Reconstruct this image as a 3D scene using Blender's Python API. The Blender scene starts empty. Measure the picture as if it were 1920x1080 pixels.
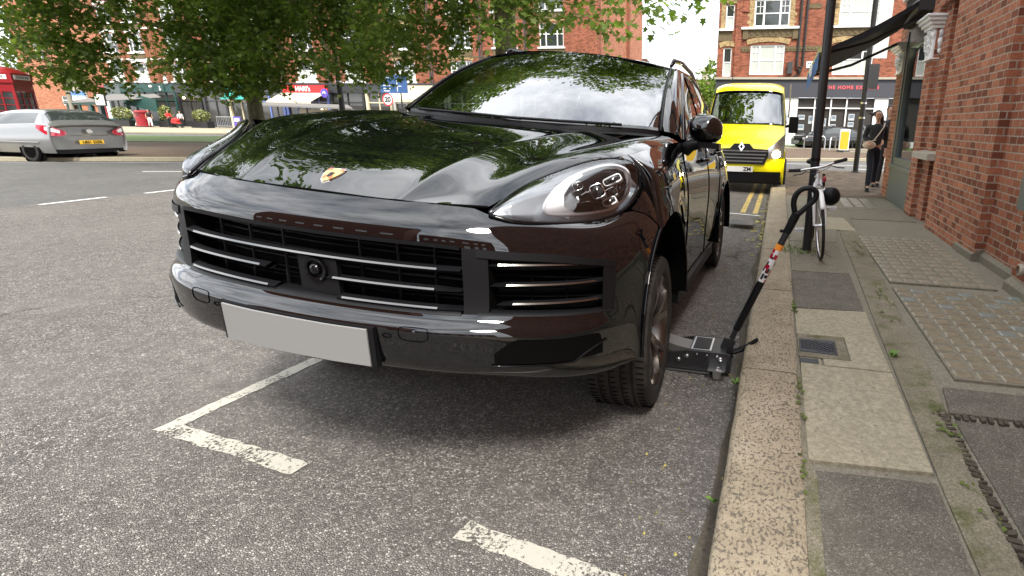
import bpy, math, random
import numpy as np
from mathutils import Vector, Matrix

# ---------------------------------------------------------------- camera, sky, sun, exposure
scn = bpy.context.scene
C = scn.collection
F_PX, PP_X, PP_Y = 1012.75, 1219.15, 521.49
PITCH, ROLL, YAW, CAM_H = 0.28083, 0.0183, 0.224126, 1.413
cam_d = bpy.data.cameras.new('camera')
cam = bpy.data.objects.new('camera', cam_d)
C.objects.link(cam)
fw = Vector((-math.sin(YAW) * math.cos(PITCH), math.cos(YAW) * math.cos(PITCH), -math.sin(PITCH)))
rt = Vector((math.cos(YAW), math.sin(YAW), 0))
up = rt.cross(fw)
r2 = rt * math.cos(ROLL) + up * math.sin(ROLL)
u2 = -rt * math.sin(ROLL) + up * math.cos(ROLL)
cam.matrix_world = Matrix(((r2.x, u2.x, -fw.x, 0), (r2.y, u2.y, -fw.y, 0), (r2.z, u2.z, -fw.z, CAM_H), (0, 0, 0, 1)))
cam_d.sensor_width = 36.0
cam_d.lens = F_PX / 1920 * 36.0
cam_d.shift_x = (960 - PP_X) / 1920
cam_d.shift_y = (PP_Y - 540) / 1920
cam_d.clip_start = 0.05
cam_d.clip_end = 2000
scn.camera = cam
scn.view_settings.view_transform = 'Standard'
scn.view_settings.look = 'None'
scn.view_settings.gamma = 1
scn.view_settings.exposure = 1.95
scn.cycles.max_bounces = 8
scn.cycles.transparent_max_bounces = 12
scn.cycles.sample_clamp_indirect = 6

SUN_EL, SUN_AZ = math.radians(52), math.radians(150)   # azimuth clockwise from +Y
wd = bpy.data.worlds.new('World')
scn.world = wd
wd.use_nodes = True
nt = wd.node_tree
nt.nodes.clear()
def wn(t, **k):
    n = nt.nodes.new(t)
    for a, v in k.items(): setattr(n, a, v)
    return n
wo = wn('ShaderNodeOutputWorld'); wb = wn('ShaderNodeBackground')
sky = wn('ShaderNodeTexSky', sky_type='NISHITA', sun_disc=False, sun_elevation=SUN_EL, sun_rotation=SUN_AZ)
tc = wn('ShaderNodeTexCoord'); sep = wn('ShaderNodeSeparateXYZ')
nt.links.new(tc.outputs['Generated'], sep.inputs[0])
zz = wn('ShaderNodeMath', operation='MAXIMUM'); zz.inputs[1].default_value = 0.0
nt.links.new(sep.outputs['Z'], zz.inputs[0])
za = wn('ShaderNodeMath', operation='ADD'); za.inputs[1].default_value = 0.22
nt.links.new(zz.outputs[0], za.inputs[0])
vd = wn('ShaderNodeCombineXYZ')
for i, ax in enumerate('XY'):
    d = wn('ShaderNodeMath', operation='DIVIDE')
    nt.links.new(sep.outputs[ax], d.inputs[0]); nt.links.new(za.outputs[0], d.inputs[1])
    nt.links.new(d.outputs[0], vd.inputs[i])
nz = wn('ShaderNodeTexNoise'); nz.inputs['Scale'].default_value = 1.3; nz.inputs['Detail'].default_value = 9; nz.inputs['Roughness'].default_value = 0.6
nt.links.new(vd.outputs[0], nz.inputs['Vector'])
cov = wn('ShaderNodeValToRGB')
cov.color_ramp.elements[0].position = 0.36; cov.color_ramp.elements[1].position = 0.5
cov.color_ramp.elements[0].color = (0.55, 0.55, 0.55, 1)
nt.links.new(nz.outputs['Fac'], cov.inputs[0])
nz2 = wn('ShaderNodeTexNoise'); nz2.inputs['Scale'].default_value = 2.4; nz2.inputs['Detail'].default_value = 8; nz2.inputs['Roughness'].default_value = 0.62
vo = wn('ShaderNodeVectorMath', operation='ADD'); vo.inputs[1].default_value = (7.3, 2.1, 0)
nt.links.new(vd.outputs[0], vo.inputs[0]); nt.links.new(vo.outputs[0], nz2.inputs['Vector'])
cc = wn('ShaderNodeValToRGB')
cc.color_ramp.elements[0].position = 0.33; cc.color_ramp.elements[0].color = (2.3, 2.5, 2.8, 1)
cc.color_ramp.elements[1].position = 0.62; cc.color_ramp.elements[1].color = (8.6, 8.7, 8.9, 1)
nt.links.new(nz2.outputs['Fac'], cc.inputs[0])
mx = wn('ShaderNodeMix', data_type='RGBA')
nt.links.new(cov.outputs[0], mx.inputs['Factor'])
nt.links.new(sky.outputs[0], mx.inputs['A']); nt.links.new(cc.outputs[0], mx.inputs['B'])
nt.links.new(mx.outputs['Result'], wb.inputs[0]); wb.inputs[1].default_value = 0.11
nt.links.new(wb.outputs[0], wo.inputs[0])

sd = bpy.data.lights.new('sun', 'SUN'); sd.energy = 1.6; sd.angle = math.radians(14); sd.color = (1, 0.95, 0.87)
sun = bpy.data.objects.new('sun', sd); C.objects.link(sun)
sdir = Vector((math.sin(SUN_AZ) * math.cos(SUN_EL), math.cos(SUN_AZ) * math.cos(SUN_EL), math.sin(SUN_EL)))
sun.rotation_euler = sdir.to_track_quat('Z', 'Y').to_euler()
sun.location = sdir * 50

# ---------------------------------------------------------------- helpers
def tag(o, label=None, cat=None, group=None, kind=None):
    if label: o['label'] = label
    if cat: o['category'] = cat
    if group: o['group'] = group
    if kind: o['kind'] = kind
    return o

def empty(name, loc, label=None, cat=None, group=None, rz=0):
    o = bpy.data.objects.new(name, None); C.objects.link(o)
    o.location = loc; o.rotation_euler = (0, 0, rz); o.empty_display_size = 0.2
    return tag(o, label, cat, group)

class MB:
    """collects shapes of one mesh"""
    def __init__(s): s.v = []; s.f = []; s.m = []; s.mi = 0; s.xf = None
    def add(s, vs, fs):
        b = len(s.v); s.v += [tuple(map(float, p)) for p in vs]
        s.f += [tuple(b + i for i in f) for f in fs]; s.m += [s.mi] * len(fs)
        return s
    def box(s, x0, x1, y0, y1, z0, z1):
        return s.add([(x0, y0, z0), (x1, y0, z0), (x1, y1, z0), (x0, y1, z0), (x0, y0, z1), (x1, y0, z1), (x1, y1, z1), (x0, y1, z1)],
                     [(0, 3, 2, 1), (4, 5, 6, 7), (0, 1, 5, 4), (1, 2, 6, 5), (2, 3, 7, 6), (3, 0, 4, 7)])
    def obox(s, c, ax, h):
        c = Vector(c); A = [Vector(a).normalized() * k for a, k in zip(ax, h)]
        vs = [c + A[0] * i + A[1] * j + A[2] * k for k in (-1, 1) for j in (-1, 1) for i in (-1, 1)]
        return s.add(vs, [(0, 2, 3, 1), (4, 5, 7, 6), (0, 1, 5, 4), (1, 3, 7, 5), (3, 2, 6, 7), (2, 0, 4, 6)])
    def bar(s, p0, p1, w, h, upv=(0, 0, 1)):
        p0 = Vector(p0); p1 = Vector(p1); d = p1 - p0; u = Vector(upv)
        sx = d.cross(u); sx = sx.normalized() if sx.length > 1e-6 else Vector((1, 0, 0)); uu = sx.cross(d).normalized()
        return s.obox((p0 + p1) / 2, (d, sx, uu), (d.length / 2, w / 2, h / 2))
    def tube(s, path, r, n=8, cap=True, closed=False):
        P = [Vector(p) for p in path]; R = r if isinstance(r, (list, tuple)) else [r] * len(P)
        k = len(P); vs = []; prev = None
        for i in range(k):
            if closed: t = P[(i + 1) % k] - P[i - 1]
            else: t = P[min(i + 1, k - 1)] - P[max(i - 1, 0)]
            t.normalize()
            if prev is None: u = t.orthogonal().normalized()
            else:
                u = prev - t * prev.dot(t); u = u.normalized() if u.length > 1e-6 else t.orthogonal().normalized()
            prev = u; w = t.cross(u)
            for j in range(n):
                a = 2 * math.pi * j / n
                vs.append(P[i] + (u * math.cos(a) + w * math.sin(a)) * R[i])
        fs = []
        for i in range(k if closed else k - 1):
            for j in range(n):
                a = i * n + j; b = i * n + (j + 1) % n; i2 = (i + 1) % k
                fs.append((a, b, i2 * n + (j + 1) % n, i2 * n + j))
        if cap and not closed:
            fs.append(tuple(range(n - 1, -1, -1))); fs.append(tuple((k - 1) * n + j for j in range(n)))
        return s.add(vs, fs)
    def lathe(s, prof, c=(0, 0, 0), axis=(0, 0, 1), n=24, a0=0, a1=2 * math.pi):
        """prof: list of (radius, height along axis)"""
        c = Vector(c); ax = Vector(axis).normalized(); u = ax.orthogonal().normalized(); w = ax.cross(u)
        full = abs(a1 - a0 - 2 * math.pi) < 1e-6; m = n if full else n + 1
        vs = []
        for (r, h) in prof:
            for j in range(m):
                a = a0 + (a1 - a0) * j / n
                vs.append(c + ax * h + (u * math.cos(a) + w * math.sin(a)) * r)
        fs = []
        for i in range(len(prof) - 1):
            for j in range(n if full else n):
                j2 = (j + 1) % m
                fs.append((i * m + j, i * m + j2, (i + 1) * m + j2, (i + 1) * m + j))
        return s.add(vs, fs)
    def grid(s, G, keep=None, flip=False):
        nr = len(G); nc = len(G[0]); vs = [p for r in G for p in r]; fs = []
        for i in range(nr - 1):
            for j in range(nc - 1):
                if keep and not keep(i, j): continue
                f = (i * nc + j, i * nc + j + 1, (i + 1) * nc + j + 1, (i + 1) * nc + j)
                fs.append(f[::-1] if flip else f)
        return s.add(vs, fs)
    def prism(s, poly, d):
        """poly: 3d outline, d: extrusion vector"""
        n = len(poly); P = [Vector(p) for p in poly]; d = Vector(d)
        return s.add(P + [p + d for p in P], [tuple(range(n - 1, -1, -1)), tuple(range(n, 2 * n))] + [(i, (i + 1) % n, n + (i + 1) % n, n + i) for i in range(n)])
    def ball(s, c, r, n=12, m=8):
        r = r if isinstance(r, (tuple, list)) else (r, r, r)
        vs = []; fs = []
        for i in range(m + 1):
            p = math.pi * i / m
            for j in range(n):
                a = 2 * math.pi * j / n
                vs.append((c[0] + r[0] * math.sin(p) * math.cos(a), c[1] + r[1] * math.sin(p) * math.sin(a), c[2] + r[2] * math.cos(p)))
        for i in range(m):
            for j in range(n):
                fs.append((i * n + j, (i + 1) * n + j, (i + 1) * n + (j + 1) % n, i * n + (j + 1) % n))
        return s.add(vs, fs)
    def build(s, name, mat, parent=None, smooth=None, solid=0, bevel=0, weld=False):
        vs = s.v if s.xf is None else [tuple(s.xf(*p)) for p in s.v]
        me = bpy.data.meshes.new(name); me.from_pydata(vs, [], s.f)
        mats = mat if isinstance(mat, (list, tuple)) else [mat]
        for m in mats: me.materials.append(m)
        if len(mats) > 1: me.polygons.foreach_set('material_index', s.m)
        if weld:
            import bmesh
            bm = bmesh.new(); bm.from_mesh(me); bmesh.ops.remove_doubles(bm, verts=bm.verts, dist=1e-4); bm.to_mesh(me); bm.free()
        box_uv(me)
        o = bpy.data.objects.new(name, me); C.objects.link(o); o.parent = parent
        if smooth is not None:
            me.polygons.foreach_set('use_smooth', [True] * len(me.polygons))
            if smooth < 180:
                me.set_sharp_from_angle(angle=math.radians(smooth))
        if solid:
            md = o.modifiers.new('solid', 'SOLIDIFY'); md.thickness = solid; md.offset = -1
        if bevel:
            md = o.modifiers.new('bevel', 'BEVEL'); md.width = bevel; md.segments = 2; md.limit_method = 'ANGLE'
        return o

def box_uv(me):
    n = len(me.loops)
    if n == 0: return
    uv = me.uv_layers.new(name='uv')
    co = np.empty(len(me.vertices) * 3); me.vertices.foreach_get('co', co); co = co.reshape(-1, 3)
    li = np.empty(n, dtype=np.int64); me.loops.foreach_get('vertex_index', li)
    nrm = np.empty(len(me.polygons) * 3); me.polygons.foreach_get('normal', nrm); nrm = np.abs(nrm.reshape(-1, 3))
    tot = np.empty(len(me.polygons), dtype=np.int64); me.polygons.foreach_get('loop_total', tot)
    ax = np.repeat(nrm.argmax(axis=1), tot)
    p = co[li]
    U = np.where(ax == 0, p[:, 1], p[:, 0]); V = np.where(ax == 2, p[:, 1], p[:, 2])
    uv.data.foreach_set('uv', np.stack([U, V], 1).ravel())

def text_mesh(name, txt, size, mat, parent, M, extrude=0.002, align='CENTER', sx=1.0, font_off=0.0, space=1.0):
    """lettering turned into a mesh; M maps text plane to parent space"""
    cu = bpy.data.curves.new(name, 'FONT'); cu.body = txt; cu.size = size; cu.extrude = extrude
    cu.align_x = align; cu.align_y = 'CENTER'; cu.offset = font_off; cu.space_character = space
    t = bpy.data.objects.new('tmp_text', cu); C.objects.link(t)
    dg = bpy.context.evaluated_depsgraph_get(); dg.update()
    me = bpy.data.meshes.new_from_object(t.evaluated_get(dg)); me.name = name
    C.objects.unlink(t); bpy.data.objects.remove(t)
    me.transform(Matrix.Scale(sx, 4, (1, 0, 0))); me.transform(M)
    me.materials.clear(); me.materials.append(mat)
    o = bpy.data.objects.new(name, me); C.objects.link(o); o.parent = parent
    return o

def copy_tree(o, parent=None):
    c = o.copy(); C.objects.link(c); c.parent = parent
    for ch in list(o.children): copy_tree(ch, c)
    return c

def frame(o, xd, zd):
    """matrix whose local x,y plane is (xd,zd) at origin o (text stands up)"""
    x = Vector(xd).normalized(); z = Vector(zd).normalized(); n = x.cross(z)
    return Matrix(((x.x, z.x, n.x, o[0]), (x.y, z.y, n.y, o[1]), (x.z, z.z, n.z, o[2]), (0, 0, 0, 1)))

# ---------------------------------------------------------------- materials
def mat(name, col, rough=0.6, metal=0, coat=0, spec=0.5, emit=None, es=0, trans=0, ior=None):
    m = bpy.data.materials.new(name); m.use_nodes = True
    b = m.node_tree.nodes['Principled BSDF']
    b.inputs['Base Color'].default_value = (*col, 1); b.inputs['Roughness'].default_value = rough
    b.inputs['Metallic'].default_value = metal; b.inputs['Coat Weight'].default_value = coat
    b.inputs['Coat Roughness'].default_value = 0.01
    b.inputs['Specular IOR Level'].default_value = spec
    if ior: b.inputs['IOR'].default_value = ior
    if emit: b.inputs['Emission Color'].default_value = (*emit, 1); b.inputs['Emission Strength'].default_value = es
    b.inputs['Transmission Weight'].default_value = trans
    return m

class NT:
    """small node-writing helper for a material"""
    def __init__(s, m): s.t = m.node_tree; s.b = s.t.nodes['Principled BSDF']
    def n(s, t, **k):
        x = s.t.nodes.new(t)
        for a, v in k.items():
            if a.startswith('i_'): x.inputs[a[2:].replace('_', ' ')].default_value = v
            else: setattr(x, a, v)
        return x
    def l(s, a, b): s.t.links.new(a, b)
    def coord(s, kind='Object', scale=(1, 1, 1), rot=(0, 0, 0)):
        c = s.n('ShaderNodeTexCoord'); m = s.n('ShaderNodeMapping'); m.inputs['Scale'].default_value = scale; m.inputs['Rotation'].default_value = rot
        s.l(c.outputs[kind], m.inputs[0]); return m.outputs[0]
    def noise(s, vec, scale, detail=4, rough=0.55):
        x = s.n('ShaderNodeTexNoise'); x.inputs['Scale'].default_value = scale; x.inputs['Detail'].default_value = detail; x.inputs['Roughness'].default_value = rough
        s.l(vec, x.inputs['Vector']); return x.outputs['Fac']
    def voro(s, vec, scale, feature='F1', out='Distance', rnd=1):
        x = s.n('ShaderNodeTexVoronoi', feature=feature); x.inputs['Scale'].default_value = scale; x.inputs['Randomness'].default_value = rnd
        s.l(vec, x.inputs['Vector']); return x.outputs[out]
    def ramp(s, fac, stops, interp='LINEAR'):
        x = s.n('ShaderNodeValToRGB'); cr = x.color_ramp; cr.interpolation = interp
        while len(cr.elements) < len(stops): cr.elements.new(0.5)
        for e, (p, c) in zip(cr.elements, stops): e.position = p; e.color = (*c, 1) if len(c) == 3 else c
        s.l(fac, x.inputs[0]); return x.outputs[0]
    def mix(s, fac, a, b, mode='MIX'):
        x = s.n('ShaderNodeMix', data_type='RGBA', blend_type=mode)
        for k, v in (('Factor', fac), ('A', a), ('B', b)):
            if hasattr(v, 'links'): s.l(v, x.inputs[k])
            elif k == 'Factor': x.inputs[k].default_value = v
            else: x.inputs[k].default_value = (*v, 1)
        return x.outputs['Result']
    def math(s, op, a, b=None, clamp=False):
        x = s.n('ShaderNodeMath', operation=op, use_clamp=clamp)
        for i, v in enumerate((a, b)):
            if v is None: continue
            if hasattr(v, 'links'): s.l(v, x.inputs[i])
            else: x.inputs[i].default_value = v
        return x.outputs[0]
    def bump(s, h, strength=0.5, dist=0.01, prev=None):
        x = s.n('ShaderNodeBump'); x.inputs['Strength'].default_value = strength; x.inputs['Distance'].default_value = dist
        s.l(h, x.inputs['Height'])
        if prev is not None: s.l(prev, x.inputs['Normal'])
        s.l(x.outputs[0], s.b.inputs['Normal']); return x.outputs[0]
    def col(s, c): s.l(c, s.b.inputs['Base Color'])
    def rough(s, c): s.l(c, s.b.inputs['Roughness'])

M = {}
M['paint'] = mat('black_paint', (0.0012, 0.0015, 0.0022), 0.3, 0, 1.0, 0.0)
M['paint'].node_tree.nodes['Principled BSDF'].inputs['Coat IOR'].default_value = 1.72
M['gloss'] = mat('gloss_black_trim', (0.002, 0.002, 0.003), 0.2, 0, 0.8, 0.0)
M['matte'] = mat('black_plastic', (0.005, 0.005, 0.006), 0.45, spec=0.22)
M['dark'] = mat('dark_cavity', (0.002, 0.002, 0.002), 0.9, spec=0.05)
M['chrome'] = mat('chrome', (0.75, 0.74, 0.72), 0.12, 1)
M['chromebar'] = mat('dark_chrome', (0.22, 0.215, 0.205), 0.2, 1)
M['alloy'] = mat('alloy', (0.14, 0.132, 0.126), 0.3, 1)
M['silver'] = mat('silver_metal', (0.6, 0.6, 0.6), 0.3, 1)
M['white'] = mat('white_paint', (0.78, 0.78, 0.76), 0.45)
M['plate'] = mat('blank_plate', (0.20, 0.20, 0.197), 0.4)
M['plate_y'] = mat('yellow_plate', (0.75, 0.45, 0.02), 0.35)
M['ink'] = mat('black_ink', (0.01, 0.01, 0.01), 0.5)
M['gold'] = mat('gold_enamel', (0.72, 0.46, 0.13), 0.3, 0.1, 0.5)
M['red_enamel'] = mat('red_enamel', (0.45, 0.04, 0.03), 0.25, 0, 0.6)
M['skin'] = mat('skin', (0.50, 0.27, 0.18), 0.55)
M['hair'] = mat('dark_hair', (0.02, 0.011, 0.008), 0.55)
M['cloth_dark'] = mat('charcoal_cloth', (0.02, 0.022, 0.025), 0.9)
M['cloth_navy'] = mat('navy_cloth', (0.008, 0.011, 0.02), 0.9)
M['cloth_cream'] = mat('cream_cloth', (0.62, 0.52, 0.40), 0.85)
M['cloth_white'] = mat('white_cloth', (0.7, 0.7, 0.68), 0.85)
M['cloth_red'] = mat('red_cloth', (0.5, 0.03, 0.03), 0.8)
M['red_box'] = mat('post_box_red', (0.25, 0.008, 0.013), 0.4, coat=0.3)

def rubber():
    m = mat('tyre_rubber', (0.018, 0.017, 0.016), 0.75, spec=0.3); t = NT(m); v = t.coord()
    n = t.noise(v, 14, 5); t.col(t.ramp(n, [(0.3, (0.012, 0.011, 0.011)), (0.75, (0.034, 0.031, 0.028))])); t.bump(t.noise(v, 300, 2), 0.15, 0.001); return m
M['rubber'] = rubber()

def glass(name, tint, fres=1.5, tr=0.75):
    """thin pane: sharp reflection over a see-through tint"""
    m = bpy.data.materials.new(name); m.use_nodes = True; t = m.node_tree; t.nodes.clear()
    o = t.nodes.new('ShaderNodeOutputMaterial'); g = t.nodes.new('ShaderNodeBsdfGlossy'); g.inputs['Roughness'].default_value = 0.0
    g.inputs['Color'].default_value = (0.97, 0.98, 1, 1)
    d = t.nodes.new('ShaderNodeBsdfTransparent'); d.inputs['Color'].default_value = (*[c * tr for c in tint], 1)
    f = t.nodes.new('ShaderNodeFresnel'); f.inputs['IOR'].default_value = fres; x = t.nodes.new('ShaderNodeMixShader')
    t.links.new(f.outputs[0], x.inputs[0]); t.links.new(d.outputs[0], x.inputs[1]); t.links.new(g.outputs[0], x.inputs[2]); t.links.new(x.outputs[0], o.inputs[0])
    return m
M['wind'] = glass('windscreen_glass', (0.55, 0.62, 0.58), 2.9, 0.7)
M['sideglass'] = glass('tinted_glass', (0.25, 0.28, 0.26), 1.7, 0.6)
M['shopglass'] = glass('shop_glass', (0.8, 0.85, 0.82), 1.6, 0.85)
M['lens'] = glass('lamp_lens', (0.97, 0.98, 1), 1.75, 0.98)
M['pane'] = mat('window_glass', (0.03, 0.035, 0.035), 0.05, spec=0.9)
M['lampin'] = mat('lamp_reflector', (0.46, 0.48, 0.50), 0.22, 0.6)
M['guide'] = mat('light_guide', (0.92, 0.93, 0.94), 0.2)
M['spoke'] = mat('polished_spoke', (0.50, 0.46, 0.43), 0.25, 1)
M['projlens'] = mat('projector_glass', (0.02, 0.022, 0.025), 0.02, spec=1.0)
M['lampblack'] = mat('lamp_black_mask', (0.006, 0.006, 0.007), 0.25, spec=.5)
M['grillebar'] = mat('grille_plastic', (0.004, 0.004, 0.0045), 0.5, spec=0.25)
# ================================================================ the black SUV
CX, CY, LEAN, SC, LIFT = -1.54973, 1.39529, -0.07069, 1.05550, 0.18337
suv = empty('black_suv', (CX, CY, 0), 'glossy black SUV with blank grey number plate, jacked up at the kerb', 'car')
def bodyxf(x, y, z): return (SC * x, SC * y, SC * z + LIFT - LIFT * y / 4 + LEAN * x)
def wheelxf(x, y, z): return (SC * x, SC * y, SC * z)
def body():
    m = MB(); m.xf = bodyxf; return m

def interp(x, xs, ys): return float(np.interp(x, xs, ys))
def bspline_axis(A, k):
    """uniform cubic b-spline along axis 0, k steps per span, ends interpolated"""
    n = len(A); E = np.concatenate([[2 * A[0] - A[1]], A, [2 * A[-1] - A[-2]]])
    out = []
    for i in range(n - 1):
        for s in range(k + (1 if i == n - 2 else 0)):
            t = s / k
            w = ((1 - t) ** 3 / 6, (3 * t ** 3 - 6 * t * t + 4) / 6, (-3 * t ** 3 + 3 * t * t + 3 * t + 1) / 6, t ** 3 / 6)
            out.append(w[0] * E[i] + w[1] * E[i + 1] + w[2] * E[i + 2] + w[3] * E[i + 3])
    return np.array(out)
def bsurf(P, ku, kv):
    A = np.array(P, float)
    A = bspline_axis(A, ku)
    return bspline_axis(A.transpose(1, 0, 2), kv).transpose(1, 0, 2)
def mirror_cols(P):
    """rows given from the centre line out; returned full width"""
    return [[(-p[0], p[1], p[2]) for p in r[:0:-1]] + list(r) for r in P]

AC, AR, AZ = 1.13, 0.53, 0.36        # front arch
RC = 3.93                            # rear arch centre
def archy(z, c=AC, s=-1): return c + s * math.sqrt(max(AR ** 2 - (z - AZ) ** 2, 0))

PX = [0, .15, .3, .45, .55, .65, .75, .82, .88, .93, .96, .985, 1.0]
PY = [.06, .063, .078, .105, .135, .168, .215, .262, .335, .43, .52, .60, .66]
def plan(x): return interp(abs(x), PX, PY)

# ---- bumper -------------------------------------------------------------
bx = [0, .12, .25, .37, .47, .535, .60, .70, .80, .875, .925, .96, .985, 1.0]
r0y = [.15, .152, .160, .175, .195, .222, .224, .278, .375, .545, .69, .765, .835, .905]
r0z = [.942, .942, .943, .944, .945, .943, .912, .901, .898, .904, .930, .917, .885, .84]
rows = [
    # z over x, y offset over x (added to plan)
    ([.915, .915, .90, .885, .87, .83], [.045, .045, .045, .090, .085, .0]),
    ([.880, .880, .865, .85, .83, .74], [.012, .012, .02, .068, .055, .0]),
    ([.845, .845, .832, .822, .79, .68], [-.004, -.004, .008, .048, .03, .0]),   # grille / intake top
    ([.715, .715, .71, .70, .69, .61], [-.006, -.006, .005, .040, .02, .0]),
    ([.590, .590, .595, .59, .585, .555], [-.012, -.012, -.004, .024, .012, .0]),   # grille / intake bottom
    ([.578, .578, .578, .568, .555, .515], [-.048, -.048, -.040, -.012, .0, .0]),
    ([.560, .560, .555, .540, .535, .48], [-.066, -.066, -.058, -.024, -.006, .0]),
    ([.530, .530, .520, .510, .505, .455], [-.062, -.062, -.052, -.018, .0, .0]),
    ([.440, .440, .436, .43, .43, .41], [-.058, -.058, -.050, -.02, .0, .0]),
    ([.405, .405, .400, .38, .365, .36], [-.035, -.035, -.022, .0, .01, .0]),
    ([.392, .392, .385, .36, .345, .355], [.05, .05, .05, .06, .06, .01]),
]
kx = [0, .47, .60, .80, .925, 1.0]
P = [[(x, y, z) for x, y, z in zip(bx, r0y, r0z)]]
for zs, ds in rows:
    r = []
    for x in bx:
        z = interp(x, kx, zs); y = plan(x) + interp(x, kx, ds)
        if x == 1.0: y = archy(z) - 0.0
        if x == .985: y = (archy(z) + plan(.96)) / 2 + .03
        r.append((x, y, z))
    P.append(r)
P[0][-1] = (1.0, archy(.84), .84)
BK = 5
G = bsurf(mirror_cols(P), BK, BK)
nc2 = len(bx) - 1
def bump_keep(i, j):
    jj = abs(j + 0.5 - nc2 * BK) / BK; ii = (i + .5) / BK
    if 3 < ii < 5 and jj < 5: return False        # grille
    if 3 < ii < 5 and 6 < jj < 10: return False   # side intakes
    if 3 < ii < 5 and 5 < jj < 6: return False    # satin pillar between them
    return True
m = body(); m.grid(G, bump_keep); 
bumper = m.build('front_bumper', M['paint'], suv, 180)
m = body(); m.grid(G, lambda i, j: 3 < (i + .5) / BK < 5 and 5 < abs(j + .5 - nc2 * BK) / BK < 6); m.build('intake_pillar', M['matte'], suv, 60)
Gi = lambda r, c: G[int(r * BK)][int((c + nc2) * BK)]
# dark lining behind the openings
m = body()
for (c0, c1, dep) in ((-5, 5, .10), (6, 10, .09), (-10, -6, .09)):
    ed = []
    n = int((c1 - c0) * BK)
    top = [G[int(3 * BK)][int((c0 + nc2) * BK) + k] for k in range(n + 1)]; bot = [G[int(5 * BK)][int((c0 + nc2) * BK) + k] for k in range(n + 1)]
    off = lambda p, d: (p[0] * (1 - d * .2), p[1] + d, p[2])
    lip = lambda p, d, s: (p[0] * (1 - d * .2), p[1] + d, p[2] + s)
    m.grid([top, [off(p, dep) for p in top], [off(p, dep) for p in bot], bot])
    for s in (0, n):
        col = [G[int(3 * BK) + k][int((c0 + nc2) * BK) + s] for k in range(2 * BK + 1)]
        m.grid([col, [off(p, dep) for p in col]])
m.build('intake_lining', M['dark'], suv)

# point on the opening plane: x across, f = 0 top .. 1 bottom
def face_pt(x, f, d=0.0):
    c = interp(abs(x), [bx[k] for k in range(len(bx))], list(range(len(bx)))) * (1 if x >= 0 else -1)
    jf = (c + nc2) * BK; j = int(min(jf, len(G[0]) - 2)); tj = jf - j
    rf = (3 + 2 * f) * BK; i = int(min(rf, len(G) - 2)); ti = rf - i
    p = (G[i][j] * (1 - tj) + G[i][j + 1] * tj) * (1 - ti) + (G[i + 1][j] * (1 - tj) + G[i + 1][j + 1] * tj) * ti
    return (p[0], p[1] + d, p[2])
def slat(name, x0, x1, z, d=.0, w=.013, taper=(0, 0), chrome=True, dz=0.0):
    n = 18; pts = []
    for k in range(n + 1):
        x = x0 + (x1 - x0) * k / n
        zt = face_pt(x, 0)[2]; zb = face_pt(x, 1)[2]
        f = (zt - (z + dz * (k / n))) / (zt - zb)
        pts.append(face_pt(x, f, d))
    m = body(); rr = []
    for k, p in enumerate(pts):
        t = min(1, .25 + k / 3) if taper[0] else 1
        t = min(t, .25 + (n - k) / 3) if taper[1] else t
        rr.append((p, w * t))
    top = [(p[0], p[1] + .022, p[2] + h * .75) for p, h in rr]; nose = [(p[0], p[1] - .006, p[2]) for p, h in rr]; bot = [(p[0], p[1] + .014, p[2] - h) for p, h in rr]; bk = [(p[0], p[1] + .045, p[2]) for p, h in rr]
    m.grid([bk, top, nose, bot, bk])
    o = m.build(name, M['matte'], suv, 40)
    if chrome:
        a, b = (3 if taper[0] else 1), (n - 3 if taper[1] else n - 1)
        m = body(); q = [(p[0], p[1] - .009, p[2] + .002) for p, h in rr[a:b + 1]]
        up_ = [(p[0], p[1] + .004, p[2] + .0055) for p in q]
        m.grid([up_, q, [(p[0], p[1] + .004, p[2] - .002) for p in q]])
        m.build('chrome_strip', M['chromebar'], o, 60)
    return o
slat('grille_slat', -.53, .53, .748)
slat('grille_slat', -.53, -.13, .693); slat('grille_slat', .10, .53, .690, taper=(0, 1))
slat('grille_slat', -.525, -.10, .630); slat('grille_slat', .13, .535, .628, taper=(0, 1))
for s in (-1, 1):
    slat('intake_slat', s * .575, s * .90, .765, taper=(1, 0), w=.017, d=.010)
    slat('intake_slat', s * .60, s * .905, .706, taper=(1, 0), d=.010)
    slat('intake_slat', s * .62, s * .91, .648, taper=(1, 0), d=.010)
    # matte surround of the intake
    m = body(); n = 20
    xs = [s * (.575 + (.932 - .575) * k / n) for k in range(n + 1)]
    m.grid([[face_pt(x, -.02, -.004) for x in xs], [face_pt(x, .13, -.006) for x in xs], [face_pt(x, .20, .02) for x in xs]], flip=s < 0)
    ys = [k / n for k in range(n + 1)]
    m.grid([[face_pt(s * .90, f, .03) for f in ys], [face_pt(s * .905, f, .0) for f in ys], [face_pt(s * .935, f, -.004) for f in ys]], flip=s < 0)
    m.grid([[face_pt(x, .93, .03) for x in xs], [face_pt(x, .96, .0) for x in xs], [face_pt(x, 1.01, -.006) for x in xs]], flip=s > 0)
    m.build('intake_surround', M['matte'], suv, 60)
    m = body()
    for f in (.42, .72):
        m.tube([face_pt(s * x, f, .05) for x in (.60, .75, .90)], .004, 5)
    for x in (.70, .80): m.tube([face_pt(s * x, f, .06) for f in (.1, .5, .95)], .004, 5)
    m.build('intake_mesh', M['dark'], suv)
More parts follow.
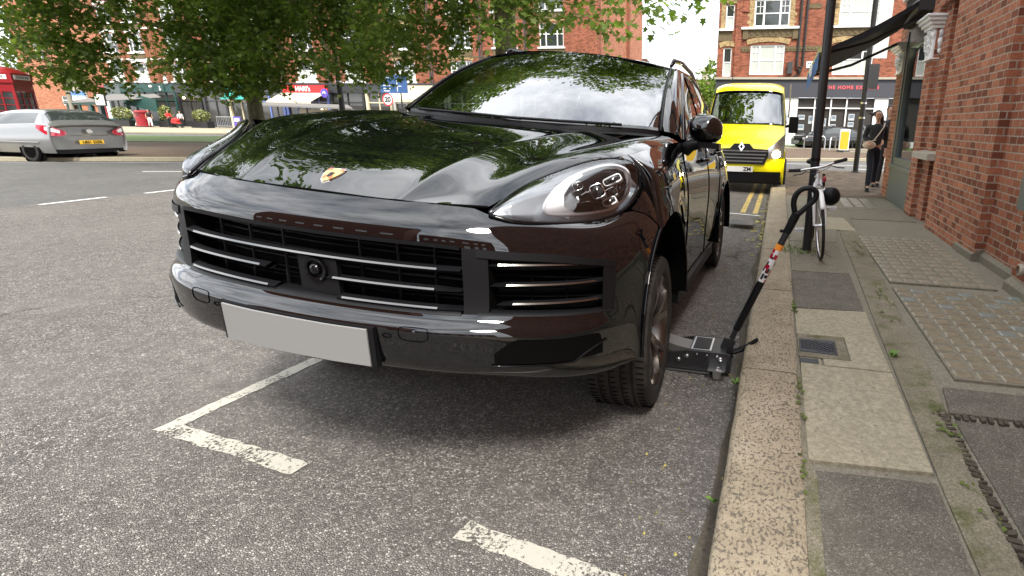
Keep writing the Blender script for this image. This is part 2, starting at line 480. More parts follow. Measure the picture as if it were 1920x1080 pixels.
# grille carrier: uprights, camera bezel, lower lip
m = body()
for x in (-.42, -.27, -.12, .17, .30, .42):
    m.tube([face_pt(x, f, .07) for f in (0, .3, .6, 1)], .005, 5)
for f in (.12, .2, .28, .4, .48, .56, .7, .78, .85):
    m.tube([face_pt(x, f, .085) for x in (-.5, -.3, 0, .3, .5)], .0035, 4)
m.build('grille_uprights', M['grillebar'], suv, 60)
m = body(); n = 30; xs = [-.53 + 1.06 * k / n for k in range(n + 1)]
m.grid([[face_pt(x, .90, .045) for x in xs], [face_pt(x, .93, .0) for x in xs], [face_pt(x, 1.02, -.008) for x in xs]])
m.grid([[face_pt(x, -.03, -.003) for x in xs], [face_pt(x, .05, .0) for x in xs], [face_pt(x, .10, .05) for x in xs]])
m.build('grille_frame', M['matte'], suv, 60)
m = body(); c = face_pt(.06, .55, -.004)
m.box(c[0] - .07, c[0] + .075, c[1] + .012, c[1] + .03, .60, .74)
m.build('sensor_panel', M['matte'], suv)
m = body(); m.lathe([(.0, .014), (.026, .014), (.030, .002), (.038, .0), (.041, .004), (.042, .02)], c, (0, 1, 0), 28)
cb = m.build('camera_bezel', M['gloss'], suv, 40)
m = body(); m.ball((c[0], c[1] + .004, c[2]), (.02, .012, .02)); m.build('camera_lens', M['gloss'], cb, 180)

# plate
def pboard(x0, x1, z0, z1, d, t=.006, rad=.012):
    m = body(); n = 12; pts = []
    def rowpts(z, dd): return [(x0 + (x1 - x0) * k / n, plan(x0 + (x1 - x0) * k / n) + dd, z) for k in range(n + 1)]
    m.grid([rowpts(z1, d + t), rowpts(z1 - .002, d), rowpts(z0 + .002, d), rowpts(z0, d + t)])
    for xe in (x0, x1): m.grid([[(xe, plan(xe) + d, z0), (xe, plan(xe) + d, z1)], [(xe, plan(xe) + d + t, z0), (xe, plan(xe) + d + t, z1)]])
    return m
pboard(-.29, .29, .425, .560, -.074, .022).build('plate_holder', M['matte'], suv)
pb = pboard(-.275, .272, .428, .554, -.079, .0045).build('number_plate', M['plate'], suv, 60)

# lower slot under the side intakes, towing cover, sensor discs, splitter line
def bpt(x, r, d=0.0):
    c = interp(abs(x), bx, list(range(len(bx)))) * (1 if x >= 0 else -1)
    jf = (c + nc2) * BK; j = int(min(jf, len(G[0]) - 2)); tj = jf - j
    rf = r * BK; i = int(min(rf, len(G) - 2)); ti = rf - i
    p = (G[i][j] * (1 - tj) + G[i][j + 1] * tj) * (1 - ti) + (G[i + 1][j] * (1 - tj) + G[i + 1][j + 1] * tj) * ti
    return (p[0], p[1] + d, p[2])
for s in (-1, 1):
    m = body(); xs = [s * (.63 + .28 * k / 12) for k in range(13)]
    m.grid([[bpt(s * (.70 + .20 * k / 12), 7.25, -.002) for k in range(13)], [bpt(s * (.68 + .225 * k / 12), 7.5, -.001) for k in range(13)], [bpt(x, 8.3, -.001) for x in xs], [bpt(x, 8.8, -.004) for x in xs]], flip=s < 0)
    sl = m.build('lower_slot', M['dark'], suv, 60)
    m = body(); m.tube([bpt(s * (.62 + .30 * k / 12), 8.9 - (.0 if k < 10 else (k - 9) * .3), -.006) for k in range(13)], .004, 6)
    m.build('slot_edge', M['gloss'], sl, 180)
    m = body()
    ring = [(s * (.41 + .046 * math.copysign(abs(math.cos(a)) ** .5, math.cos(a))), 7.2 + .72 * math.copysign(abs(math.sin(a)) ** .5, math.sin(a))) for a in [2 * math.pi * k / 28 for k in range(28)]]
    m.tube([bpt(x, r, -.001) for x, r in ring], .0014, 5, closed=True)
    m.build('towing_cover', M['dark'], suv)
    m = body(); m.tube([bpt(s * (.325 + .014 * math.cos(a)), 7.7 + .14 * math.sin(a), -.001) for a in [2 * math.pi * k / 18 for k in range(18)]], .0018, 5, closed=True)
    m.build('parking_sensor', M['dark'], suv)

# ---- bonnet ---------------------------------------------------------------
EY = [.235, .26, .354, .435, .52, .62, .70, .80, 1.0, 1.2, 1.5, 1.8]
EX = [.575, .585, .615, .645, .685, .745, .80, .84, .872, .89, .91, .930]
EZ = [.945, .950, .998, 1.026, 1.054, 1.088, 1.107, 1.120, 1.140, 1.163, 1.188, 1.202]
RYS = [.235, .26, .35, .5, .65, .8, 1.0, 1.2, 1.5, 1.8]
RX = [.305, .313, .335, .36, .385, .41, .44, .46, .475, .48]
RZ = [.948, .958, 1.022, 1.078, 1.112, 1.138, 1.165, 1.190, 1.215, 1.235]
hy = [0, .27, .35, .48, .62, .78, .98, 1.2, 1.4, 1.58]
P = []
for k, y in enumerate(hy):
    xe = interp(y if k else .235, EY, EX); ze = interp(y if k else .235, EY, EZ)
    xr = interp(y, RYS, RX); zr = interp(y, RYS, RZ) if k else .943
    pk = .012 + .026 * interp(y, [.3, .8, 1.4], [0, 1, 1.2]) if k else 0
    st = [(0, zr - (.0 if k else 0)), (xr * .35, zr - .001), (xr * .72, zr - .003), (xr * .93, zr - .003), (xr, zr + (.003 if k else 0)), (xr * 1.07 + .01, zr - .004), ((xr * .6 + xe * .4), (zr * .5 + ze * .5) - .004), ((xr * .35 + xe * .65), zr * .25 + ze * .75 + pk * .3), ((xr * .15 + xe * .85), ze + pk), (xe, ze)]
    row = []
    for x, z in st:
        if k == 0: y_ = interp(x, bx, r0y) + (.02 if x == xe else .002)
        else:
            y_ = y + (interp(y, [.2, .35, 1.2], [-.085, -.04, 0]) * (1 - (x / xe) ** 2)) + (.12 * (x / xe) ** 2 if k == len(hy) - 1 else 0) + (.05 * (x / xe) ** 2 if k == len(hy) - 2 else 0)
            if k == 1: y_ = interp(x, bx, r0y) + .05
        if x == xe and 0 < k: z = interp(y_, EY, EZ); x = interp(y_, EY, EX)
        row.append((x, y_, z))
    P.append(row)
H = bsurf(mirror_cols(P), 5, 5)
m = body(); m.grid(H); bonnet = m.build('bonnet', M['paint'], suv, 180)
# shut line in front of the bonnet
m = body(); m.tube([(p[0], p[1] - .003, p[2] - .001) for p in H[0][::2]], .0042, 6); m.build('bonnet_gap', M['dark'], suv)
hc = len(H[0]) // 2
# badge: enamel shield
def hood_pt(x, y, d=0.0):
    best = None
    for i in range(len(H) - 1):
        col = H[i]; j = int(np.clip(np.searchsorted(col[:, 0], x) - 1, 0, len(col) - 2))
        t = (x - col[j][0]) / (col[j + 1][0] - col[j][0]); a = col[j] * (1 - t) + col[j + 1] * t
        col2 = H[i + 1]; b = col2[j] * (1 - t) + col2[j + 1] * t
        if a[1] <= y <= b[1]:
            s = (y - a[1]) / (b[1] - a[1]); q = a * (1 - s) + b * s; return (x, y, q[2] + d)
    return (x, y, .98 + d)
shield = [(-.034, 1), (-.036, .55), (-.032, .1), (-.018, -.6), (0, -1), (.018, -.6), (.032, .1), (.036, .55), (.034, 1), (0, 1.12)]
def badge(sc, d, y0=.232, hh=.042):
    sc *= .86
    return [hood_pt(x * sc, y0 + v * hh * sc, d) for x, v in shield]
m = body(); P_ = badge(1.12, .003); m.add(P_ + badge(1.12, .0), [tuple(range(10))] + [(i, (i + 1) % 10, 10 + (i + 1) % 10, 10 + i) for i in range(10)])
bd = m.build('bonnet_badge', M['chrome'], suv)
m = body(); m.add(badge(1.0, .0045), [tuple(range(10))]); m.build('badge_shield', M['gold'], bd)
m = body()
for sx in (-1, 1):
    for (xa, xb, va, vb) in ((.016, .030, .62, .95), (.006, .017, -.5, -.05)):
        for q in range(3):
            w = (xb - xa) / 5; xx = xa + q * 2 * w
            a_, b_ = (sx * xx, sx * (xx + w))
            sg = sx if va < 0 else sx
            m.add([hood_pt(a_, .232 + va * .042, .0055), hood_pt(b_, .232 + va * .042, .0055), hood_pt(b_, .232 + vb * .042, .0055), hood_pt(a_, .232 + vb * .042, .0055)], [(0, 1, 2, 3)])
m.build('badge_stripes', M['red_enamel'], bd)
m = body(); m.add([hood_pt(x, .232 + v * .042, .006) for x, v in ((-.009, .35), (-.009, -.1), (0, -.35), (.009, -.1), (.009, .35))], [(0, 1, 2, 3, 4)])
m.add([hood_pt(x, .232 + v * .042, .0064) for x, v in ((-.004, .2), (-.005, -.05), (.0, -.22), (.003, -.05), (.006, .1), (.002, .26))], [tuple(range(6))])
m.build('badge_crest', M['ink'], bd)

# ---- flanks: wing, doors, quarter ------------------------------------------
SY = [.26, .30, .36, .45, .56, .68, .905, 1.13, 1.4, 1.66, 2.0, 3.0, 3.4, 3.93, 4.4, 4.62, 4.78, 4.87]
SX = [.60, .76, .865, .925, .955, .978, 1.0, 1.005, 1.0, .985, .967, .967, .98, 1.0, .965, .88, .80, .70]
gz = ([.3, .4, .5, .65, .85, 1.0, 1.1, 1.2], [-.035, -.02, -.012, -.004, 0, -.006, -.03, -.07])
TY = [.26, .35, .5, .65, .8, 1.0, 1.2, 1.5, 1.8, 2.4, 3.2, 4.0, 4.5, 4.8, 4.87]
TX = [.585, .605, .648, .75, .84, .872, .89, .91, .925, .925, .92, .90, .86, .78, .74]
TZ = [.948, .985, 1.038, 1.090, 1.120, 1.140, 1.163, 1.188, 1.200, 1.195, 1.205, 1.215, 1.20, 1.15, 1.10]
cols = []
def addcol(y, zb, yb=None, xb=None): cols.append((y, zb, yb if yb is not None else y, xb))
WX = [.865, .905, .932, .950, .952, .946, .936, .925]
WY = [.755, .780, .800, .808, .800, .778, .742, .70]
WZ = [1.122, 1.112, 1.085, 1.045, 1.010, .975, .948, .932]
cols.append((.74, .925, .66, 'lamp')); cols.append((.81, .908, .79, .972)); cols.append((.87, .875, .85, .988)); cols.append((.92, .84, archy(.84), 1.0))
for a in (62, 76, 90, 104, 118, 132, 146, 158, 169, 180):
    a = math.radians(a); cols.append((AC - AR * math.cos(a), AZ + AR * math.sin(a), AC - AR * math.cos(a), None))
zs_ = .33
for y in (1.70, 1.9, 2.3, 2.8, 3.2): cols.append((y, zs_, y, None))
for a in (0, 11, 22, 34, 48, 62, 76, 90, 104, 118, 132, 146, 158, 169, 180):
    a = math.radians(a); cols.append((RC - AR * math.cos(a), AZ + AR * math.sin(a), RC - AR * math.cos(a), None))
for y in (4.55, 4.72, 4.82, 4.87): cols.append((y, .40, y, None))
tt = [0, .10, .22, .38, .56, .76, .90, 1.0]
for s in (-1, 1):
    P = []
    for t in tt:
        r = []
        for (y, zb, yb, xb) in cols:
            zt = interp(y, TY, TZ); xt = interp(y, TY, TX)
            z = zt + (zb - zt) * t
            if xb == 'lamp':
                q = [k / 7 for k in range(8)]
                r.append((s * interp(t, q, WX), interp(t, q, WY), interp(t, q, WZ))); continue
            if xb is not None: y = y + (yb - y) * t
            xp = interp(y, SY, SX)
            base = xp + interp(z, *gz)
            # door hollow
            if 1.9 < y < 3.3: base -= .018 * math.sin(math.pi * (y - 1.9) / 1.4) * math.exp(-((z - .58) / .12) ** 2)
            # arch flare
            for ac in (AC, RC):
                d = math.hypot(y - ac, z - AZ) - AR
                if z > .3: base += .016 * math.exp(-(d / .05) ** 2) if abs(y - ac) < .7 else 0
            if xb is not None:
                x = xt + (xb - xt) * min(1, (t ** .62)) + .012 * math.sin(math.pi * t)
            else:
                w = min(1, t / .30); w = w * (2 - w)
                x = xt + (base - xt) * w
            r.append((s * x, y, z))
        P.append(r)
    A = bsurf(P, 4, 3)
    ncol = len(A[0])
    m = body(); m.grid(A, flip=s > 0)
    wing = m.build('flank', M['paint'], suv, 180)
    # arch lip and liner
    for ac in (AC, RC):
        m = body()
        pts = [(s * (1.0), ac - AR * math.cos(a), AZ + AR * math.sin(a)) for a in [math.pi * k / 30 for k in range(31)]]
        pin = [(s * .60, p[1], p[2]) for p in pts]
        lip = [(s * .965, ac + (p[1] - ac) * .985, AZ + (p[2] - AZ) * .985) for p in pts]
        m.grid([pts, lip, pin])
        m.add([pin[k] for k in range(31)] + [(s * .60, ac, AZ)], [(k, k + 1, 31) for k in range(30)])
        m.build('arch_liner', M['dark'], suv, 60)
    for ac in (AC, RC):
        m = body()
        pts = [(s * (1.004), ac - AR * math.cos(a), AZ + AR * math.sin(a)) for a in [math.pi * k / 30 for k in range(31)]]
        m.tube(pts, .007, 6); m.build('arch_edge', M['gloss'], suv, 180)
    # shut lines (wing/bumper, wing/door, door/door)
    def side_pt(y, f, d=.001):
        cy = [c[0] for c in cols]; cidx = float(np.interp(y, cy, range(len(cy)))) * 3; tj = cidx - int(cidx); j = min(int(cidx), ncol - 2)
        rf = f * (len(A) - 1); i = min(int(rf), len(A) - 2); ti = rf - i
        p = (A[i][j] * (1 - tj) + A[i][j + 1] * tj) * (1 - ti) + (A[i + 1][j] * (1 - tj) + A[i + 1][j + 1] * tj) * ti
        return (p[0] + s * d, p[1], p[2])
    m = body()
    for y0 in (1.80, 2.88, 3.62):
        if y0 == 3.62: pts = [side_pt(y0 - .26 * f if f < 0 else y0 - .28 * max(0, f - .1), f) for f in [k / 14 * .78 for k in range(15)]]
        else: pts = [side_pt(y0, k / 14 * .93) for k in range(15)]
        m.tube(pts, .004, 5)
    m.tube([side_pt(y, .93) for y in (1.8, 2.2, 2.6, 3.0, 3.3)], .004, 5)
    m.tube([bpt(s * x, 0, 0) for x in (.94, .96, .975, .985, .995, 1.0)], .0035, 5)
    m.build('panel_gap', M['dark'], suv)
    # sill trim
    m = body(); m.box(min(s * .86, s * .955), max(s * .86, s * .955), 1.68, 3.38, .27, .335); m.build('sill_trim', M['matte'], suv)
    for y0 in (2.62, 3.48):
        m = body(); h0 = side_pt(y0, .17, .035); h1 = side_pt(y0 + .2, .17, .035)
        m.tube([side_pt(y0 - .02, .17, .0), h0, h1, side_pt(y0 + .22, .17, .0)], [.013, .012, .012, .013], 8); m.build('door_handle', M['paint'], suv, 180)

# ---- cabin ------------------------------------------------------------------
wbx = [0, .25, .45, .6, .7, .76, .80]; wby = [1.47, 1.50, 1.56, 1.63, 1.70, 1.74, 1.79]; wbz = [1.228, 1.232, 1.238, 1.245, 1.249, 1.249, 1.247]
wtx = [0, .22, .40, .52, .60, .65, .68]; wty = [2.50, 2.52, 2.56, 2.60, 2.62, 2.63, 2.64]; wtz = [1.735, 1.730, 1.718, 1.706, 1.695, 1.687, 1.680]
P = []
for t in (0, .2, .4, .6, .8, 1):
    P.append([(wbx[k] * (1 - t) + wtx[k] * t, wby[k] * (1 - t) + wty[k] * t - .03 * math.sin(math.pi * t), wbz[k] * (1 - t) + wtz[k] * t + .028 * math.sin(math.pi * t)) for k in range(7)])
W = bsurf(mirror_cols(P), 4, 4)
m = body(); m.grid(W); m.build('windscreen', M['wind'], suv, 180)
m = body()   # ceramic band round the glass
def band(e0, e1): m.grid([[(p[0], p[1] - .003, p[2] + .003) for p in e0], [(p[0], p[1] - .003, p[2] + .003) for p in e1]])
lerp = lambda a, b, t: a * (1 - t) + b * t
band([p for p in W[0]], [lerp(W[0][j], W[-1][j], .045) for j in range(len(W[0]))])
band([lerp(W[-1][j], W[0][j], .03) for j in range(len(W[0]))], [p for p in W[-1]])
for s in (0, -1): 
    i2 = 1 if s == 0 else -2
    band([r[s] for r in W], [lerp(r[s], r[i2], .8) for r in W])
m.build('windscreen_band', M['gloss'], suv, 60)
# cowl and wipers
m = body(); n = len(W[0]); cow = []
for j in range(n):
    p = W[0][j]; cow.append((p[0] * 1.02, p[1] - .09, p[2] - .035))
m.grid([cow, [(p[0], p[1] - .005, p[2] - .02) for p in W[0]], [(p[0], p[1], p[2]) for p in W[0]]]); m.build('cowl', M['matte'], suv, 60)
m = body()
m.tube([(-.62, 1.62, 1.247), (-.2, 1.49, 1.246), (.10, 1.475, 1.243)], .008, 6); m.tube([(.0, 1.47, 1.243), (.3, 1.50, 1.250), (.62, 1.63, 1.262)], .008, 6)
m.build('wiper', M['matte'], suv, 60)
# roof
P = []
for y, hx, zc, ze in ((2.50, .70, 1.737, 1.682), (2.7, .715, 1.757, 1.70), (3.1, .725, 1.772, 1.715), (3.6, .715, 1.765, 1.705), (4.1, .69, 1.735, 1.67), (4.45, .66, 1.69, 1.62), (4.62, .64, 1.655, 1.59)):
    P.append([(x * hx, y + (.14 * x * x if y == 2.50 else 0), zc + (ze - zc) * x ** 2.6) for x in (0, .3, .55, .75, .9, 1)])
Rf = bsurf(mirror_cols(P), 4, 3); m = body(); m.grid(Rf); m.build('roof', M['paint'], suv, 180)
# tailgate and rear skin
m = body(); P = []
for z, y, hx in ((1.655, 4.62, .64), (1.45, 4.74, .70), (1.22, 4.85, .80), (1.0, 4.93, .86), (.8, 4.95, .90), (.6, 4.96, .90), (.42, 4.90, .85)):
    P.append([(x * hx, y - .10 * x ** 4, z - (.06 * x * x if z > 1.5 else 0)) for x in (0, .4, .7, .9, 1)])
m.grid(bsurf(mirror_cols(P), 3, 3)); m.build('tailgate', M['paint'], suv, 180)
for s in (-1, 1):
    # A pillar: from windscreen side to side window
    pil = []
    for k in range(9):
        t = k / 8
        a = Vector(W[0][-1 if s > 0 else 0]).lerp(Vector(W[-1][-1 if s > 0 else 0]), t); a.y -= .03 * math.sin(math.pi * t); a.z += .028 * math.sin(math.pi * t)
        b = Vector((s * lerp(.905, .735, t), lerp(2.00, 2.80, t), lerp(1.205, 1.668, t) + .022 * math.sin(math.pi * t)))
        mid = a.lerp(b, .45) + Vector((s * .022, -.05 * (1 - t) - .02, .016))
        pil.append((a, mid, b))
    m = body(); m.grid([[p[0] for p in pil], [p[0].lerp(p[1], .5) + Vector((s * .004, -.006, .004)) for p in pil], [p[1] for p in pil], [p[1].lerp(p[2], .5) + Vector((s * .006, 0, .004)) for p in pil], [p[2] for p in pil]])
    m.build('a_pillar', M['paint'], suv, 180)
    m = body(); m.tube([p[0] + Vector((s * .006, -.006, .003)) for p in pil], .008, 6); m.build('pillar_trim', M['matte'], suv, 180)
    # side glass band
    ys = [2.00, 2.25, 2.55, 2.80, 3.1, 3.5, 3.9, 4.2, 4.45]
    def belt(y): return Vector((s * (interp(y, TY, TX) - .02), y, interp(y, TY, TZ) + .004))
    def rail(y): return Vector((s * interp(y, [2.0, 2.8, 3.1, 3.6, 4.1, 4.45], [.905, .735, .742, .735, .715, .70]), y, interp(y, [2.0, 2.25, 2.55, 2.8, 3.1, 3.6, 4.1, 4.45], [1.205, 1.36, 1.54, 1.668, 1.692, 1.675, 1.60, 1.46])))
    m = body(); m.grid([[belt(y).lerp(rail(y), t) + Vector((s * .02 * math.sin(math.pi * t), 0, 0)) for y in ys] for t in (0, .35, .7, 1)])
    m.build('side_glass', M['sideglass'], suv, 180)
    m = body()
    for y0, w in ((2.92, .05), (3.78, .035)):
        pts = [(belt(y0).lerp(rail(y0), t) + Vector((s * (.02 * math.sin(math.pi * t) + .004), 0, 0))) for t in (0, .35, .7, 1)]
        m.grid([[p + Vector((0, -w, 0)) for p in pts], [p + Vector((0, w, 0)) for p in pts]])
    m.tube([rail(y) for y in ys], .016, 6); m.tube([belt(y) for y in ys], .012, 6)
    m.build('window_frame', M['gloss'], suv, 60)
    # C pillar
    m = body(); m.grid([[rail(4.1), rail(4.45), (s * .70, 4.6, 1.60), (s * .66, 4.62, 1.62)], [belt(4.1).lerp(rail(4.1), .5), belt(4.45).lerp(rail(4.45), .5), (s * .74, 4.72, 1.4), (s * .70, 4.74, 1.45)], [belt(4.2), belt(4.5), (s * .84, 4.8, 1.2), (s * .78, 4.8, 1.2)]])
    m.build('c_pillar', M['paint'], suv, 180)
    # roof rim between roof and rail
    m = body(); yy = [2.64, 2.8, 3.1, 3.5, 3.9, 4.2, 4.45]
    def rim(y): 
        hx = interp(y, [2.5, 2.7, 3.1, 3.6, 4.1, 4.45], [.70, .715, .725, .715, .69, .66]); return Vector((s * hx, y, interp(y, [2.5, 2.7, 3.1, 3.6, 4.1, 4.45], [1.682, 1.70, 1.715, 1.705, 1.67, 1.62])))
    m.grid([[rim(y) for y in yy], [rim(y).lerp(rail(y), .5) + Vector((s * .008, 0, .004)) for y in yy], [rail(y) for y in yy]]); m.build('roof_side', M['paint'], suv, 180)
    m = body(); m.tube([(s * .655, 2.80, 1.725), (s * .66, 2.90, 1.775), (s * .665, 3.2, 1.80), (s * .66, 3.7, 1.79), (s * .64, 4.1, 1.755), (s * .63, 4.25, 1.70)], [.012, .018, .018, .018, .018, .012], 8)
    m.build('roof_rail', M['gloss'], suv, 180)
    # mirror
    if s < 0: continue
    m = body(); cx_, cy_, cz_ = s * 1.03, 1.98, 1.285
    prof = [(-.06, .02), (-.05, .55), (-.02, .86), (.03, 1.0), (.09, 1.0), (.105, .95)]
    ring = []
    for (yy_, k) in prof:
        ring.append([(cx_ + s * .100 * k * math.copysign(abs(math.cos(a)) ** .75, math.cos(a)) - s * .01 * (1 - k), cy_ + yy_, cz_ + .088 * k * math.copysign(abs(math.sin(a)) ** .8, math.sin(a)) * (1.0 if math.sin(a) > 0 else .85)) for a in [2 * math.pi * q / 24 for q in range(25)]])
    m.grid(ring, flip=s < 0); mr = m.build('wing_mirror', M['paint'], suv, 180)
    m = body(); m.add([ring[-1][q] for q in range(24)], [tuple(range(24))]); m.build('mirror_glass', M['chrome'], mr)
    m = body(); m.tube([(s * .90, 2.0, 1.15), (s * .95, 1.99, 1.185), (s * 1.0, 1.98, 1.20)], [.045, .034, .03], 8); m.box(min(s * .93, s * 1.12), max(s * .93, s * 1.12), 1.965, 2.09, 1.178, 1.212)
    m.build('mirror_foot', M['matte'], mr, 60)

# ---- headlamps ---------------------------------------------------------------
# drop-shaped lamp between bonnet edge and bumper: outline in (y, side fraction) on the wing surface
def lamp(s):
    top = [(.590, .222, .930), (.607, .29, .970), (.628, .365, 1.004), (.660, .44, 1.031), (.704, .53, 1.061), (.768, .625, 1.097), (.835, .70, 1.117), (.890, .745, 1.112)]
    bot = [(.592, .222, .921), (.64, .236, .908), (.70, .278, .902), (.765, .350, .899), (.838, .462, .900), (.885, .59, .910), (.920, .70, .945), (.940, .765, 1.02)]
    rowsP = []
    for t in (0, .25, .5, .75, 1):
        r = []
        for a, b in zip(top, bot):
            a = Vector(a); b = Vector(b); p = a.lerp(b, t)
            n_ = Vector((.5, -.45, .6)); p += n_ * (.048 * math.sin(math.pi * t) * min(1, (a - b).length / .12)) + n_ * .004
            r.append((s * p.x, p.y, p.z))
        rowsP.append(r)
    return bsurf(rowsP, 5, 5)
for s in (-1, 1):
    L = lamp(s); nr, ncl = L.shape[:2]
    def lp(u, v, d=0.0):      # u along (0 tip .. 1 rear), v 0 top .. 1 bottom, d depth inward
        jf = u * (ncl - 1); j = min(int(jf), ncl - 2); tj = jf - j; rf = v * (nr - 1); i = min(int(rf), nr - 2); ti = rf - i
        p = (L[i][j] * (1 - tj) + L[i][j + 1] * tj) * (1 - ti) + (L[i + 1][j] * (1 - tj) + L[i + 1][j + 1] * tj) * ti
        return Vector((p[0] - s * .62 * d, p[1] + .55 * d, p[2] - .55 * d))
    m = body(); m.grid(L, flip=s > 0)
    hl = m.build('headlamp', M['lens'], suv, 180)
    N = 24
    m = body()
    m.grid([[lp(u / N, v / 10, .012 + .05 * math.sin(math.pi * v / 10) * min(1, u / N * 2.2)) for u in range(N + 1)] for v in range(11)], flip=s > 0)
    m.build('lamp_housing', M['lampin'] if 'lampin' in M else M['silver'], hl, 180)
    rim_ = [lp(u / N, 0) for u in range(N + 1)] + [lp(1, v / 8) for v in range(1, 9)] + [lp(u / N, 1) for u in range(N - 1, -1, -1)]
    m = body(); m.tube([p + Vector((0, .004, -.003)) for p in rim_], .0075, 6, closed=True); m.build('lamp_seal', M['gloss'], hl, 180)
    # daytime light outline, pale inner wing, black module bay
    ol = [(.359, .757), (.39, .596), (.463, .393), (.571, .22), (.68, .17), (.787, .145), (.881, .186), (.934, .39), (.93, .595), (.892, .80), (.838, .88), (.764, .905), (.691, .91), (.537, .885), (.408, .86), (.371, .832)]
    olp = bspline_axis(np.array([tuple(lp(u, v, .010)) for u, v in ol + ol[:3]]), 3)[3:-5]
    m = body(); m.tube([tuple(p) for p in olp], .0052, 8, closed=True); m.build('light_guide', M['guide'], hl, 180)
    PL = [(.38, .85), (.372, .797), (.395, .576), (.476, .365), (.581, .219), (.66, .18)]; PR = [(.53, .86), (.509, .814), (.476, .735), (.497, .527), (.561, .348), (.65, .25)]
    m = body(); m.grid([[lp(u0 + (u1 - u0) * q / 4, v0 + (v1 - v0) * q / 4, .013) for q in range(5)] for (u0, v0), (u1, v1) in zip(PL, PR)]); m.build('guide_panel', M['guide'], hl, 60)
    B1 = [(.60, .30), (.70, .25), (.80, .22), (.88, .27), (.915, .42)]; B2 = [(.62, .50), (.68, .47), (.77, .46), (.86, .50), (.905, .60)]; B3 = [(.56, .70), (.64, .70), (.74, .72), (.82, .74), (.88, .76)]; B4 = [(.52, .81), (.60, .84), (.69, .86), (.77, .87), (.83, .85)]
    m = body(); m.grid([[lp(u, v, .026) for u, v in row] for row in (B1, B2, B3, B4)]); m.build('lamp_mask', M['lampblack'], hl, 60)
    ax = Vector((s * .35, -.85, .25))
    def module(u, v, w, h, d, r, mm, fill=True):
        c0 = lp(u, v, d); t1 = (lp(u + .05, v, d) - lp(u - .05, v, d)).normalized(); t2 = ax.cross(t1).normalized(); t1 = t2.cross(ax).normalized()
        ring = [c0 + t1 * w * math.copysign(abs(math.cos(a)) ** .5, math.cos(a)) + t2 * h * math.copysign(abs(math.sin(a)) ** .5, math.sin(a)) for a in [2 * math.pi * k / 20 for k in range(20)]]
        m = body(); m.tube(ring, r, 6, closed=True); m.grid([ring + [ring[0]], [p - ax * .0 + Vector((0, .03, -.01)) for p in ring + [ring[0]]]]); pj = m.build('projector', M[mm], hl, 60)
        m = body(); m.ball((0, 0, 0), 1.0, 14, 10); m.v = [tuple(c0 + t1 * p[0] * w * .86 + t2 * p[1] * h * .86 + ax.normalized() * p[2] * -.012) for p in m.v]; m.build('projector_lens', M['projlens'], pj, 180)
    module(.67, .60, .025, .024, .008, .0035, 'chrome'); module(.784, .50, .036, .013, .008, .0028, 'guide'); module(.755, .68, .020, .016, .012, .002, 'chrome'); module(.723, .80, .026, .012, .008, .0028, 'guide'); module(.59, .42, .016, .014, .014, .0018, 'chrome')
    m = body(); m.tube([lp(.56, .62, .016), lp(.61, .58, .010), lp(.64, .60, .008)], .005, 5); m.tube([lp(.54, .72, .016), lp(.60, .72, .012), lp(.65, .74, .010)], .004, 5)
    for q in range(4): m.tube([lp(.82 + .02 * q, .56 + .05 * q, .014), lp(.80 + .02 * q, .66 + .04 * q, .018)], .003, 4)
    m.build('lamp_fins', M['chrome'], hl, 60)

# ---- interior seen through the glass ---------------------------------------------
m = body(); m.box(-.72, .72, 1.75, 2.05, 1.0, 1.17); m.build('dashboard', M['matte'], suv, None, bevel=.03)
m = body(); m.box(-.80, .80, .9, 4.6, .38, .42); m.box(-.80, .80, 1.0, 1.1, .4, 1.08); m.build('floor_pan', M['dark'], suv)
for x in (-.38, .38):
    m = body(); m.box(x - .24, x + .24, 2.55, 3.0, .62, .78); m.prism([(x - .23, 2.95, .75), (x + .23, 2.95, .75), (x + .2, 3.15, 1.34), (x - .2, 3.15, 1.34)], (0, .12, 0)); m.prism([(x - .12, 3.14, 1.38), (x + .12, 3.14, 1.38), (x + .1, 3.18, 1.56), (x - .1, 3.18, 1.56)], (0, .09, 0))
    m.build('seat', M['matte'], suv, None, bevel=.03)
m = body(); m.tube([(.38 + .19 * math.cos(a), 2.22 + .07 * math.sin(a), 1.09 + .17 * math.sin(a)) for a in [2 * math.pi * k / 24 for k in range(24)]], .014, 6, closed=True); m.tube([(.38, 2.22, 1.09), (.38, 2.0, 1.03)], .03, 6); m.build('steering_wheel', M['matte'], suv, 60)
m = body(); m.box(-.12, .12, 2.42, 2.45, 1.55, 1.62); m.build('rear_view_mirror', M['matte'], suv)
# front crossmember so daylight does not show under the bonnet
m = body(); m.box(-.62, .62, .30, 3.3, .36, .46); m.box(-.55, .55, .34, 1.0, .46, .85); m.build('underbody', M['dark'], suv)

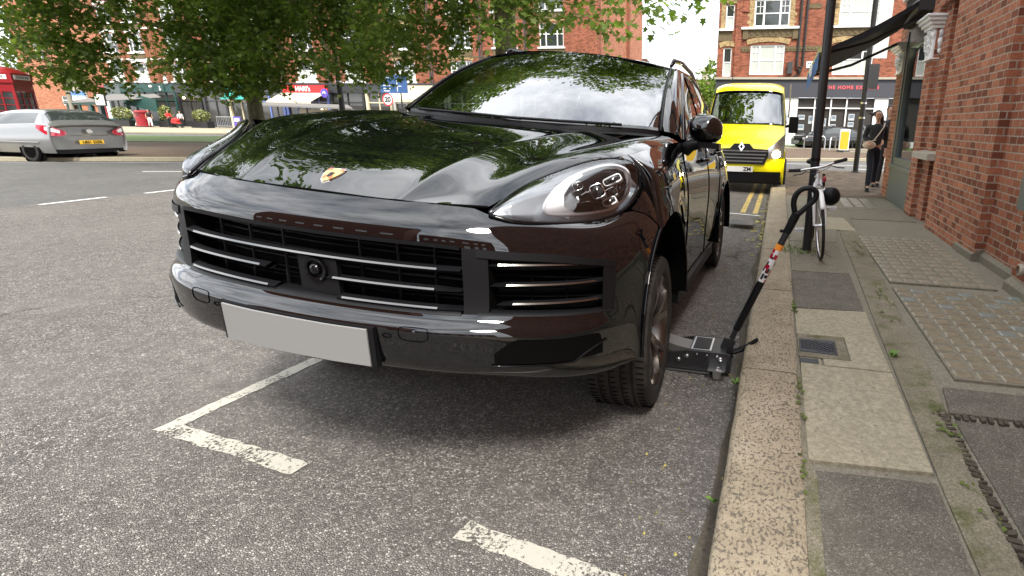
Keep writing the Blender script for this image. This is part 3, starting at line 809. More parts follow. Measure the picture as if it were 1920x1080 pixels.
# ---- wheels ------------------------------------------------------------------------
def make_wheel(xc, yc, s, steer=0.0, zc=0.0, cat=None):
    R, W_ = .378, .29
    root = bpy.data.objects.new('wheel', None); C.objects.link(root); root.parent = suv; root.empty_display_size = .1
    root.location = (SC * xc, SC * yc, SC * (R) + zc); root.rotation_euler = (0, 0, steer)
    T = MB(); T.xf = lambda x, y, z: (SC * x, SC * y, SC * z)
    o = s * W_ / 2
    # profile (radius, offset along axle, + is the outside)
    h = W_ / 2
    gro = [-.075, -.027, .027, .075]
    prof = [(.268, -h + .02), (.285, -h + .005), (.33, -h), (.358, -h + .008), (.371, -h + .028)]
    for g in gro: prof += [(.377, g - .0065), (.368, g - .005), (.368, g + .005), (.377, g + .0065)]
    prof += [(.371, h - .028), (.358, h - .008), (.33, h), (.300, h - .002), (.285, h - .005), (.268, h - .02)]
    T.lathe(prof, (0, 0, 0), (s, 0, 0), 72)
    tyre = T.build('tyre', M['rubber'], root, 35)
    # shoulder sipes: small dark cuts
    T = MB(); T.xf = lambda x, y, z: (SC * x, SC * y, SC * z)
    for k in range(76):
        a = 2 * math.pi * k / 76; ca, sa = math.cos(a), math.sin(a)
        for (x0, x1, rr) in ((h - .052, h - .016, .3745), (-h + .016, -h + .052, .3745)):
            T.obox((s * (x0 + x1) / 2, ca * rr, sa * rr), ((1, 0, 0), (0, ca, sa), (0, -sa, ca)), (abs(x1 - x0) / 2, .0020, .0012))
        for (x0, x1) in ((-.068, -.034), (-.020, .020), (.034, .068)):
            T.obox((s * (x0 + x1) / 2, ca * .3755, sa * .3755), ((1, .35, 0), (0, ca, sa), (0, -sa, ca)), (abs(x1 - x0) / 2, .0022, .0012))
    T.build('tread_cuts', M['dark'], tyre)
    # rim
    T = MB(); T.xf = lambda x, y, z: (SC * x, SC * y, SC * z)
    T.lathe([(.262, -h + .03), (.25, -h + .05), (.235, -.03), (.245, h - .05), (.262, h - .022), (.272, h - .014), (.272, h - .02)], (0, 0, 0), (s, 0, 0), 60)
    rim = T.build('rim', M['alloy'], root, 50)
    T = MB(); T.xf = lambda x, y, z: (SC * x, SC * y, SC * z)
    T.lathe([(0.0, h - .055), (.028, h - .052), (.034, h - .06), (.07, h - .07), (.078, h - .085), (.07, h - .12)], (0, 0, 0), (s, 0, 0), 30)
    for k in range(5):
        a = 2 * math.pi * k / 5 + .25
        for da, db in ((-.10, -.26), (.10, .26)):
            def pt(r, ang, ofs): return Vector((s * ofs, math.cos(ang) * r, math.sin(ang) * r))
            path = [(.06, a + da * 1.2, h - .055), (.12, a + da * 1.1, h - .036), (.19, a + (da + db) / 2, h - .022), (.262, a + db, h - .014)]
            L1, L2, L3, L4 = [], [], [], []
            for r, an, of in path:
                w = .017 + .02 * (.26 - r) * 0; dw = w / r
                L1.append(pt(r, an - dw, of)); L2.append(pt(r, an + dw, of)); L3.append(pt(r, an + dw * .8, of - .04)); L4.append(pt(r, an - dw * .8, of - .04))
            T.grid([L1, L2, L3, L4, L1])
        T.tube([pt(.15, a - .135, h - .05), pt(.175, a, h - .05), pt(.15, a + .135, h - .05)], .010, 5)
    T.build('spokes', M['spoke'], rim, 40)
    T = MB(); T.xf = lambda x, y, z: (SC * x, SC * y, SC * z)
    T.lathe([(.0, -.02), (.19, -.02), (.19, -.0), (.09, -.0), (.09, .02), (0, .02)], (0, 0, 0), (s, 0, 0), 40); T.build('brake_disc', M['silver'], root, 40)
    T = MB(); T.xf = lambda x, y, z: (SC * x, SC * y, SC * z); T.lathe([(0, -h + .04), (.24, -h + .04)], (0, 0, 0), (s, 0, 0), 30); T.build('hub_backing', M['dark'], root)
    return root
fw_ = make_wheel(.828, 1.12, 1, math.radians(2.5), -.030); make_wheel(-.825, 1.12, -1, math.radians(2.5), .008)
make_wheel(.825, 3.93, 1, 0, -.026); make_wheel(-.825, 3.93, -1)
# ================================================================ ground materials
def asphalt(name, base, agg, scale, bumpd, light=0.5, spots=True, crack=False):
    m = mat(name, base, 0.88, spec=0.25); t = NT(m); v = t.coord()
    vor = t.voro(v, scale, 'F1', 'Color'); sp = t.n('ShaderNodeSeparateColor'); t.l(vor, sp.inputs[0])
    edge = t.voro(v, scale, 'DISTANCE_TO_EDGE')
    big = t.noise(v, 0.8, 6, 0.65); mid = t.noise(v, 9, 5, 0.6)
    c = t.ramp(sp.outputs[0], [(0.0, tuple(x * .45 for x in base)), (0.45, base), (0.82, agg), (1.0, tuple(min(1, x * 1.9) for x in agg))])
    c = t.mix(t.ramp(edge, [(0.0, (1, 1, 1)), (0.10, (0, 0, 0))]), c, tuple(x * .32 for x in base))
    c = t.mix(t.ramp(big, [(0.3, (0.0, 0.0, 0.0)), (0.72, (.6, .6, .6))]), c, tuple(x * 1.5 for x in base), 'MIX')
    c = t.mix(t.math('MULTIPLY', t.ramp(mid, [(0.3, (1, 1, 1)), (0.6, (0, 0, 0))]), .45), c, tuple(x * .5 for x in base))
    if spots:
        w = t.voro(v, scale * .16, 'F1'); c = t.mix(t.ramp(w, [(0.0, (1, 1, 1)), (0.055, (1, 1, 1)), (0.07, (0, 0, 0))]), c, (0.42, 0.40, 0.36))
    if crack:
        dn = t.n('ShaderNodeTexNoise'); dn.inputs['Scale'].default_value = 2.2; dn.inputs['Detail'].default_value = 6; t.l(v, dn.inputs['Vector'])
        dv = t.n('ShaderNodeVectorMath', operation='MULTIPLY_ADD'); dv.inputs[1].default_value = (.9, .9, .9); t.l(dn.outputs['Color'], dv.inputs[0]); t.l(v, dv.inputs[2])
        ck = t.voro(dv.outputs[0], .42, 'DISTANCE_TO_EDGE'); f1 = t.ramp(ck, [(0.0, (1, 1, 1)), (0.003, (1, 1, 1)), (0.0085, (0, 0, 0))])
        mk = t.ramp(t.noise(v, .6, 3), [(0.5, (0, 0, 0)), (0.6, (.8, .8, .8))]); c = t.mix(t.math('MULTIPLY', f1, mk), c, tuple(x * .22 for x in base))
        st = t.noise(v, 1.7, 5, .7); c = t.mix(t.ramp(st, [(0.60, (0, 0, 0)), (0.74, (.45, .45, .45))]), c, tuple(x * .45 for x in base))
    t.col(c)
    h = t.math('ADD', t.math('MULTIPLY', sp.outputs[1], .7), t.math('MULTIPLY', t.ramp(edge, [(0, (0, 0, 0)), (.25, (1, 1, 1))]), 1.0))
    t.bump(h, 1.0, bumpd)
    return m
M['asphalt'] = asphalt('coarse_asphalt', (0.18, 0.166, 0.152), (0.32, 0.298, 0.272), 118, 0.005, crack=True)
M['asphalt_far'] = asphalt('smooth_asphalt', (0.13, 0.126, 0.122), (0.18, 0.176, 0.17), 160, 0.002, spots=False)
M['asphalt_walk'] = asphalt('footway_asphalt', (0.20, 0.183, 0.150), (0.27, 0.249, 0.207), 190, 0.003)
def granite():
    m = mat('granite', (0.42, 0.36, 0.27), 0.8, spec=0.3); t = NT(m); v = t.coord()
    vw = t.n('ShaderNodeMapping'); vw.inputs['Scale'].default_value = (1, .75, 1); t.l(v, vw.inputs[0])
    n = t.noise(vw.outputs[0], 88, 4, 0.66); n2 = t.noise(v, 260, 3, 0.6); n3 = t.noise(v, 5, 6, 0.65)
    c = t.ramp(n3, [(0.3, (0.25, 0.21, 0.145)), (0.5, (0.35, 0.295, 0.205)), (0.68, (0.42, 0.36, 0.265)), (0.8, (0.44, 0.36, 0.265))])
    c = t.mix(t.ramp(n2, [(0.40, (.7, .7, .7)), (0.56, (0, 0, 0))]), c, (0.22, 0.175, 0.13))
    c = t.mix(t.ramp(n, [(0.405, (.85, .85, .85)), (0.45, (0, 0, 0))]), c, (0.115, 0.102, 0.082))
    t.col(c); t.bump(t.math('SUBTRACT', n3, t.ramp(n, [(0.38, (1, 1, 1)), (0.47, (0, 0, 0))])), 0.7, 0.005); return m
M['granite'] = granite()
def concrete(name, c0, c1, stain=(0.12, 0.11, 0.08), sc=1.0, moss=0.0):
    m = mat(name, c0, 0.9, spec=0.2); t = NT(m); v = t.coord()
    a = t.noise(v, 2.2 * sc, 7, 0.7); b = t.noise(v, 40 * sc, 6, 0.75); g = t.noise(v, 240, 3, 0.6)
    c = t.ramp(a, [(0.32, c0), (0.68, c1)])
    c = t.mix(t.ramp(b, [(0.42, (.75, .75, .75)), (0.60, (0, 0, 0))]), c, stain)
    w = t.voro(v, 17, 'F1'); c = t.mix(t.ramp(w, [(0.0, (.8, .8, .8)), (0.08, (.8, .8, .8)), (0.14, (0, 0, 0))]), c, tuple(x * .45 for x in c0))
    c = t.mix(t.ramp(g, [(0.38, (.5, .5, .5)), (0.55, (0, 0, 0))]), c, tuple(x * .55 for x in c0))
    if moss:
        mm = t.noise(v, 6, 7, 0.75); c = t.mix(t.ramp(mm, [(0.55 - moss, (0, 0, 0)), (0.72 - moss, (.85, .85, .85))]), c, (0.075, 0.085, 0.022))
    t.col(c); t.bump(t.math('ADD', b, g), 0.5, 0.003); return m
M['conc_light'] = concrete('light_concrete', (0.37, 0.33, 0.235), (0.47, 0.425, 0.315), (0.23, 0.205, 0.145))
M['conc_mid'] = concrete('worn_concrete', (0.225, 0.203, 0.158), (0.31, 0.282, 0.222), (0.15, 0.136, 0.102))
M['conc_mortar'] = concrete('mortar_strip', (0.20, 0.178, 0.128), (0.37, 0.33, 0.25), (0.11, 0.098, 0.068), 2.5, moss=0.04)
M['conc_moss'] = concrete('mossy_concrete', (0.205, 0.186, 0.142), (0.29, 0.264, 0.205), (0.145, 0.131, 0.098), 1.0, moss=-0.03)
M['stone'] = concrete('dressed_stone', (0.40, 0.36, 0.29), (0.52, 0.48, 0.40), (0.28, 0.25, 0.2))
M['dirt'] = concrete('gutter_dirt', (0.085, 0.072, 0.055), (0.13, 0.112, 0.088), (0.06, 0.05, 0.038), 2.0, moss=-.02)
def paint_line(name, col):
    m = mat(name, col, 0.8); t = NT(m); v = t.coord(); n = t.noise(v, 70, 4, 0.7); w = t.noise(v, 6, 4, 0.6)
    f = t.math('ADD', t.math('MULTIPLY', n, .75), t.math('MULTIPLY', w, .45))
    t.col(t.mix(t.noise(v, 30, 5, .7), tuple(x * .72 for x in col), col))
    al = t.ramp(f, [(0.51, (0, 0, 0)), (0.56, (1, 1, 1))]); t.l(al, t.b.inputs['Alpha']); return m
M['line_white'] = paint_line('worn_white_line', (0.46, 0.44, 0.38))
M['line_yellow'] = paint_line('worn_yellow_line', (0.62, 0.45, 0.14))
M['line_clean'] = mat('white_line', (0.68, 0.68, 0.65), 0.7)
def grassm():
    m = mat('grass_green', (0.06, 0.11, 0.02), 0.9); t = NT(m); v = t.coord(); t.col(t.ramp(t.noise(v, 3, 8, .7), [(0.3, (0.035, 0.07, 0.012)), (0.7, (0.11, 0.17, 0.035))])); return m
M['grass'] = grassm()
def brick(name, c1, c2, mortar, rowh=0.075, bw=0.225, bump=0.006, msz=0.010, dirt=0.35, blotch=(0.5, 0.5, 0.5)):
    m = mat(name, c1, 0.85, spec=0.2); t = NT(m)
    uv = t.n('ShaderNodeTexCoord').outputs['UV']
    b = t.n('ShaderNodeTexBrick'); b.inputs['Scale'].default_value = 1.0; b.inputs['Brick Width'].default_value = bw; b.inputs['Row Height'].default_value = rowh
    b.inputs['Mortar Size'].default_value = msz / 2 * 1.1; b.inputs['Mortar Smooth'].default_value = 0.25; b.inputs['Bias'].default_value = 0
    b.inputs['Color1'].default_value = (0, 0, 0, 1); b.inputs['Color2'].default_value = (1, 1, 1, 1); b.inputs['Mortar'].default_value = (.5, .5, .5, 1)
    dn = t.n('ShaderNodeTexNoise'); dn.inputs['Scale'].default_value = 9; dn.inputs['Detail'].default_value = 4; t.l(uv, dn.inputs['Vector'])
    dv = t.n('ShaderNodeVectorMath', operation='SCALE'); dv.inputs['Scale'].default_value = 0.012
    sb = t.n('ShaderNodeVectorMath', operation='SUBTRACT'); sb.inputs[1].default_value = (.5, .5, .5); t.l(dn.outputs['Color'], sb.inputs[0]); t.l(sb.outputs[0], dv.inputs[0])
    ad = t.n('ShaderNodeVectorMath', operation='ADD'); t.l(uv, ad.inputs[0]); t.l(dv.outputs[0], ad.inputs[1]); t.l(ad.outputs[0], b.inputs['Vector'])
    per = b.outputs['Color']; v = t.coord()
    c = t.ramp(per, [(0.0, tuple(x * .50 for x in c1)), (0.25, c1), (0.6, c2), (0.9, tuple(min(1, x * 1.25) for x in c2)), (1.0, tuple(x * .6 for x in c1))])
    n = t.noise(v, 1.1, 7, .7); n2 = t.noise(v, 60, 5, .7)
    c = t.mix(t.ramp(n, [(0.35, (0, 0, 0)), (0.72, (dirt, dirt, dirt))]), c, tuple(x * .42 for x in c1))
    c = t.mix(t.ramp(n2, [(0.38, (.55, .55, .55)), (0.58, (0, 0, 0))]), c, tuple(x * .45 for x in c1))
    mo = t.ramp(t.noise(v, 25, 4, .7), [(0.3, tuple(x * .55 for x in mortar)), (0.7, mortar)])
    c = t.mix(b.outputs['Fac'], c, mo); t.col(c)
    hh = t.math('SUBTRACT', t.math('MULTIPLY', n2, .5), b.outputs['Fac']); t.bump(hh, 1.0, bump)
    return m
M['brick'] = brick('red_brick', (0.31, 0.105, 0.060), (0.43, 0.165, 0.090), (0.43, 0.36, 0.28), bw=0.17, bump=0.008, msz=.013)
M['brick_far'] = brick('red_brick_far', (0.25, 0.080, 0.048), (0.34, 0.115, 0.066), (0.28, 0.16, 0.10), bump=0.003, dirt=.45)
M['brick_orange'] = brick('orange_brick', (0.40, 0.15, 0.085), (0.48, 0.195, 0.11), (0.42, 0.26, 0.17), bump=0.002, dirt=.3)
M['brick_brown'] = brick('brown_brick', (0.24, 0.085, 0.045), (0.33, 0.12, 0.06), (0.26, 0.17, 0.11), bump=0.002, dirt=.5)
M['brick_buff'] = brick('buff_brick', (0.40, 0.27, 0.12), (0.50, 0.36, 0.18), (0.33, 0.26, 0.17), rowh=0.075, bw=0.11, dirt=.6, bump=.002)
M['terracotta'] = concrete('carved_terracotta', (0.13, 0.10, 0.055), (0.24, 0.18, 0.10), (0.07, 0.055, 0.035), 3)
M['slate'] = mat('dark_slate', (0.035, 0.037, 0.04), 0.6)
M['roof_tile'] = mat('brown_roof_tile', (0.12, 0.06, 0.045), 0.8)
M['green_p'] = mat('bottle_green_paint', (0.012, 0.055, 0.045), 0.5)
M['grey_p'] = mat('grey_green_paint', (0.085, 0.105, 0.105), 0.45)
M['navy_p'] = mat('charcoal_fascia', (0.045, 0.045, 0.055), 0.6)
M['teal_p'] = mat('turquoise_fascia', (0.05, 0.42, 0.36), 0.5)
M['blue_p'] = mat('periwinkle_paint', (0.16, 0.23, 0.58), 0.5)
M['red_p'] = mat('scarlet_fascia', (0.70, 0.012, 0.015), 0.45)
M['cream_p'] = mat('cream_paint', (0.62, 0.55, 0.38), 0.6)
M['purple_p'] = mat('purple_sign', (0.10, 0.06, 0.38), 0.4)
M['curtain'] = mat('net_curtain', (0.42, 0.44, 0.40), 0.7)
M['black_p'] = mat('black_ironwork', (0.016, 0.016, 0.017), 0.45)
M['iron'] = mat('cast_iron_cover', (0.03, 0.034, 0.042), 0.5, 0.5)
M['wood'] = mat('weathered_post', (0.22, 0.20, 0.16), 0.8)
M['yellow_p'] = mat('yellow_bollard', (0.62, 0.40, 0.03), 0.4)
M['lamp_on'] = mat('warm_lamp', (1, .7, .3), 0.4, emit=(1, 0.62, 0.25), es=5)
M['canvas'] = mat('black_canvas', (0.016, 0.016, 0.02), 0.85)
M['awn_cream'] = mat('cream_canvas', (0.60, 0.54, 0.40), 0.8)

# ================================================================ ground, roads, footways
def sheet(name, pts, z, m, kind='structure', sub=None):
    b = MB(); b.add([(x, y, z) for x, y in pts], [tuple(range(len(pts)))]); o = b.build(name, m); o['kind'] = kind; return o
b = MB()
for x0, x1, y0, y1 in ((-300, -11.3, -60, 700), (-11.3, 300, 17.2, 700), (-11.3, 300, -60, -14), (-.05, 300, -14, 17.2)): b.add([(x0, y0, 0), (x1, y0, 0), (x1, y1, 0), (x0, y1, 0)], [(0, 1, 2, 3)])
b.build('ground', M['asphalt_far'])['kind'] = 'structure'
# near carriageway: coarse chippings, slightly cambered to the gutter
b = MB(); ys = [-14, -4, 0, 1, 2, 3, 4, 6, 8, 12, 17.2]
cam_x = [-11.3, -6, -3, -2.0, -1.2, -.75, -.45, -.2, -.09]; cam_z = [.001, .010, .010, .006, -.010, -.026, -.036, -.044, -.046]
b.grid([[(x, y, z) for x, z in zip(cam_x, cam_z)] for y in ys]); b.build('road', M['asphalt'])['kind'] = 'structure'
RZ0 = 0.0
def road_z(x): return float(np.interp(x, cam_x, cam_z)) + RZ0
b = MB(); b.grid([[(x, y, road_z(x) + .003) for x in (-.155 + .02 * math.sin(y * 3.1) + .014 * math.sin(y * 7.7), -.10)] for y in [k * .25 for k in range(-16, 69)]])
b.build('gutter', M['dirt'])['kind'] = 'structure'
# footway base
sheet('pavement', [(.15, -14), (8, -14), (8, 17.4), (.15, 17.4)], .098, M['conc_mid'])
rnd = random.Random(4)
b = MB()
kj = [-3.2, -1.7, .0 - .1, 1.28, 2.80, 4.36, 5.9, 7.45, 9.0, 10.3, 11.6, 13.0, 14.4, 15.8, 17.3]
for y0, y1 in zip(kj[:-1], kj[1:]):
    g = .006; xi = .192 + rnd.uniform(-.004, .004); xo = -.108 + rnd.uniform(-.004, .004); n = 12; R_ = []
    for k in range(n + 1):
        y = y0 + g + (y1 - y0 - 2 * g) * k / n; e = .010 if k in (0, n) else 0; w = rnd.uniform(-.003, .003)
        R_.append([(xo + w, y, -.06), (xo + w, y, .085), (xo + .008 + w, y, .106 - e * .6), (xo + .028 + w, y, .118 - e * .6), (xo + .07, y, .122 - e + rnd.uniform(-.0015, .0015)), (.04, y, .122 - e + rnd.uniform(-.0015, .0015)), (xi - .02, y, .121 - e), (xi + w, y, .112 - e), (xi + w, y, .02)])
    b.grid(R_, flip=True); b.add([p for p in R_[0]], [tuple(range(9))]); b.add([p for p in R_[-1]], [tuple(range(8, -1, -1))])
b.build('kerb', M['granite'], None, 60)['kind'] = 'structure'
def slab(name, pts, m, z=.112, th=.02, jit=0):
    q = MB(); q.prism([(x, y, z - th) for x, y in pts], (0, 0, th)); o = q.build(name, m, None, None, bevel=.003); o['kind'] = 'structure'; return o
slab('paving_slab', [(.215, 2.00), (.690, 2.03), (.700, 2.94), (.33, 2.94), (.33, 3.03), (.215, 3.03)], M['conc_light'], .1145)
slab('paving_slab', [(.345, 2.955), (.700, 2.955), (.705, 3.98), (.205, 3.93), (.205, 3.41), (.50, 3.42), (.50, 3.05), (.345, 3.045)], M['conc_light'], .113)
slab('paving_slab', [(.21, -.6), (.66, -.6), (.685, 1.97), (.24, 1.94)], M['asphalt_walk'], .109)
slab('paving_slab', [(.205, 3.96), (.70, 4.0), (.72, 5.05), (.205, 5.02)], M['asphalt_walk'], .110)
slab('paving_slab', [(.205, 5.04), (.72, 5.07), (.74, 6.45), (.205, 6.42)], M['conc_moss'], .111)
slab('paving_slab', [(.205, 6.44), (.74, 6.47), (.90, 8.3), (.205, 8.3)], M['conc_mid'], .112)
slab('paving_slab', [(.62, 7.3), (1.05, 7.3), (1.0, 8.3), (.62, 8.3)], M['conc_light'], .1165)
slab('manhole_surround', [(.207, 3.05), (.49, 3.05), (.49, 3.41), (.207, 3.41)], M['conc_mortar'], .1135)
q = MB(); q.prism([(.215, 3.115, .10), (.435, 3.105, .10), (.435, 3.33, .10), (.215, 3.32, .10)], (0, 0, .0175)); cov_ = q.build('manhole_cover', M['iron'], None, None, bevel=.004)
tag(cov_, 'larger dark iron access cover with a raised lattice, beside the kerb', 'manhole cover')
q = MB()
for k in range(-4, 9):
    for sgn in (1, -1):
        pts = []
        for j in range(5):
            x = .225 + .05 * j; y = 3.12 + .035 * k + sgn * (x - .225) * .8
            if 3.125 < y < 3.31: pts.append((x, y, .118))
        if len(pts) > 1: q.tube(pts, .0022, 4)
q.build('lattice', M['iron'], cov_)
q = MB(); q.prism([(.212, 2.95, .10), (.318, 2.95, .10), (.318, 3.02, .10), (.212, 3.02, .10)], (0, 0, .0165)); tag(q.build('manhole_cover', M['iron'], None, None, bevel=.003), 'smaller plain iron stopcock cover on the corner of the pale slab', 'manhole cover')
# mortar strips
slab('footway_strip', [(.70, 1.0), (.80, 1.0), (.85, 1.8), (.88, 2.6), (.92, 3.1), (.95, 3.9), (1.0, 5.0), (1.06, 7.0), (1.10, 8.6), (.95, 8.6), (.83, 7.0), (.78, 5.0), (.745, 3.9), (.715, 2.6), (.70, 1.9)], M['conc_mortar'], .1105)
slab('footway_strip', [(.19, -.6), (.215, -.6), (.245, 1.9), (.22, 2.0), (.212, 2.95), (.19, 2.95)], M['conc_mortar'], .1105)
slab('footway_strip', [(.70, -.5), (.80, -.5), (.845, 2.42), (.82, 2.6), (.72, 2.0)], M['conc_mortar'], .1125)
# dark asphalt reinstatements by the wall and rough joint
slab('footway_patch', [(.91, -.6), (2.3, -.6), (2.3, 2.46), (.895, 2.50)], M['asphalt_walk'], .107)
slab('footway_patch', [(.89, 2.56), (2.3, 2.60), (2.3, 2.86), (.93, 2.84)], M['asphalt_walk'], .1115)
q = MB()
for (ax, ay, bx_, by_) in ((.855, 2.52, .86, -.5), (.87, 2.53, 2.3, 2.53)):
    L = math.hypot(bx_ - ax, by_ - ay); n = int(L / .035)
    for k in range(n):
        f = (k + rnd.random() * .3) / n; x = ax + (bx_ - ax) * f; y = ay + (by_ - ay) * f
        ux, uy = ((bx_ - ax) / L, (by_ - ay) / L); w = .018 + rnd.uniform(-.006, .006)
        q.obox((x + rnd.uniform(-.004, .004), y, .108), ((ux, uy, rnd.uniform(-.3, .3)), (-uy, ux, rnd.uniform(-.3, .3)), (0, 0, 1)), (.010, w, .006 + rnd.random() * .004))
q.build('tarred_joint', M['dirt'])['kind'] = 'structure'
# brick paved far footway
def paver():
    m = brick('paver', (0.18, 0.135, 0.10), (0.24, 0.18, 0.135), (0.10, 0.085, 0.065), rowh=.10, bw=.20, bump=.002, dirt=.5); return m
M['paver'] = paver()
sheet('brick_footway', [(.195, 10.9), (8, 10.9), (8, 17.3), (.195, 17.3)], .113, M['paver'])
slab('paving_slab', [(.205, 8.33), (2.0, 8.33), (2.0, 9.35), (.205, 9.3)], M['conc_moss'], .111)
slab('paving_slab', [(.205, 9.33), (2.0, 9.38), (2.0, 10.88), (.205, 10.85)], M['conc_mid'], .112)

# pavement lights: little glass lenses in a concrete frame
def lights(name, label, x0, x1, y0, y1, nx, ny, glassm, z=.1135, shear=0.0, special=None):
    q = MB(); q.prism([(x0, y0, z - .02), (x1, y0, z - .02), (x1 + shear, y1, z - .02), (x0 + shear, y1, z - .02)], (0, 0, .02))
    o = q.build(name, M['conc_moss'] if name == 'pavement_light' else M['conc_mid']); tag(o, label, 'pavement light', 'glazed light panels set in the footway')
    for key, mm in glassm.items():
        q = MB()
        for i in range(nx):
            for j in range(ny):
                blue = special and special(i, j)
                if (key == 'blue') != bool(blue): continue
                cx = x0 + (i + .5) * (x1 - x0) / nx + shear * (j + .5) / ny; cy = y0 + (j + .5) * (y1 - y0) / ny
                hx = (x1 - x0) / nx * .39; hy = (y1 - y0) / ny * .34
                q.grid([[(cx - hx, cy - hy, z + .001), (cx - hx, cy + hy, z + .001)], [(cx - hx * .82, cy - hy * .8, z + .006), (cx - hx * .82, cy + hy * .8, z + .006)], [(cx + hx * .82, cy - hy * .8, z + .006), (cx + hx * .82, cy + hy * .8, z + .006)], [(cx + hx, cy - hy, z + .001), (cx + hx, cy + hy, z + .001)]])
                for sy in (-1, 1): q.add([(cx - hx, cy + sy * hy, z + .001), (cx - hx * .82, cy + sy * hy * .8, z + .006), (cx + hx * .82, cy + sy * hy * .8, z + .006), (cx + hx, cy + sy * hy, z + .001)], [(0, 1, 2, 3)])
        q.build('glass_lens', mm, o)
    return o
def lensmat(name, c):
    m = mat(name, c, 0.28, spec=.5); t = NT(m); v = t.coord(); t.col(t.ramp(t.noise(v, 18, 5, .7), [(0.35, tuple(x * .6 for x in c)), (0.7, c)])); return m
M['lens_tan'] = lensmat('dusty_lens', (0.27, 0.235, 0.165)); M['lens_grey'] = lensmat('clean_lens', (0.25, 0.28, 0.26)); M['lens_pale'] = lensmat('pale_lens', (0.32, 0.29, 0.22))
lights('pavement_light', 'nearest glazed pavement light panel with tan and grey lenses', 1.02, 1.98, 2.96, 4.70, 8, 14, {'tan': M['lens_tan'], 'blue': M['lens_grey']}, special=lambda i, j: (i * 7 + j * 3) % 11 < 3 and (j > 9 or i > 3))
lights('pavement_light', 'middle glazed pavement light panel with pale lenses by the brick wall', 1.03, 1.88, 4.88, 6.98, 7, 13, {'pale': M['lens_pale']})
lights('pavement_light', 'small far pavement light panel before the grey shopfront', 1.12, 1.68, 9.52, 10.7, 3, 7, {'pale': M['lens_pale']})

# markings
def strip(name, a, b_, w, m, z=.0, seg=1, ragged=0.0, road=True):
    a = Vector((*a, 0)); b_ = Vector((*b_, 0)); d = (b_ - a).normalized(); nrm = Vector((-d.y, d.x, 0)); L = (b_ - a).length
    q = MB(); n = max(1, int(L / .04)) if ragged else 6; rr = []
    for k in range(n + 1):
        p = a + d * L * k / n; w1 = w / 2 + rnd.uniform(-ragged, ragged); w2 = w / 2 + rnd.uniform(-ragged, ragged)
        pl = p - nrm * w1; pr = p + nrm * w2
        zz = lambda P: (road_z(P.x) if road and -11.3 < P.x < -.09 else 0.0) + .004 + z
        rr.append([(pl.x, pl.y, zz(pl)), (pr.x, pr.y, zz(pr))])
    q.grid(rr); o = q.build(name, m); o['kind'] = 'structure'; return o
strip('bay_marking', (-2.665, 1.62), (-2.60, 2.47), .082, M['line_white'], ragged=.006)
strip('bay_marking', (-2.66, 1.655), (-1.83, 1.555), .085, M['line_white'], z=.001, ragged=.007)
strip('bay_marking', (-1.01, 1.437), (-.30, 1.335), .088, M['line_white'], ragged=.007)
strip('bay_marking', (-2.3, 9.12), (-.22, 9.05), .06, M['line_clean'])
strip('yellow_line', (-.52, 9.2), (-.47, 17), .085, M['line_yellow'], ragged=.004); strip('yellow_line', (-.31, 9.2), (-.27, 17), .085, M['line_yellow'], ragged=.004)
for y0 in (6.05, 7.55, 9.05): strip('lane_marking', (-11.2, y0), (-11.25, y0 + .93), .10, M['line_clean'], road=False, z=.004)
strip('lane_marking', (-15.5, 10.5), (-13.4, 11.5), .10, M['line_clean'], road=False)
strip('lane_marking', (-24.0, 9.9), (-15.0, 14.2), .06, M['line_clean'], road=False)
# reservation and far carriageway on the left
dx, dy = .887, .462
def rp(s, t): return (-19.06 + dx * s - dy * t, 12.6 + dy * s + dx * t)     # s along the kerb, t away from us
def far_strip(name, t0, t1, z, m, s0=-60, s1=70): 
    q = MB(); P_ = [rp(s0, t0), rp(s1, t0), rp(s1, t1), rp(s0, t1)]; q.prism([(x, y, z - .1) for x, y in P_], (0, 0, .1)); o = q.build(name, m); o['kind'] = 'structure'; return o
M['res'] = concrete('brown_gravel', (0.13, 0.095, 0.07), (0.19, 0.145, 0.11), (0.10, 0.07, 0.05), .5)
far_strip('reservation_kerb', .0, .5, .11, M['conc_light']); far_strip('reservation', .5, 11.4, .105, M['res']); far_strip('grass', 11.4, 20, .13, M['grass'])
far_strip('far_kerb', 27.4, 27.8, .12, M['conc_light']); far_strip('far_footway', 27.8, 60, .115, M['conc_light'])
q = MB(); q.prism([(*rp(-60, 22.3), .004), (*rp(70, 22.3), .004), (*rp(70, 22.6), .004), (*rp(-60, 22.6), .004)], (0, 0, .003)); q.build('lane_marking', M['line_clean'])['kind'] = 'structure'
# cross road and footway before the far corner building
b = MB(); b.prism([(-4.6, 33.2, 0), (14, 33.2, 0), (14, 38, 0), (-4.6, 38, 0)], (0, 0, .12)); b.build('far_pavement', M['conc_mid'])['kind'] = 'structure'
b = MB(); b.prism([(-4.6, 33.0, 0), (14, 33.0, 0), (14, 33.2, 0), (-4.6, 33.2, 0)], (0, 0, .125)); b.build('far_pavement_kerb', M['conc_light'])['kind'] = 'structure'
strip('lane_marking', (-2, 24.5), (12, 24.9), .12, M['line_clean'], road=False); strip('lane_marking', (-2, 21.4), (12, 21.9), .12, M['line_clean'], road=False); strip('lane_marking', (2.6, 19.8), (8, 19.9), .14, M['line_clean'], road=False)
b = MB(); b.prism([(3.2, 29.6, 0), (5.4, 29.6, 0), (5.4, 31.0, 0), (3.2, 31.0, 0)], (0, 0, .14)); b.build('traffic_island', M['conc_mid'])['kind'] = 'structure'
# drain grate
q = MB(); q.prism([(-.62, 7.75, .02), (-.28, 7.75, .02), (-.28, 8.15, .02), (-.62, 8.15, .02)], (0, 0, .006)); q.build('drain_grate', M['iron']); tag(bpy.data.objects['drain_grate'], 'flat road drain cover in the gutter ahead of the yellow lines', 'drain cover')
bpy.data.objects['drain_grate'].location.z = .003
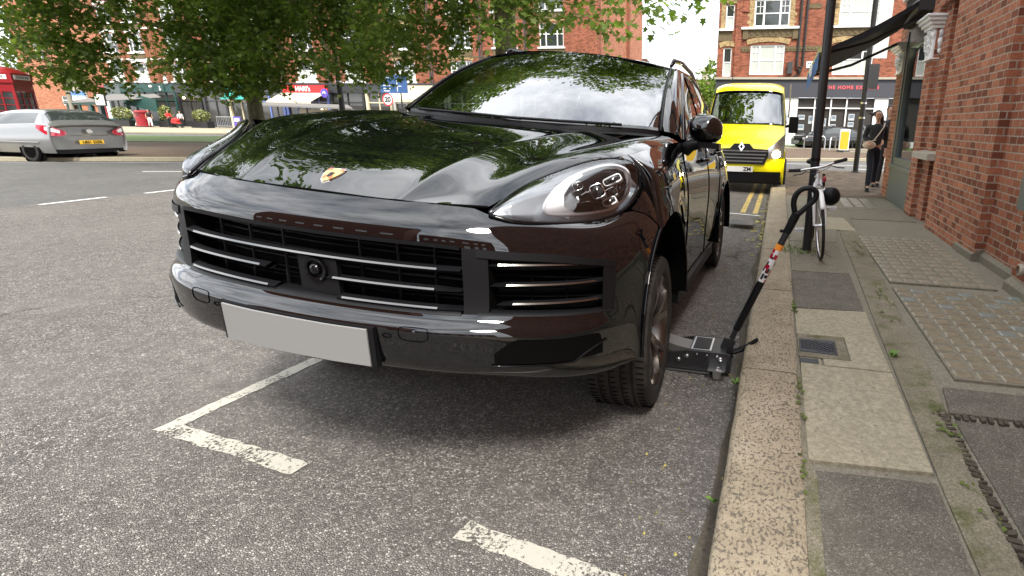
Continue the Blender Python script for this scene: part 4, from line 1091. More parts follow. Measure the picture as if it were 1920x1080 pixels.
# weeds and fallen leaves
M['weed'] = mat('weed_leaf', (0.13, 0.24, 0.04), 0.6); M['drygrass'] = mat('fallen_leaf', (0.35, 0.30, 0.08), 0.8); M['mossm'] = mat('moss', (0.09, 0.12, 0.025), 0.95)
def weed(x, y, z, sc, n, label):
    q = MB(); r_ = random.Random(int(x * 100 + y * 1000))
    for k in range(n):
        a = r_.uniform(0, 6.28); l = sc * r_.uniform(.5, 1); w = l * .28; tip = Vector((math.cos(a) * l, math.sin(a) * l, sc * r_.uniform(.3, .9))); sd_ = Vector((-math.sin(a), math.cos(a), 0)) * w
        m1 = tip * .55 + Vector((0, 0, sc * .15)); q.add([(0, 0, 0), m1 - sd_, tip, m1 + sd_], [(0, 1, 2, 3)])
    o = q.build('weed', M['weed']); o.location = (x, y, z); tag(o, label, 'weed', 'weeds growing along the kerb'); return o
weed(-.128, 2.78, .01, .05, 11, 'small green weed at the kerb just behind the jack castor'); weed(-.13, 1.78, .01, .05, 8, 'green weed in the gutter nearest the camera'); weed(.74, 3.18, .11, .05, 9, 'green weed at the corner of the pale slabs'); weed(.205, 3.9, .11, .04, 8, 'green tuft between kerb and dark slab below the jack handle')
q = MB()
for k in range(900):
    t_ = rnd.random()
    if t_ < .4: x, y = .198 + rnd.gauss(0, .008), rnd.uniform(.4, 8)
    elif t_ < .75: yy = rnd.uniform(.8, 7); x, y = .84 + (yy - 2.5) * .03 + rnd.gauss(0, .03), yy
    else: x, y = .32 + rnd.gauss(0, .13), 5.9 + rnd.gauss(0, .12)
    if math.sin(y * 9 + x * 20) + math.sin(y * 3.3) < .35 and t_ < .75: continue
    a = rnd.uniform(0, 6.28); s_ = rnd.uniform(.006, .014)
    q.add([(x + s_ * math.cos(a), y + s_ * math.sin(a), .1235), (x - s_ * math.sin(a), y + s_ * math.cos(a), .1265), (x - s_ * math.cos(a), y - s_ * math.sin(a), .1235), (x + s_ * math.sin(a), y - s_ * math.cos(a), .1175)], [(0, 1, 2, 3)])
q.build('moss', M['mossm'])['kind'] = 'stuff'
q = MB()
for k in range(260):
    near = rnd.random() < .45
    x, y = (rnd.gauss(-.2, .08), rnd.gauss(8.3, .9)) if near else (rnd.uniform(-.5, -.12), rnd.uniform(1.2, 9))
    if near and x > -.12: x = -.14
    a = rnd.uniform(0, 6.28); s_ = rnd.uniform(.018, .034) if near else rnd.uniform(.003, .008); z = road_z(x) + .008
    q.add([(x + s_ * math.cos(a), y + s_ * math.sin(a), z + .004), (x - s_ * .6 * math.sin(a), y + s_ * .6 * math.cos(a), z + .012), (x - s_ * math.cos(a), y - s_ * math.sin(a), z + .002), (x + s_ * .6 * math.sin(a), y - s_ * .6 * math.cos(a), z)], [(0, 1, 2, 3)])
q.build('fallen_leaves', M['drygrass'])['kind'] = 'stuff'
# ================================================================ buildings
def wall_holes(b, u0, u1, z0, z1, y, holes, depth=.15, back=None):
    """front wall facing -y with rectangular openings and their reveals"""
    us = sorted({u0, u1} | {h[0] for h in holes} | {h[1] for h in holes}); zs = sorted({z0, z1} | {h[2] for h in holes} | {h[3] for h in holes})
    us = [u for u in us if u0 <= u <= u1]; zs = [z for z in zs if z0 <= z <= z1]
    for a, c in zip(us[:-1], us[1:]):
        for d, e in zip(zs[:-1], zs[1:]):
            mu, mz = (a + c) / 2, (d + e) / 2
            if any(h[0] < mu < h[1] and h[2] < mz < h[3] for h in holes): continue
            b.add([(a, y, d), (c, y, d), (c, y, e), (a, y, e)], [(0, 1, 2, 3)])
    for h in holes:
        p = [(h[0], h[2]), (h[1], h[2]), (h[1], h[3]), (h[0], h[3])]
        for k in range(4):
            (a, c), (d, e) = p[k], p[(k + 1) % 4]
            b.add([(a, y, c), (d, y, e), (d, y + depth, e), (a, y + depth, c)], [(3, 2, 1, 0)])
def window(parent, u0, u1, z0, z1, y, cols=(1,), rail=.55, bars=0, inner='pane', w=.07, curtain=False, m='white'):
    b = MB(); yy0, yy1 = y + .06, y + .13
    b.box(u0, u0 + w, yy0, yy1, z0, z1); b.box(u1 - w, u1, yy0, yy1, z0, z1); b.box(u0 + w, u1 - w, yy0, yy1, z0, z0 + w * 1.2); b.box(u0 + w, u1 - w, yy0, yy1, z1 - w, z1)
    W = u1 - u0 - 2 * w; tot = sum(cols); x = u0 + w; edges = []
    for k, c in enumerate(cols):
        xe = x + W * c / tot; edges.append((x, xe))
        if k < len(cols) - 1: b.box(xe - w * .6, xe + w * .6, yy0 + .002, yy1, z0 + w, z1 - w)
        x = xe
    zr = z0 + (z1 - z0) * rail; b.box(u0 + w, u1 - w, yy0 + .012, yy1 - .004, zr - .03, zr + .03)
    if bars:
        for k, (a, c) in enumerate(edges):
            if len(cols) > 1 and k == len(cols) // 2: continue
            for q in range(1, bars + 1):
                xx = a + (c - a) * q / (bars + 1); b.box(xx - .015, xx + .015, yy0 + .02, yy1 - .01, zr, z1 - w)
            b.box(a, c, yy0 + .02, yy1 - .012, (zr + z1) / 2 - .015, (zr + z1) / 2 + .015)
    f = b.build('window', M[m], parent)
    b = MB(); b.add([(u0 + .02, yy1 - .02, z0 + .02), (u1 - .02, yy1 - .02, z0 + .02), (u1 - .02, yy1 - .02, z1 - .02), (u0 + .02, yy1 - .02, z1 - .02)], [(0, 1, 2, 3)]); b.build('pane', M[inner], f)
    if curtain:
        b = MB()
        for k, (a, c) in enumerate(edges):
            n = 10; zt = z0 + (z1 - z0) * (.52 if curtain == 'low' else .96)
            b.grid([[(a + (c - a) * q / n, yy1 - .024 - (.004 if q % 2 else 0), z) for q in range(n + 1)] for z in (z0 + .05, zt)])
        b.build('curtain', M['curtain'], f)
    return f
def arch(b, u0, u1, z, rise, th, y, proud=.03, n=8):
    top, bot = [], []
    for k in range(n + 1):
        t = k / n; u = u0 + (u1 - u0) * t; zz = z + rise * math.sin(math.pi * t) ** .8 if 0 < t < 1 else z
        bot.append((u, zz)); top.append((u + (t - .5) * .18, zz + th))
    b.grid([[(u, y - proud, zz) for u, zz in bot], [(u, y - proud, zz) for u, zz in top], [(u, y + .05, zz) for u, zz in top]])
    b.grid([[(u, y + .15, zz) for u, zz in bot], [(u, y - proud, zz) for u, zz in bot]])

# ---- left terrace across the green: brown block with the pub, red block with the shops, orange house
def terrace(name, label, x0, x1, wins, wallm, band, top=14.0, W=1.9, floors=((4.65, 6.45), (7.5, 9.4), (10.4, 12.1)), buff=False, Y=47.0):
    root = empty(name, (x0, Y, 0), label, 'building')
    holes = []
    for c in wins:
        for (a, d) in floors: holes.append((c - x0 - W / 2, c - x0 + W / 2, a, d))
    b = MB(); wall_holes(b, 0, x1 - x0, 0, top, 0, holes); b.box(0, x1 - x0, .3, 12, 0, top - .01); b.build('wall', M[wallm], root)
    for k, h in enumerate(holes):
        f = window(root, h[0], h[1], h[2], h[3], 0, (1, 2, 1) if W > 1.6 else (1,), bars=1 if W > 1.6 else 0, curtain=('low' if k % 3 == 0 else False))
        b = MB(); arch(b, h[0] - .1, h[1] + .1, h[3] - .02, .16, .22, 0); b.build('window_arch', M['brick_buff' if buff else 'white'], f)
        b = MB(); b.box(h[0] - .15, h[1] + .15, -.16, .02, h[2] - .13, h[2] - .002); b.build('sill', M['white'], f)
        if h[2] > 6: b = MB(); b.box(h[0] - .1, h[1] + .1, -.06, .02, h[2] - .65, h[2] - .14); b.build('apron_panel', M['terracotta'], f)
    b = MB()
    for z in band: b.box(0, x1 - x0, -.035, .01, z, z + .14)
    b.build('string_course', M['white' if not buff else 'terracotta'], root)
    b = MB(); b.box(-.05, x1 - x0 + .05, -.25, .1, 4.35, 4.5); b.box(-.05, x1 - x0 + .05, -.3, .2, top, top + .3); b.build('cornice', M['slate'], root)
    b = MB()
    for a, c in zip(wins[:-1], wins[1:]):
        u = (a + c) / 2 - x0; b.tube([(u, -.09, 4.4), (u, -.09, top)], .055, 6); b.box(u - .35, u - .2, -.05, .02, 4.5, top)
    b.build('drainpipe', M['brick_brown' if not buff else 'slate'], root)
    return root
t1 = terrace('brown_terrace', 'brown brick terrace with white arches above the green pub front', -71.4, -58.6, [-69.6, -66.2, -61.2], 'brick_brown', (6.75, 9.75))
t2 = terrace('red_terrace', 'long red brick terrace with buff arches over the row of small shops', -58.55, -15.8, [-56, -50.8, -45.4, -40, -34.5, -28.6, -24.2, -19.8], 'brick_far', (6.7, 9.8), buff=True, W=2.2)
# gable end of the red terrace turned to the side street
def shop(root, x0, name, a, c, fz=(3.7, 4.35), fm='navy_p', wm='shopglass', pm='white', base='dark', out=.35):
    """a-c are world x of one shopfront; parts go under the terrace"""
    u0, u1 = a - x0, c - x0
    b = MB(); b.box(u0, u1, -out, -.02, fz[0], fz[1]); f = b.build('shop_fascia', M[fm], root)
    b = MB()
    for u in (u0 + .02, u1 - .27): b.box(u, u + .25, -.28, -.02, .1, fz[0])
    b.box(u0 + .27, u1 - .27, -.2, -.04, .1, .65); n = max(2, int((u1 - u0) / 1.3))
    for k in range(1, n): u = u0 + (u1 - u0) * k / n; b.box(u - .04, u + .04, -.2, -.04, .65, fz[0])
    b.box(u0 + .27, u1 - .27, -.18, -.04, 2.7, 2.8); b.build('shopfront', M[pm], root)
    b = MB(); b.box(u0 + .3, u1 - .3, -.1, -.03, .65, fz[0] - .02); b.build('shop_window', M[base], root)
    return f
M['shop_in'] = mat('shop_interior', (0.05, 0.048, 0.045), 0.12, spec=.7)
shop(t1, -71.4, '', -69.2, -61.9, (3.55, 4.35), 'green_p', pm='green_p', base='shop_in')
shop(t1, -71.4, '', -71.35, -69.25, (3.2, 4.35), 'grey_p', pm='grey_p', base='shop_in')
shop(t1, -71.4, '', -61.85, -58.65, (3.5, 4.3), 'slate', pm='black_p', base='shop_in')
for a, c, fm, pm in ((-58.5, -55.4, 'slate', 'slate'), (-55.3, -52.2, 'teal_p', 'cream_p'), (-52.1, -48.3, 'navy_p', 'blue_p'), (-48.2, -43.0, 'red_p', 'blue_p'), (-42.9, -39, 'black_p', 'black_p'), (-38.9, -36, 'slate', 'cream_p'), (-35.9, -30.2, 'cream_p', 'white'), (-30.1, -23, 'navy_p', 'white'), (-22.9, -15.9, 'green_p', 'white')):
    shop(t2, -58.55, '', a, c, (3.6, 4.3), fm, pm=pm, base='shop_in')
def txt(name, s, size, m, parent, o, xd=(1, 0, 0), zd=(0, 0, 1), **k): return text_mesh(name, s, size, M[m], parent, frame(o, xd, zd), **k)
txt('sign_lettering', "HARI's", .62, 'white', t2, (-45.8 + 58.55, -.37, 3.95), font_off=.02)
b = MB(); b.lathe([(0, -.03), (.42, -.03), (.42, .03), (0, .03)], (-43.0 + 58.55, -.75, 3.55), (0, 1, 0), 24); b.box(15.53, 15.57, -.9, -.3, 3.5, 3.6); b.build('round_sign', M['purple_p'], t2, 40)
b = MB(); b.add([(-43.2 + 58.55, -.8, 3.5), (-42.8 + 58.55, -.8, 3.5), (-42.88 + 58.55, -.8, 3.68), (-43.0 + 58.55, -.8, 3.75), (-43.12 + 58.55, -.8, 3.68)], [(0, 1, 2, 3, 4)]); b.build('sign_mark', M['white'], t2)
# pub emblem: small pale figure in a frame
b = MB(); u = -63.6 + 71.4; b.box(u - .5, u + .5, -.42, -.36, 3.6, 4.3); b.build('hanging_board', M['green_p'], t1)
b = MB(); b.tube([(u, -.44, 3.7), (u, -.44, 4.0)], .05, 6); b.ball((u, -.44, 4.08), .07, 8, 6); b.tube([(u - .13, -.44, 3.75), (u, -.44, 3.95), (u + .13, -.44, 3.78)], .03, 5); b.build('emblem', M['white'], t1)
b = MB()
for uu in (-68.4, -62.6):
    q = uu + 71.4; b.lathe([(.16, 0), (.2, .1), (.12, .2), (.16, .42), (.1, .6)], (q, -.45, 4.4), (0, 0, 1), 10); b.ball((q, -.45, 5.1), .13, 8, 6); b.tube([(q, -.45, 4.9), (q + (-.9 if uu < -65 else .25), -.5, 5.1)], .045, 5)
b.build('statue', M['white'], t1)
b = MB()
for uu in (-67.5, -64.6, -67.9): b.ball((uu + 71.4, -.6, 4.1), .15, 8, 6)
b.build('globe_lamp', M['white'], t1)
b = MB()
for uu in (-60.6, -59.4): b.ball((uu + 71.4, -.5, 3.0), .11, 8, 6)
b.build('wall_lamp', M['lamp_on'], t1)
b = MB()
for zz in (1.7, 2.05, 2.4): b.ball((-43.9 + 58.55, -.35, zz), .09, 8, 6)
b.build('window_lamp', M['lamp_on'], t2)
# awnings on the red terrace
def awning(parent, x0, a, c, y1, z0, z1, m, name='awning'):
    b = MB(); u0, u1 = a - x0, c - x0
    b.add([(u0, -.3, z1), (u1, -.3, z1), (u1, y1, z0), (u0, y1, z0), (u0, -.3, z1 - .05), (u1, -.3, z1 - .05), (u1, y1, z0 - .05), (u0, y1, z0 - .05)], [(0, 1, 2, 3), (7, 6, 5, 4), (0, 3, 7, 4), (1, 5, 6, 2), (2, 6, 7, 3), (0, 4, 5, 1)])
    b.box(u0, u1, y1 - .02, y1, z0 - .3, z0 - .04); b.build(name, M[m], parent)
awning(t2, -58.55, -48.4, -43.3, -2.2, 2.75, 3.6, 'awn_cream'); awning(t2, -58.55, -35.8, -30.4, -1.6, 3.1, 3.9, 'awn_cream'); awning(t2, -58.55, -55.2, -52.3, -1.0, 3.2, 3.6, 'teal_p')
# side gable of the red terrace and lower rear range
b = MB(); b.box(-15.84 + 58.55, -15.75 + 58.55, .02, 16, 0, 14); b.build('gable_wall', M['brick_orange'], t2)
for y_ in (0, 9.5): b = MB(); b.box(-15.75 + 58.55, -15.5 + 58.55, y_, y_ + .5, 0, 14); b.build('gable_pier', M['brick_far'], t2)
rr = empty('rear_range', (-15.8, 63.2, 0), 'low orange brick rear range with sloping tiled roof past the terrace gable', 'building')
b = MB(); b.prism([(0, 0, 0), (0, 26, 0), (0, 26, 4.9), (0, 13, 6.3), (0, 0, 7.9)], (.35, 0, 0)); b.box(-6, 0, 0, 26, 0, 4.8); b.build('wall', M['brick_orange'], rr)
b = MB(); b.prism([(-.1, -.2, 7.95), (-.1, 13, 6.35), (-.1, 26.2, 4.95), (-.1, 26.2, 5.2), (-.1, 13, 6.6), (-.1, -.2, 8.25)], (.7, 0, 0)); b.build('roof', M['roof_tile'], rr)
window(rr, 0, 1, 3, 4.6, 0)
def backhouse(x, y, w, h, label, ch=True, m='brick_far'):
    r = empty('house', (x, y, 0), label, 'house')
    b = MB(); b.box(0, w, 0, 8, 0, h); b.build('wall', M[m], r)
    b = MB(); b.prism([(-.3, -.3, h), (-.3, 8.3, h), (-.3, 4, h + 2.4)], (w + .6, 0, 0)); b.build('roof', M['roof_tile'], r)
    if ch:
        for u in (.8, w - 1.6):
            b = MB(); b.box(u, u + .9, 3.4, 4.6, h + 1.2, h + 3.6); b.box(u - .08, u + .98, 3.3, 4.7, h + 3.4, h + 3.6)
            for k in range(3): b.lathe([(.13, 0), (.1, .5), (.14, .55), (.09, .6)], (u + .2 + .25 * k, 4, h + 3.6), (0, 0, 1), 8)
            b.build('chimney', M[m], r)
    window(r, w * .3, w * .3 + 1.2, h * .5, h * .5 + 1.7, 0)
    return r
backhouse(-14.5, 93, 7, 6.2, 'distant white walled house under the drooping leaves, chimneys above', m='stone'); backhouse(-13.5, 118, 9, 9.6, 'distant brick house with twin chimneys against the sky')
backhouse(-10.2, 150, 8, 11.5, 'farthest brick house with tall chimney left of the yellow van', True)
# orange brick house on the far left, its advertisement and small windows
oh = empty('orange_house', (-84.5, 47.4, 0), 'bright orange brick house at the left edge behind the telephone box', 'building')
hs = [(5.2, 6.1, 2.1, 3.1), (10.1, 10.9, 2.2, 3.2), (10.3, 11.9, 6.8, 8.4), (3.0, 4.4, 7.0, 8.6)]
b = MB(); wall_holes(b, 0, 13.0, 0, 13, 0, hs); b.box(0, 13.0, .3, 10, 0, 12.9); b.build('wall', M['brick_orange'], oh)
for h in hs: window(oh, *h, 0, (1, 1) if h[1] - h[0] > 1 else (1,))
b = MB(); b.prism([(11.7, -.04, .1), (12.8, -.04, .1), (12.8, -.04, 3.0), (12.55, -.04, 3.4), (12.25, -.04, 3.5), (11.95, -.04, 3.4), (11.7, -.04, 3.0)], (0, -.04, 0)); b.build('door', M['white'], oh)
b = MB(); b.box(11.4, 11.68, -.2, 0, 0, 4.2); b.box(12.84, 13.1, -.2, 0, 0, 4.2); b.box(11.3, 13.1, -.22, .0, 3.9, 4.2); b.build('door_surround', M['red_box'], oh)
b = MB(); b.box(6.9, 9.3, -.1, -.02, 2.2, 5.8); bb_ = b.build('advert_board', M['stone'], oh)
M['sky_print'] = mat('printed_sky', (0.10, 0.22, 0.55), 0.5)
b = MB(); b.box(7.05, 9.15, -.125, -.102, 2.9, 3.6); b.build('printed_photo', M['sky_print'], bb_)
b = MB(); b.box(7.05, 9.15, -.13, -.128, 2.6, 2.95)
for k in range(5): b.box(7.2 + k * .4, 7.4 + k * .4, -.134, -.13, 2.95, 3.15)
b.build('printed_houses', M['white'], bb_)

# ---- The far corner building facing down the street
he = empty('corner_mansion', (-4.42, 38.0, 0), 'four storey red brick corner mansion with carved bands and dark estate agent shopfront', 'building')
U = lambda X: X + 4.42
hs = [(U(-2.3), U(-.15), 4.5, 6.3), (U(-2.2), U(0), 7.35, 8.95), (U(2.85), U(5.2), 4.5, 6.3), (U(2.95), U(5.3), 7.35, 8.95), (U(-4.05), U(-3.5), 4.4, 6.15), (U(-4.0), U(-3.45), 7.3, 8.7), (U(-2.2), U(0), 10.3, 12), (U(2.95), U(5.3), 10.3, 12)]
b = MB(); wall_holes(b, 0, 16, 4.3, 15, 0, hs); b.box(0.005, 16, .35, 12, 4.3, 14.9); b.build('wall', M['brick_far'], he)
for k, h in enumerate(hs):
    if h[1] - h[0] > 1: window(he, *h, 0, (1, 2, 1), rail=.5, bars=1, w=.09, curtain=True if k in (0, 3) else ('low' if k == 2 else False))
    else: window(he, *h, 0, (1,), rail=.5, w=.07, curtain='low')
for h in hs:
    b = MB(); arch(b, h[0] - .22, h[1] + .22, h[3] + .0, .18 if h[1] - h[0] > 1 else .1, .30, 0, .05); b.build('window_arch', M['brick_buff'], he)
for h in (hs[1], hs[3]):
    for sgn in (-1, 1):
        b = MB()
        for k in range(9): w = .42 if k % 2 else .30; u = h[0] - w if sgn < 0 else h[1]; b.box(u, u + w, -.012, .02, h[2] + .2 * k, h[2] + .2 * k + .195)
        b.build('quoin', M['brick_buff'], he)
h = hs[5]; b = MB()
for k in range(8): b.box(h[0] - .3, h[0] - .02, -.012, .02, h[2] + .2 * k, h[2] + .2 * k + .195)
b.build('quoin', M['brick_buff'], he)
b = MB()
for h in (hs[1], hs[3]): b.box(h[0] - .75, h[1] + .62, -.22, .02, h[2] - .14, h[2] - .01)
b.box(-.05, .95, -.2, .02, 7.15, 7.27); b.build('sill', M['white'], he)
b = MB()
for h in (hs[1], hs[3]):
    b.box(h[0] - .35, h[1] + .3, -.05, .02, h[2] - .62, h[2] - .15)
    for e in (h[0] - .65, h[1] + .25): b.box(e, e + .33, -.12, .02, h[2] - .72, h[2] - .15)
    for k in range(7): b.ball((h[0] - .1 + k * .38, -.05, h[2] - .38), (.12, .04, .12), 8, 6)
b.box(.0, .9, -.04, .02, 6.55, 7.1)
for (a, c) in ((U(-3.2), hs[0][0] - .02), (hs[0][1] + .02, U(2.7)), (hs[2][1] + .02, U(8))):
    b.box(a, c, -.04, .02, 5.9, 6.2); n = int((c - a) / .22)
    for k in range(n): b.ball((a + .12 + k * .22, -.04, 6.05), (.08, .035, .08), 6, 5)
for X in (1.1, 2.1): b.box(U(X), U(X) + .75, -.04, .02, 8.35, 8.62)
b.build('carved_band', M['terracotta'], he)
b = MB(); b.box(U(-3.32), U(-2.95), -.12, .02, 4.35, 15); b.box(U(-2.94), U(-2.55), -.06, .02, 8.25, 15); b.box(U(.28), U(.52), -.05, .02, 8.3, 15); b.box(U(2.2), U(2.5), -.05, .02, 8.3, 15); b.build('brick_pilaster', M['brick_far'], he)
b = MB()
for X in (.66, 1.02): b.tube([(U(X), -.12, 5.0), (U(X) + .03, -.12, 15)], .07, 8)
b.tube([(U(.66), -.12, 5.0), (U(1.02), -.12, 4.9)], .06, 6); b.lathe([(.08, 0), (.14, .15), (.14, .3)], (U(.85), -.14, 4.55), (0, 0, 1), 8)
b.tube([(U(-1.6), -.1, 3.6), (U(.85), -.13, 4.5)], .05, 6)
b.build('drainpipe', M['black_p'], he)
b = MB(); b.box(U(.1), U(.42), -.3, -.02, 4.55, 5.25); b.build('alarm_box', M['slate'], he)
b = MB(); b.box(U(1.25), U(1.75), -.05, -.01, 4.9, 5.3); sg = b.build('street_name_plate', M['white'], he)
b = MB()
for k in range(3): b.box(U(1.33) + .12 * k, U(1.41) + .12 * k, -.053, -.05, 5.13, 5.2)
b.box(U(1.45), U(1.53), -.053, -.05, 4.98, 5.05); b.build('plate_lettering', M['ink'], sg)
b = MB(); b.box(-.1, 16, -.38, .1, 4.2, 4.33); b.build('cornice', M['stone'], he)
b = MB(); b.box(0, 16, -.25, .02, 3.12, 4.2); fa = b.build('shop_fascia', M['navy_p'], he)
M['pinkred'] = mat('rose_lettering', (0.62, 0.10, 0.11), 0.5)
text_mesh('sign_lettering', 'THE HOME EXPERTS', .285, M['pinkred'], he, frame((U(4.12), -.27, 3.72), (1, 0, 0), (0, 0, 1)), sx=1.0, space=1.28, font_off=.012)
b = MB()
for (a, c) in ((0, .4), (U(-.05), U(.95)), (U(5.6), U(6.4))): b.box(a, c, -.14, .3, .1, 3.12)
b.box(U(.95), U(5.6), -.12, .1, .1, .62); b.box(.4, U(-.05), -.12, .1, .1, .5)
for X in (2.0, 3.0, 3.95): b.box(U(X) - .04, U(X) + .04, -.12, .0, .62, 3.12)
b.box(U(.95), U(5.6), -.11, .0, 2.45, 2.52); b.box(U(5.0), U(5.1), -.1, .05, .1, 3.1)
b.build('shopfront', M['white'], he)
b = MB(); b.box(.35, 16, .02, .2, .12, 3.1); b.build('shop_window', M['shop_in'], he)
M['poster'] = mat('property_poster', (0.45, 0.47, 0.48), 0.5); M['poster2'] = mat('poster_photo', (0.16, 0.2, 0.24), 0.5)
for k, (X, z, w, h) in enumerate(((1.05, 1.75, .4, .3), (1.7, 1.5, .3, .5), (2.35, 1.3, .45, .55), (3.1, 1.7, .3, .35), (3.1, 1.25, .32, .25), (3.1, .8, .28, .28), (4.15, 1.75, .36, .4), (4.15, 1.35, .36, .3), (1.05, 1.1, .4, .35))):
    b = MB(); b.box(U(X), U(X) + w, -.005, .015, z, z + h); p = b.build('poster', M['poster'], he)
    b = MB(); b.box(U(X) + .04, U(X) + w - .04, -.008, -.006, z + h * .35, z + h - .05); b.build('poster_photo', M['poster2'], p)
# canted bay end on the left
b = MB(); b.box(-.02, .01, .02, 12, 0, 15); b.build('side_wall', M['brick_far'], he)

# ---- near brick shop building on the right
bs = empty('brick_shop', (2.0, 11.7, 0), 'red brick shop building with carved capitals, grey shopfront and black awning along the footway', 'building')
# local: +x into the building, y runs back towards the camera as negative
def bx_(x0, x1, y0, y1, z0, z1, b): b.box(x0, x1, y0, y1, z0, z1)
Yl = lambda Y: Y - 11.7
b = MB()
b.box(.02, 1.5, Yl(6.0), Yl(8.0), .1, 9); b.box(.12, 1.5, Yl(5.0), Yl(6.0) - .001, .1, 9.002); b.box(.0, 1.5, Yl(-2.0), Yl(5.0) - .002, .1, 9.004)
b.box(.20, 1.5, Yl(8.0) + .001, Yl(8.9), .1, 9.0); b.box(.02, .2, Yl(8.0) + .002, Yl(8.9), 3.02, 8.99); b.box(.02, 1.5, Yl(8.9) + .001, Yl(9.32), .1, 9.006); b.box(.06, 1.5, Yl(11.1), Yl(11.7), .1, 9.0); b.box(.1, 1.5, Yl(9.32) + .001, Yl(11.1) - .001, 3.5, 9.0)
b.box(.10, .21, Yl(8.55), Yl(8.9) + .002, .1, 3.02)
b.build('wall', M['brick'], bs)
# rear parts of the building behind the camera and the far return
b = MB(); b.box(1.5, 8, Yl(-2.0), 0, .1, 9); b.build('main_range', M['brick'], bs)
b = MB()
for y0, y1, x in ((5.99, 6.6, -.0), (5.0, 5.99, .08), (-2.1, 4.99, -.05)): b.prism([(x, Yl(y0), .08), (x + .12, Yl(y0), .08), (x + .12, Yl(y0), .24), (x + .055, Yl(y0), .215), (x, Yl(y0), .17)], (0, y1 - y0, 0))
b.build('plinth', M['conc_moss'], bs)
b = MB(); b.prism([(-.08, Yl(7.98), .985), (.2, Yl(7.98), .985), (.2, Yl(7.98), 1.10), (-.08, Yl(7.98), 1.075)], (0, .9, 0)); b.build('sill', M['stone'], bs, None, bevel=.008)
def capital(y0, y1, z0, z1, x):
    b = MB(); h = z1 - z0; c = (y0 + y1) / 2; hw = (y1 - y0) / 2
    for z, zz, e in ((z0, z0 + .05 * h, .02), (z0 + .05 * h, z0 + .70 * h, .0), (z0 + .70 * h, z0 + .78 * h, .05), (z0 + .78 * h, z0 + .86 * h, .085), (z0 + .86 * h, z0 + .94 * h, .12), (z0 + .94 * h, z1, .15)):
        b.box(x - .05 - e, x + .3, c - hw - e, c + hw + e, z, zz - .001)
    cp = b.build('capital', M['white'], bs, None, bevel=.008)
    b = MB()
    for (dy, z, r) in ((-.5, .55, .055), (.5, .55, .055), (0, .62, .05), (0, .42, .06), (-.3, .3, .05), (.3, .3, .05), (0, .2, .045), (-.45, .42, .04), (.45, .42, .04)):
        b.ball((x - .05, c + dy * hw * 1.5, z0 + h * z), (r * .7, r, r * 1.15), 10, 8); b.tube([(x - .07 - .02, c + dy * hw * 1.5 + .6 * r * math.cos(a), z0 + h * z + .6 * r * math.sin(a)) for a in [k * .7 for k in range(8)]], .010, 5)
        b.ball((c * 0 + x + .05, y0 - .0, z0 + h * z), (r, r * .7, r * 1.1), 8, 6)
    b.build('acanthus_carving', M['white'], cp, 180)
capital(Yl(8.92), Yl(9.30), 2.34, 2.92, .04); capital(Yl(11.14), Yl(11.66), 2.34, 2.85, .08)
# shopfront
b = MB(); b.box(.05, .25, Yl(9.33), Yl(11.09), .1, .70); b.box(.02, .27, Yl(9.33), Yl(11.09), .70, .76); b.box(.06, .2, Yl(9.33), Yl(9.44), .76, 3.05); b.box(.06, .2, Yl(10.86), Yl(11.09), .76, 3.05); b.box(.06, .2, Yl(9.44), Yl(10.86), .76, .88); b.box(.06, .2, Yl(9.44), Yl(10.86), 2.72, 3.05); b.box(.04, .22, Yl(10.96), Yl(11.04), .76, 3.0)
b.build('shopfront', M['grey_p'], bs, None, bevel=.006)
b = MB(); b.box(.12, .13, Yl(9.43), Yl(10.87), .87, 2.73); b.build('shop_window', M['shopglass'], bs)
M['wood_in'] = mat('lit_oak_panel', (0.42, 0.28, 0.12), 0.6); M['tube_on'] = mat('strip_light', (1, .95, .85), .4, emit=(1, .85, .6), es=28)
b = MB(); b.box(1.0, 1.05, Yl(9.4), Yl(10.95), .76, 2.9); b.box(.15, 1.0, Yl(9.4), Yl(9.42), .76, 2.9); b.box(.15, 1.0, Yl(10.88), Yl(10.93), .77, 2.9); b.build('shop_back_wall', M['wood_in'], bs)
b = MB(); b.box(.14, 1.0, Yl(9.4), Yl(10.95), .74, .77); b.box(.14, 1.0, Yl(9.4), Yl(10.95), 2.9, 2.93); b.build('display_floor', M['grey_p'], bs)
b = MB(); b.tube([(.3, Yl(9.55), 2.66), (.3, Yl(10.75), 2.66)], .02, 6); b.build('strip_light', M['tube_on'], bs)
b = MB(); b.box(-.04, .1, Yl(9.34), Yl(11.08), 3.06, 3.5); b.build('fascia', M['canvas'], bs)
b = MB(); b.box(-.1, .1, Yl(9.3), Yl(11.12), 3.5, 3.86); sgb = b.build('name_board', M['white'], bs)
b = MB()
for k in range(9):
    y = Yl(9.45) + k * .18; b.box(-.104, -.1, y, y + .03, 3.57, 3.79); b.box(-.104, -.1, y + .03, y + .10, 3.57 + .09 * (k % 3), 3.60 + .09 * (k % 3)); b.box(-.104, -.1, y + .10, y + .13, 3.57, 3.79)
b.build('name_lettering', M['slate'], sgb)
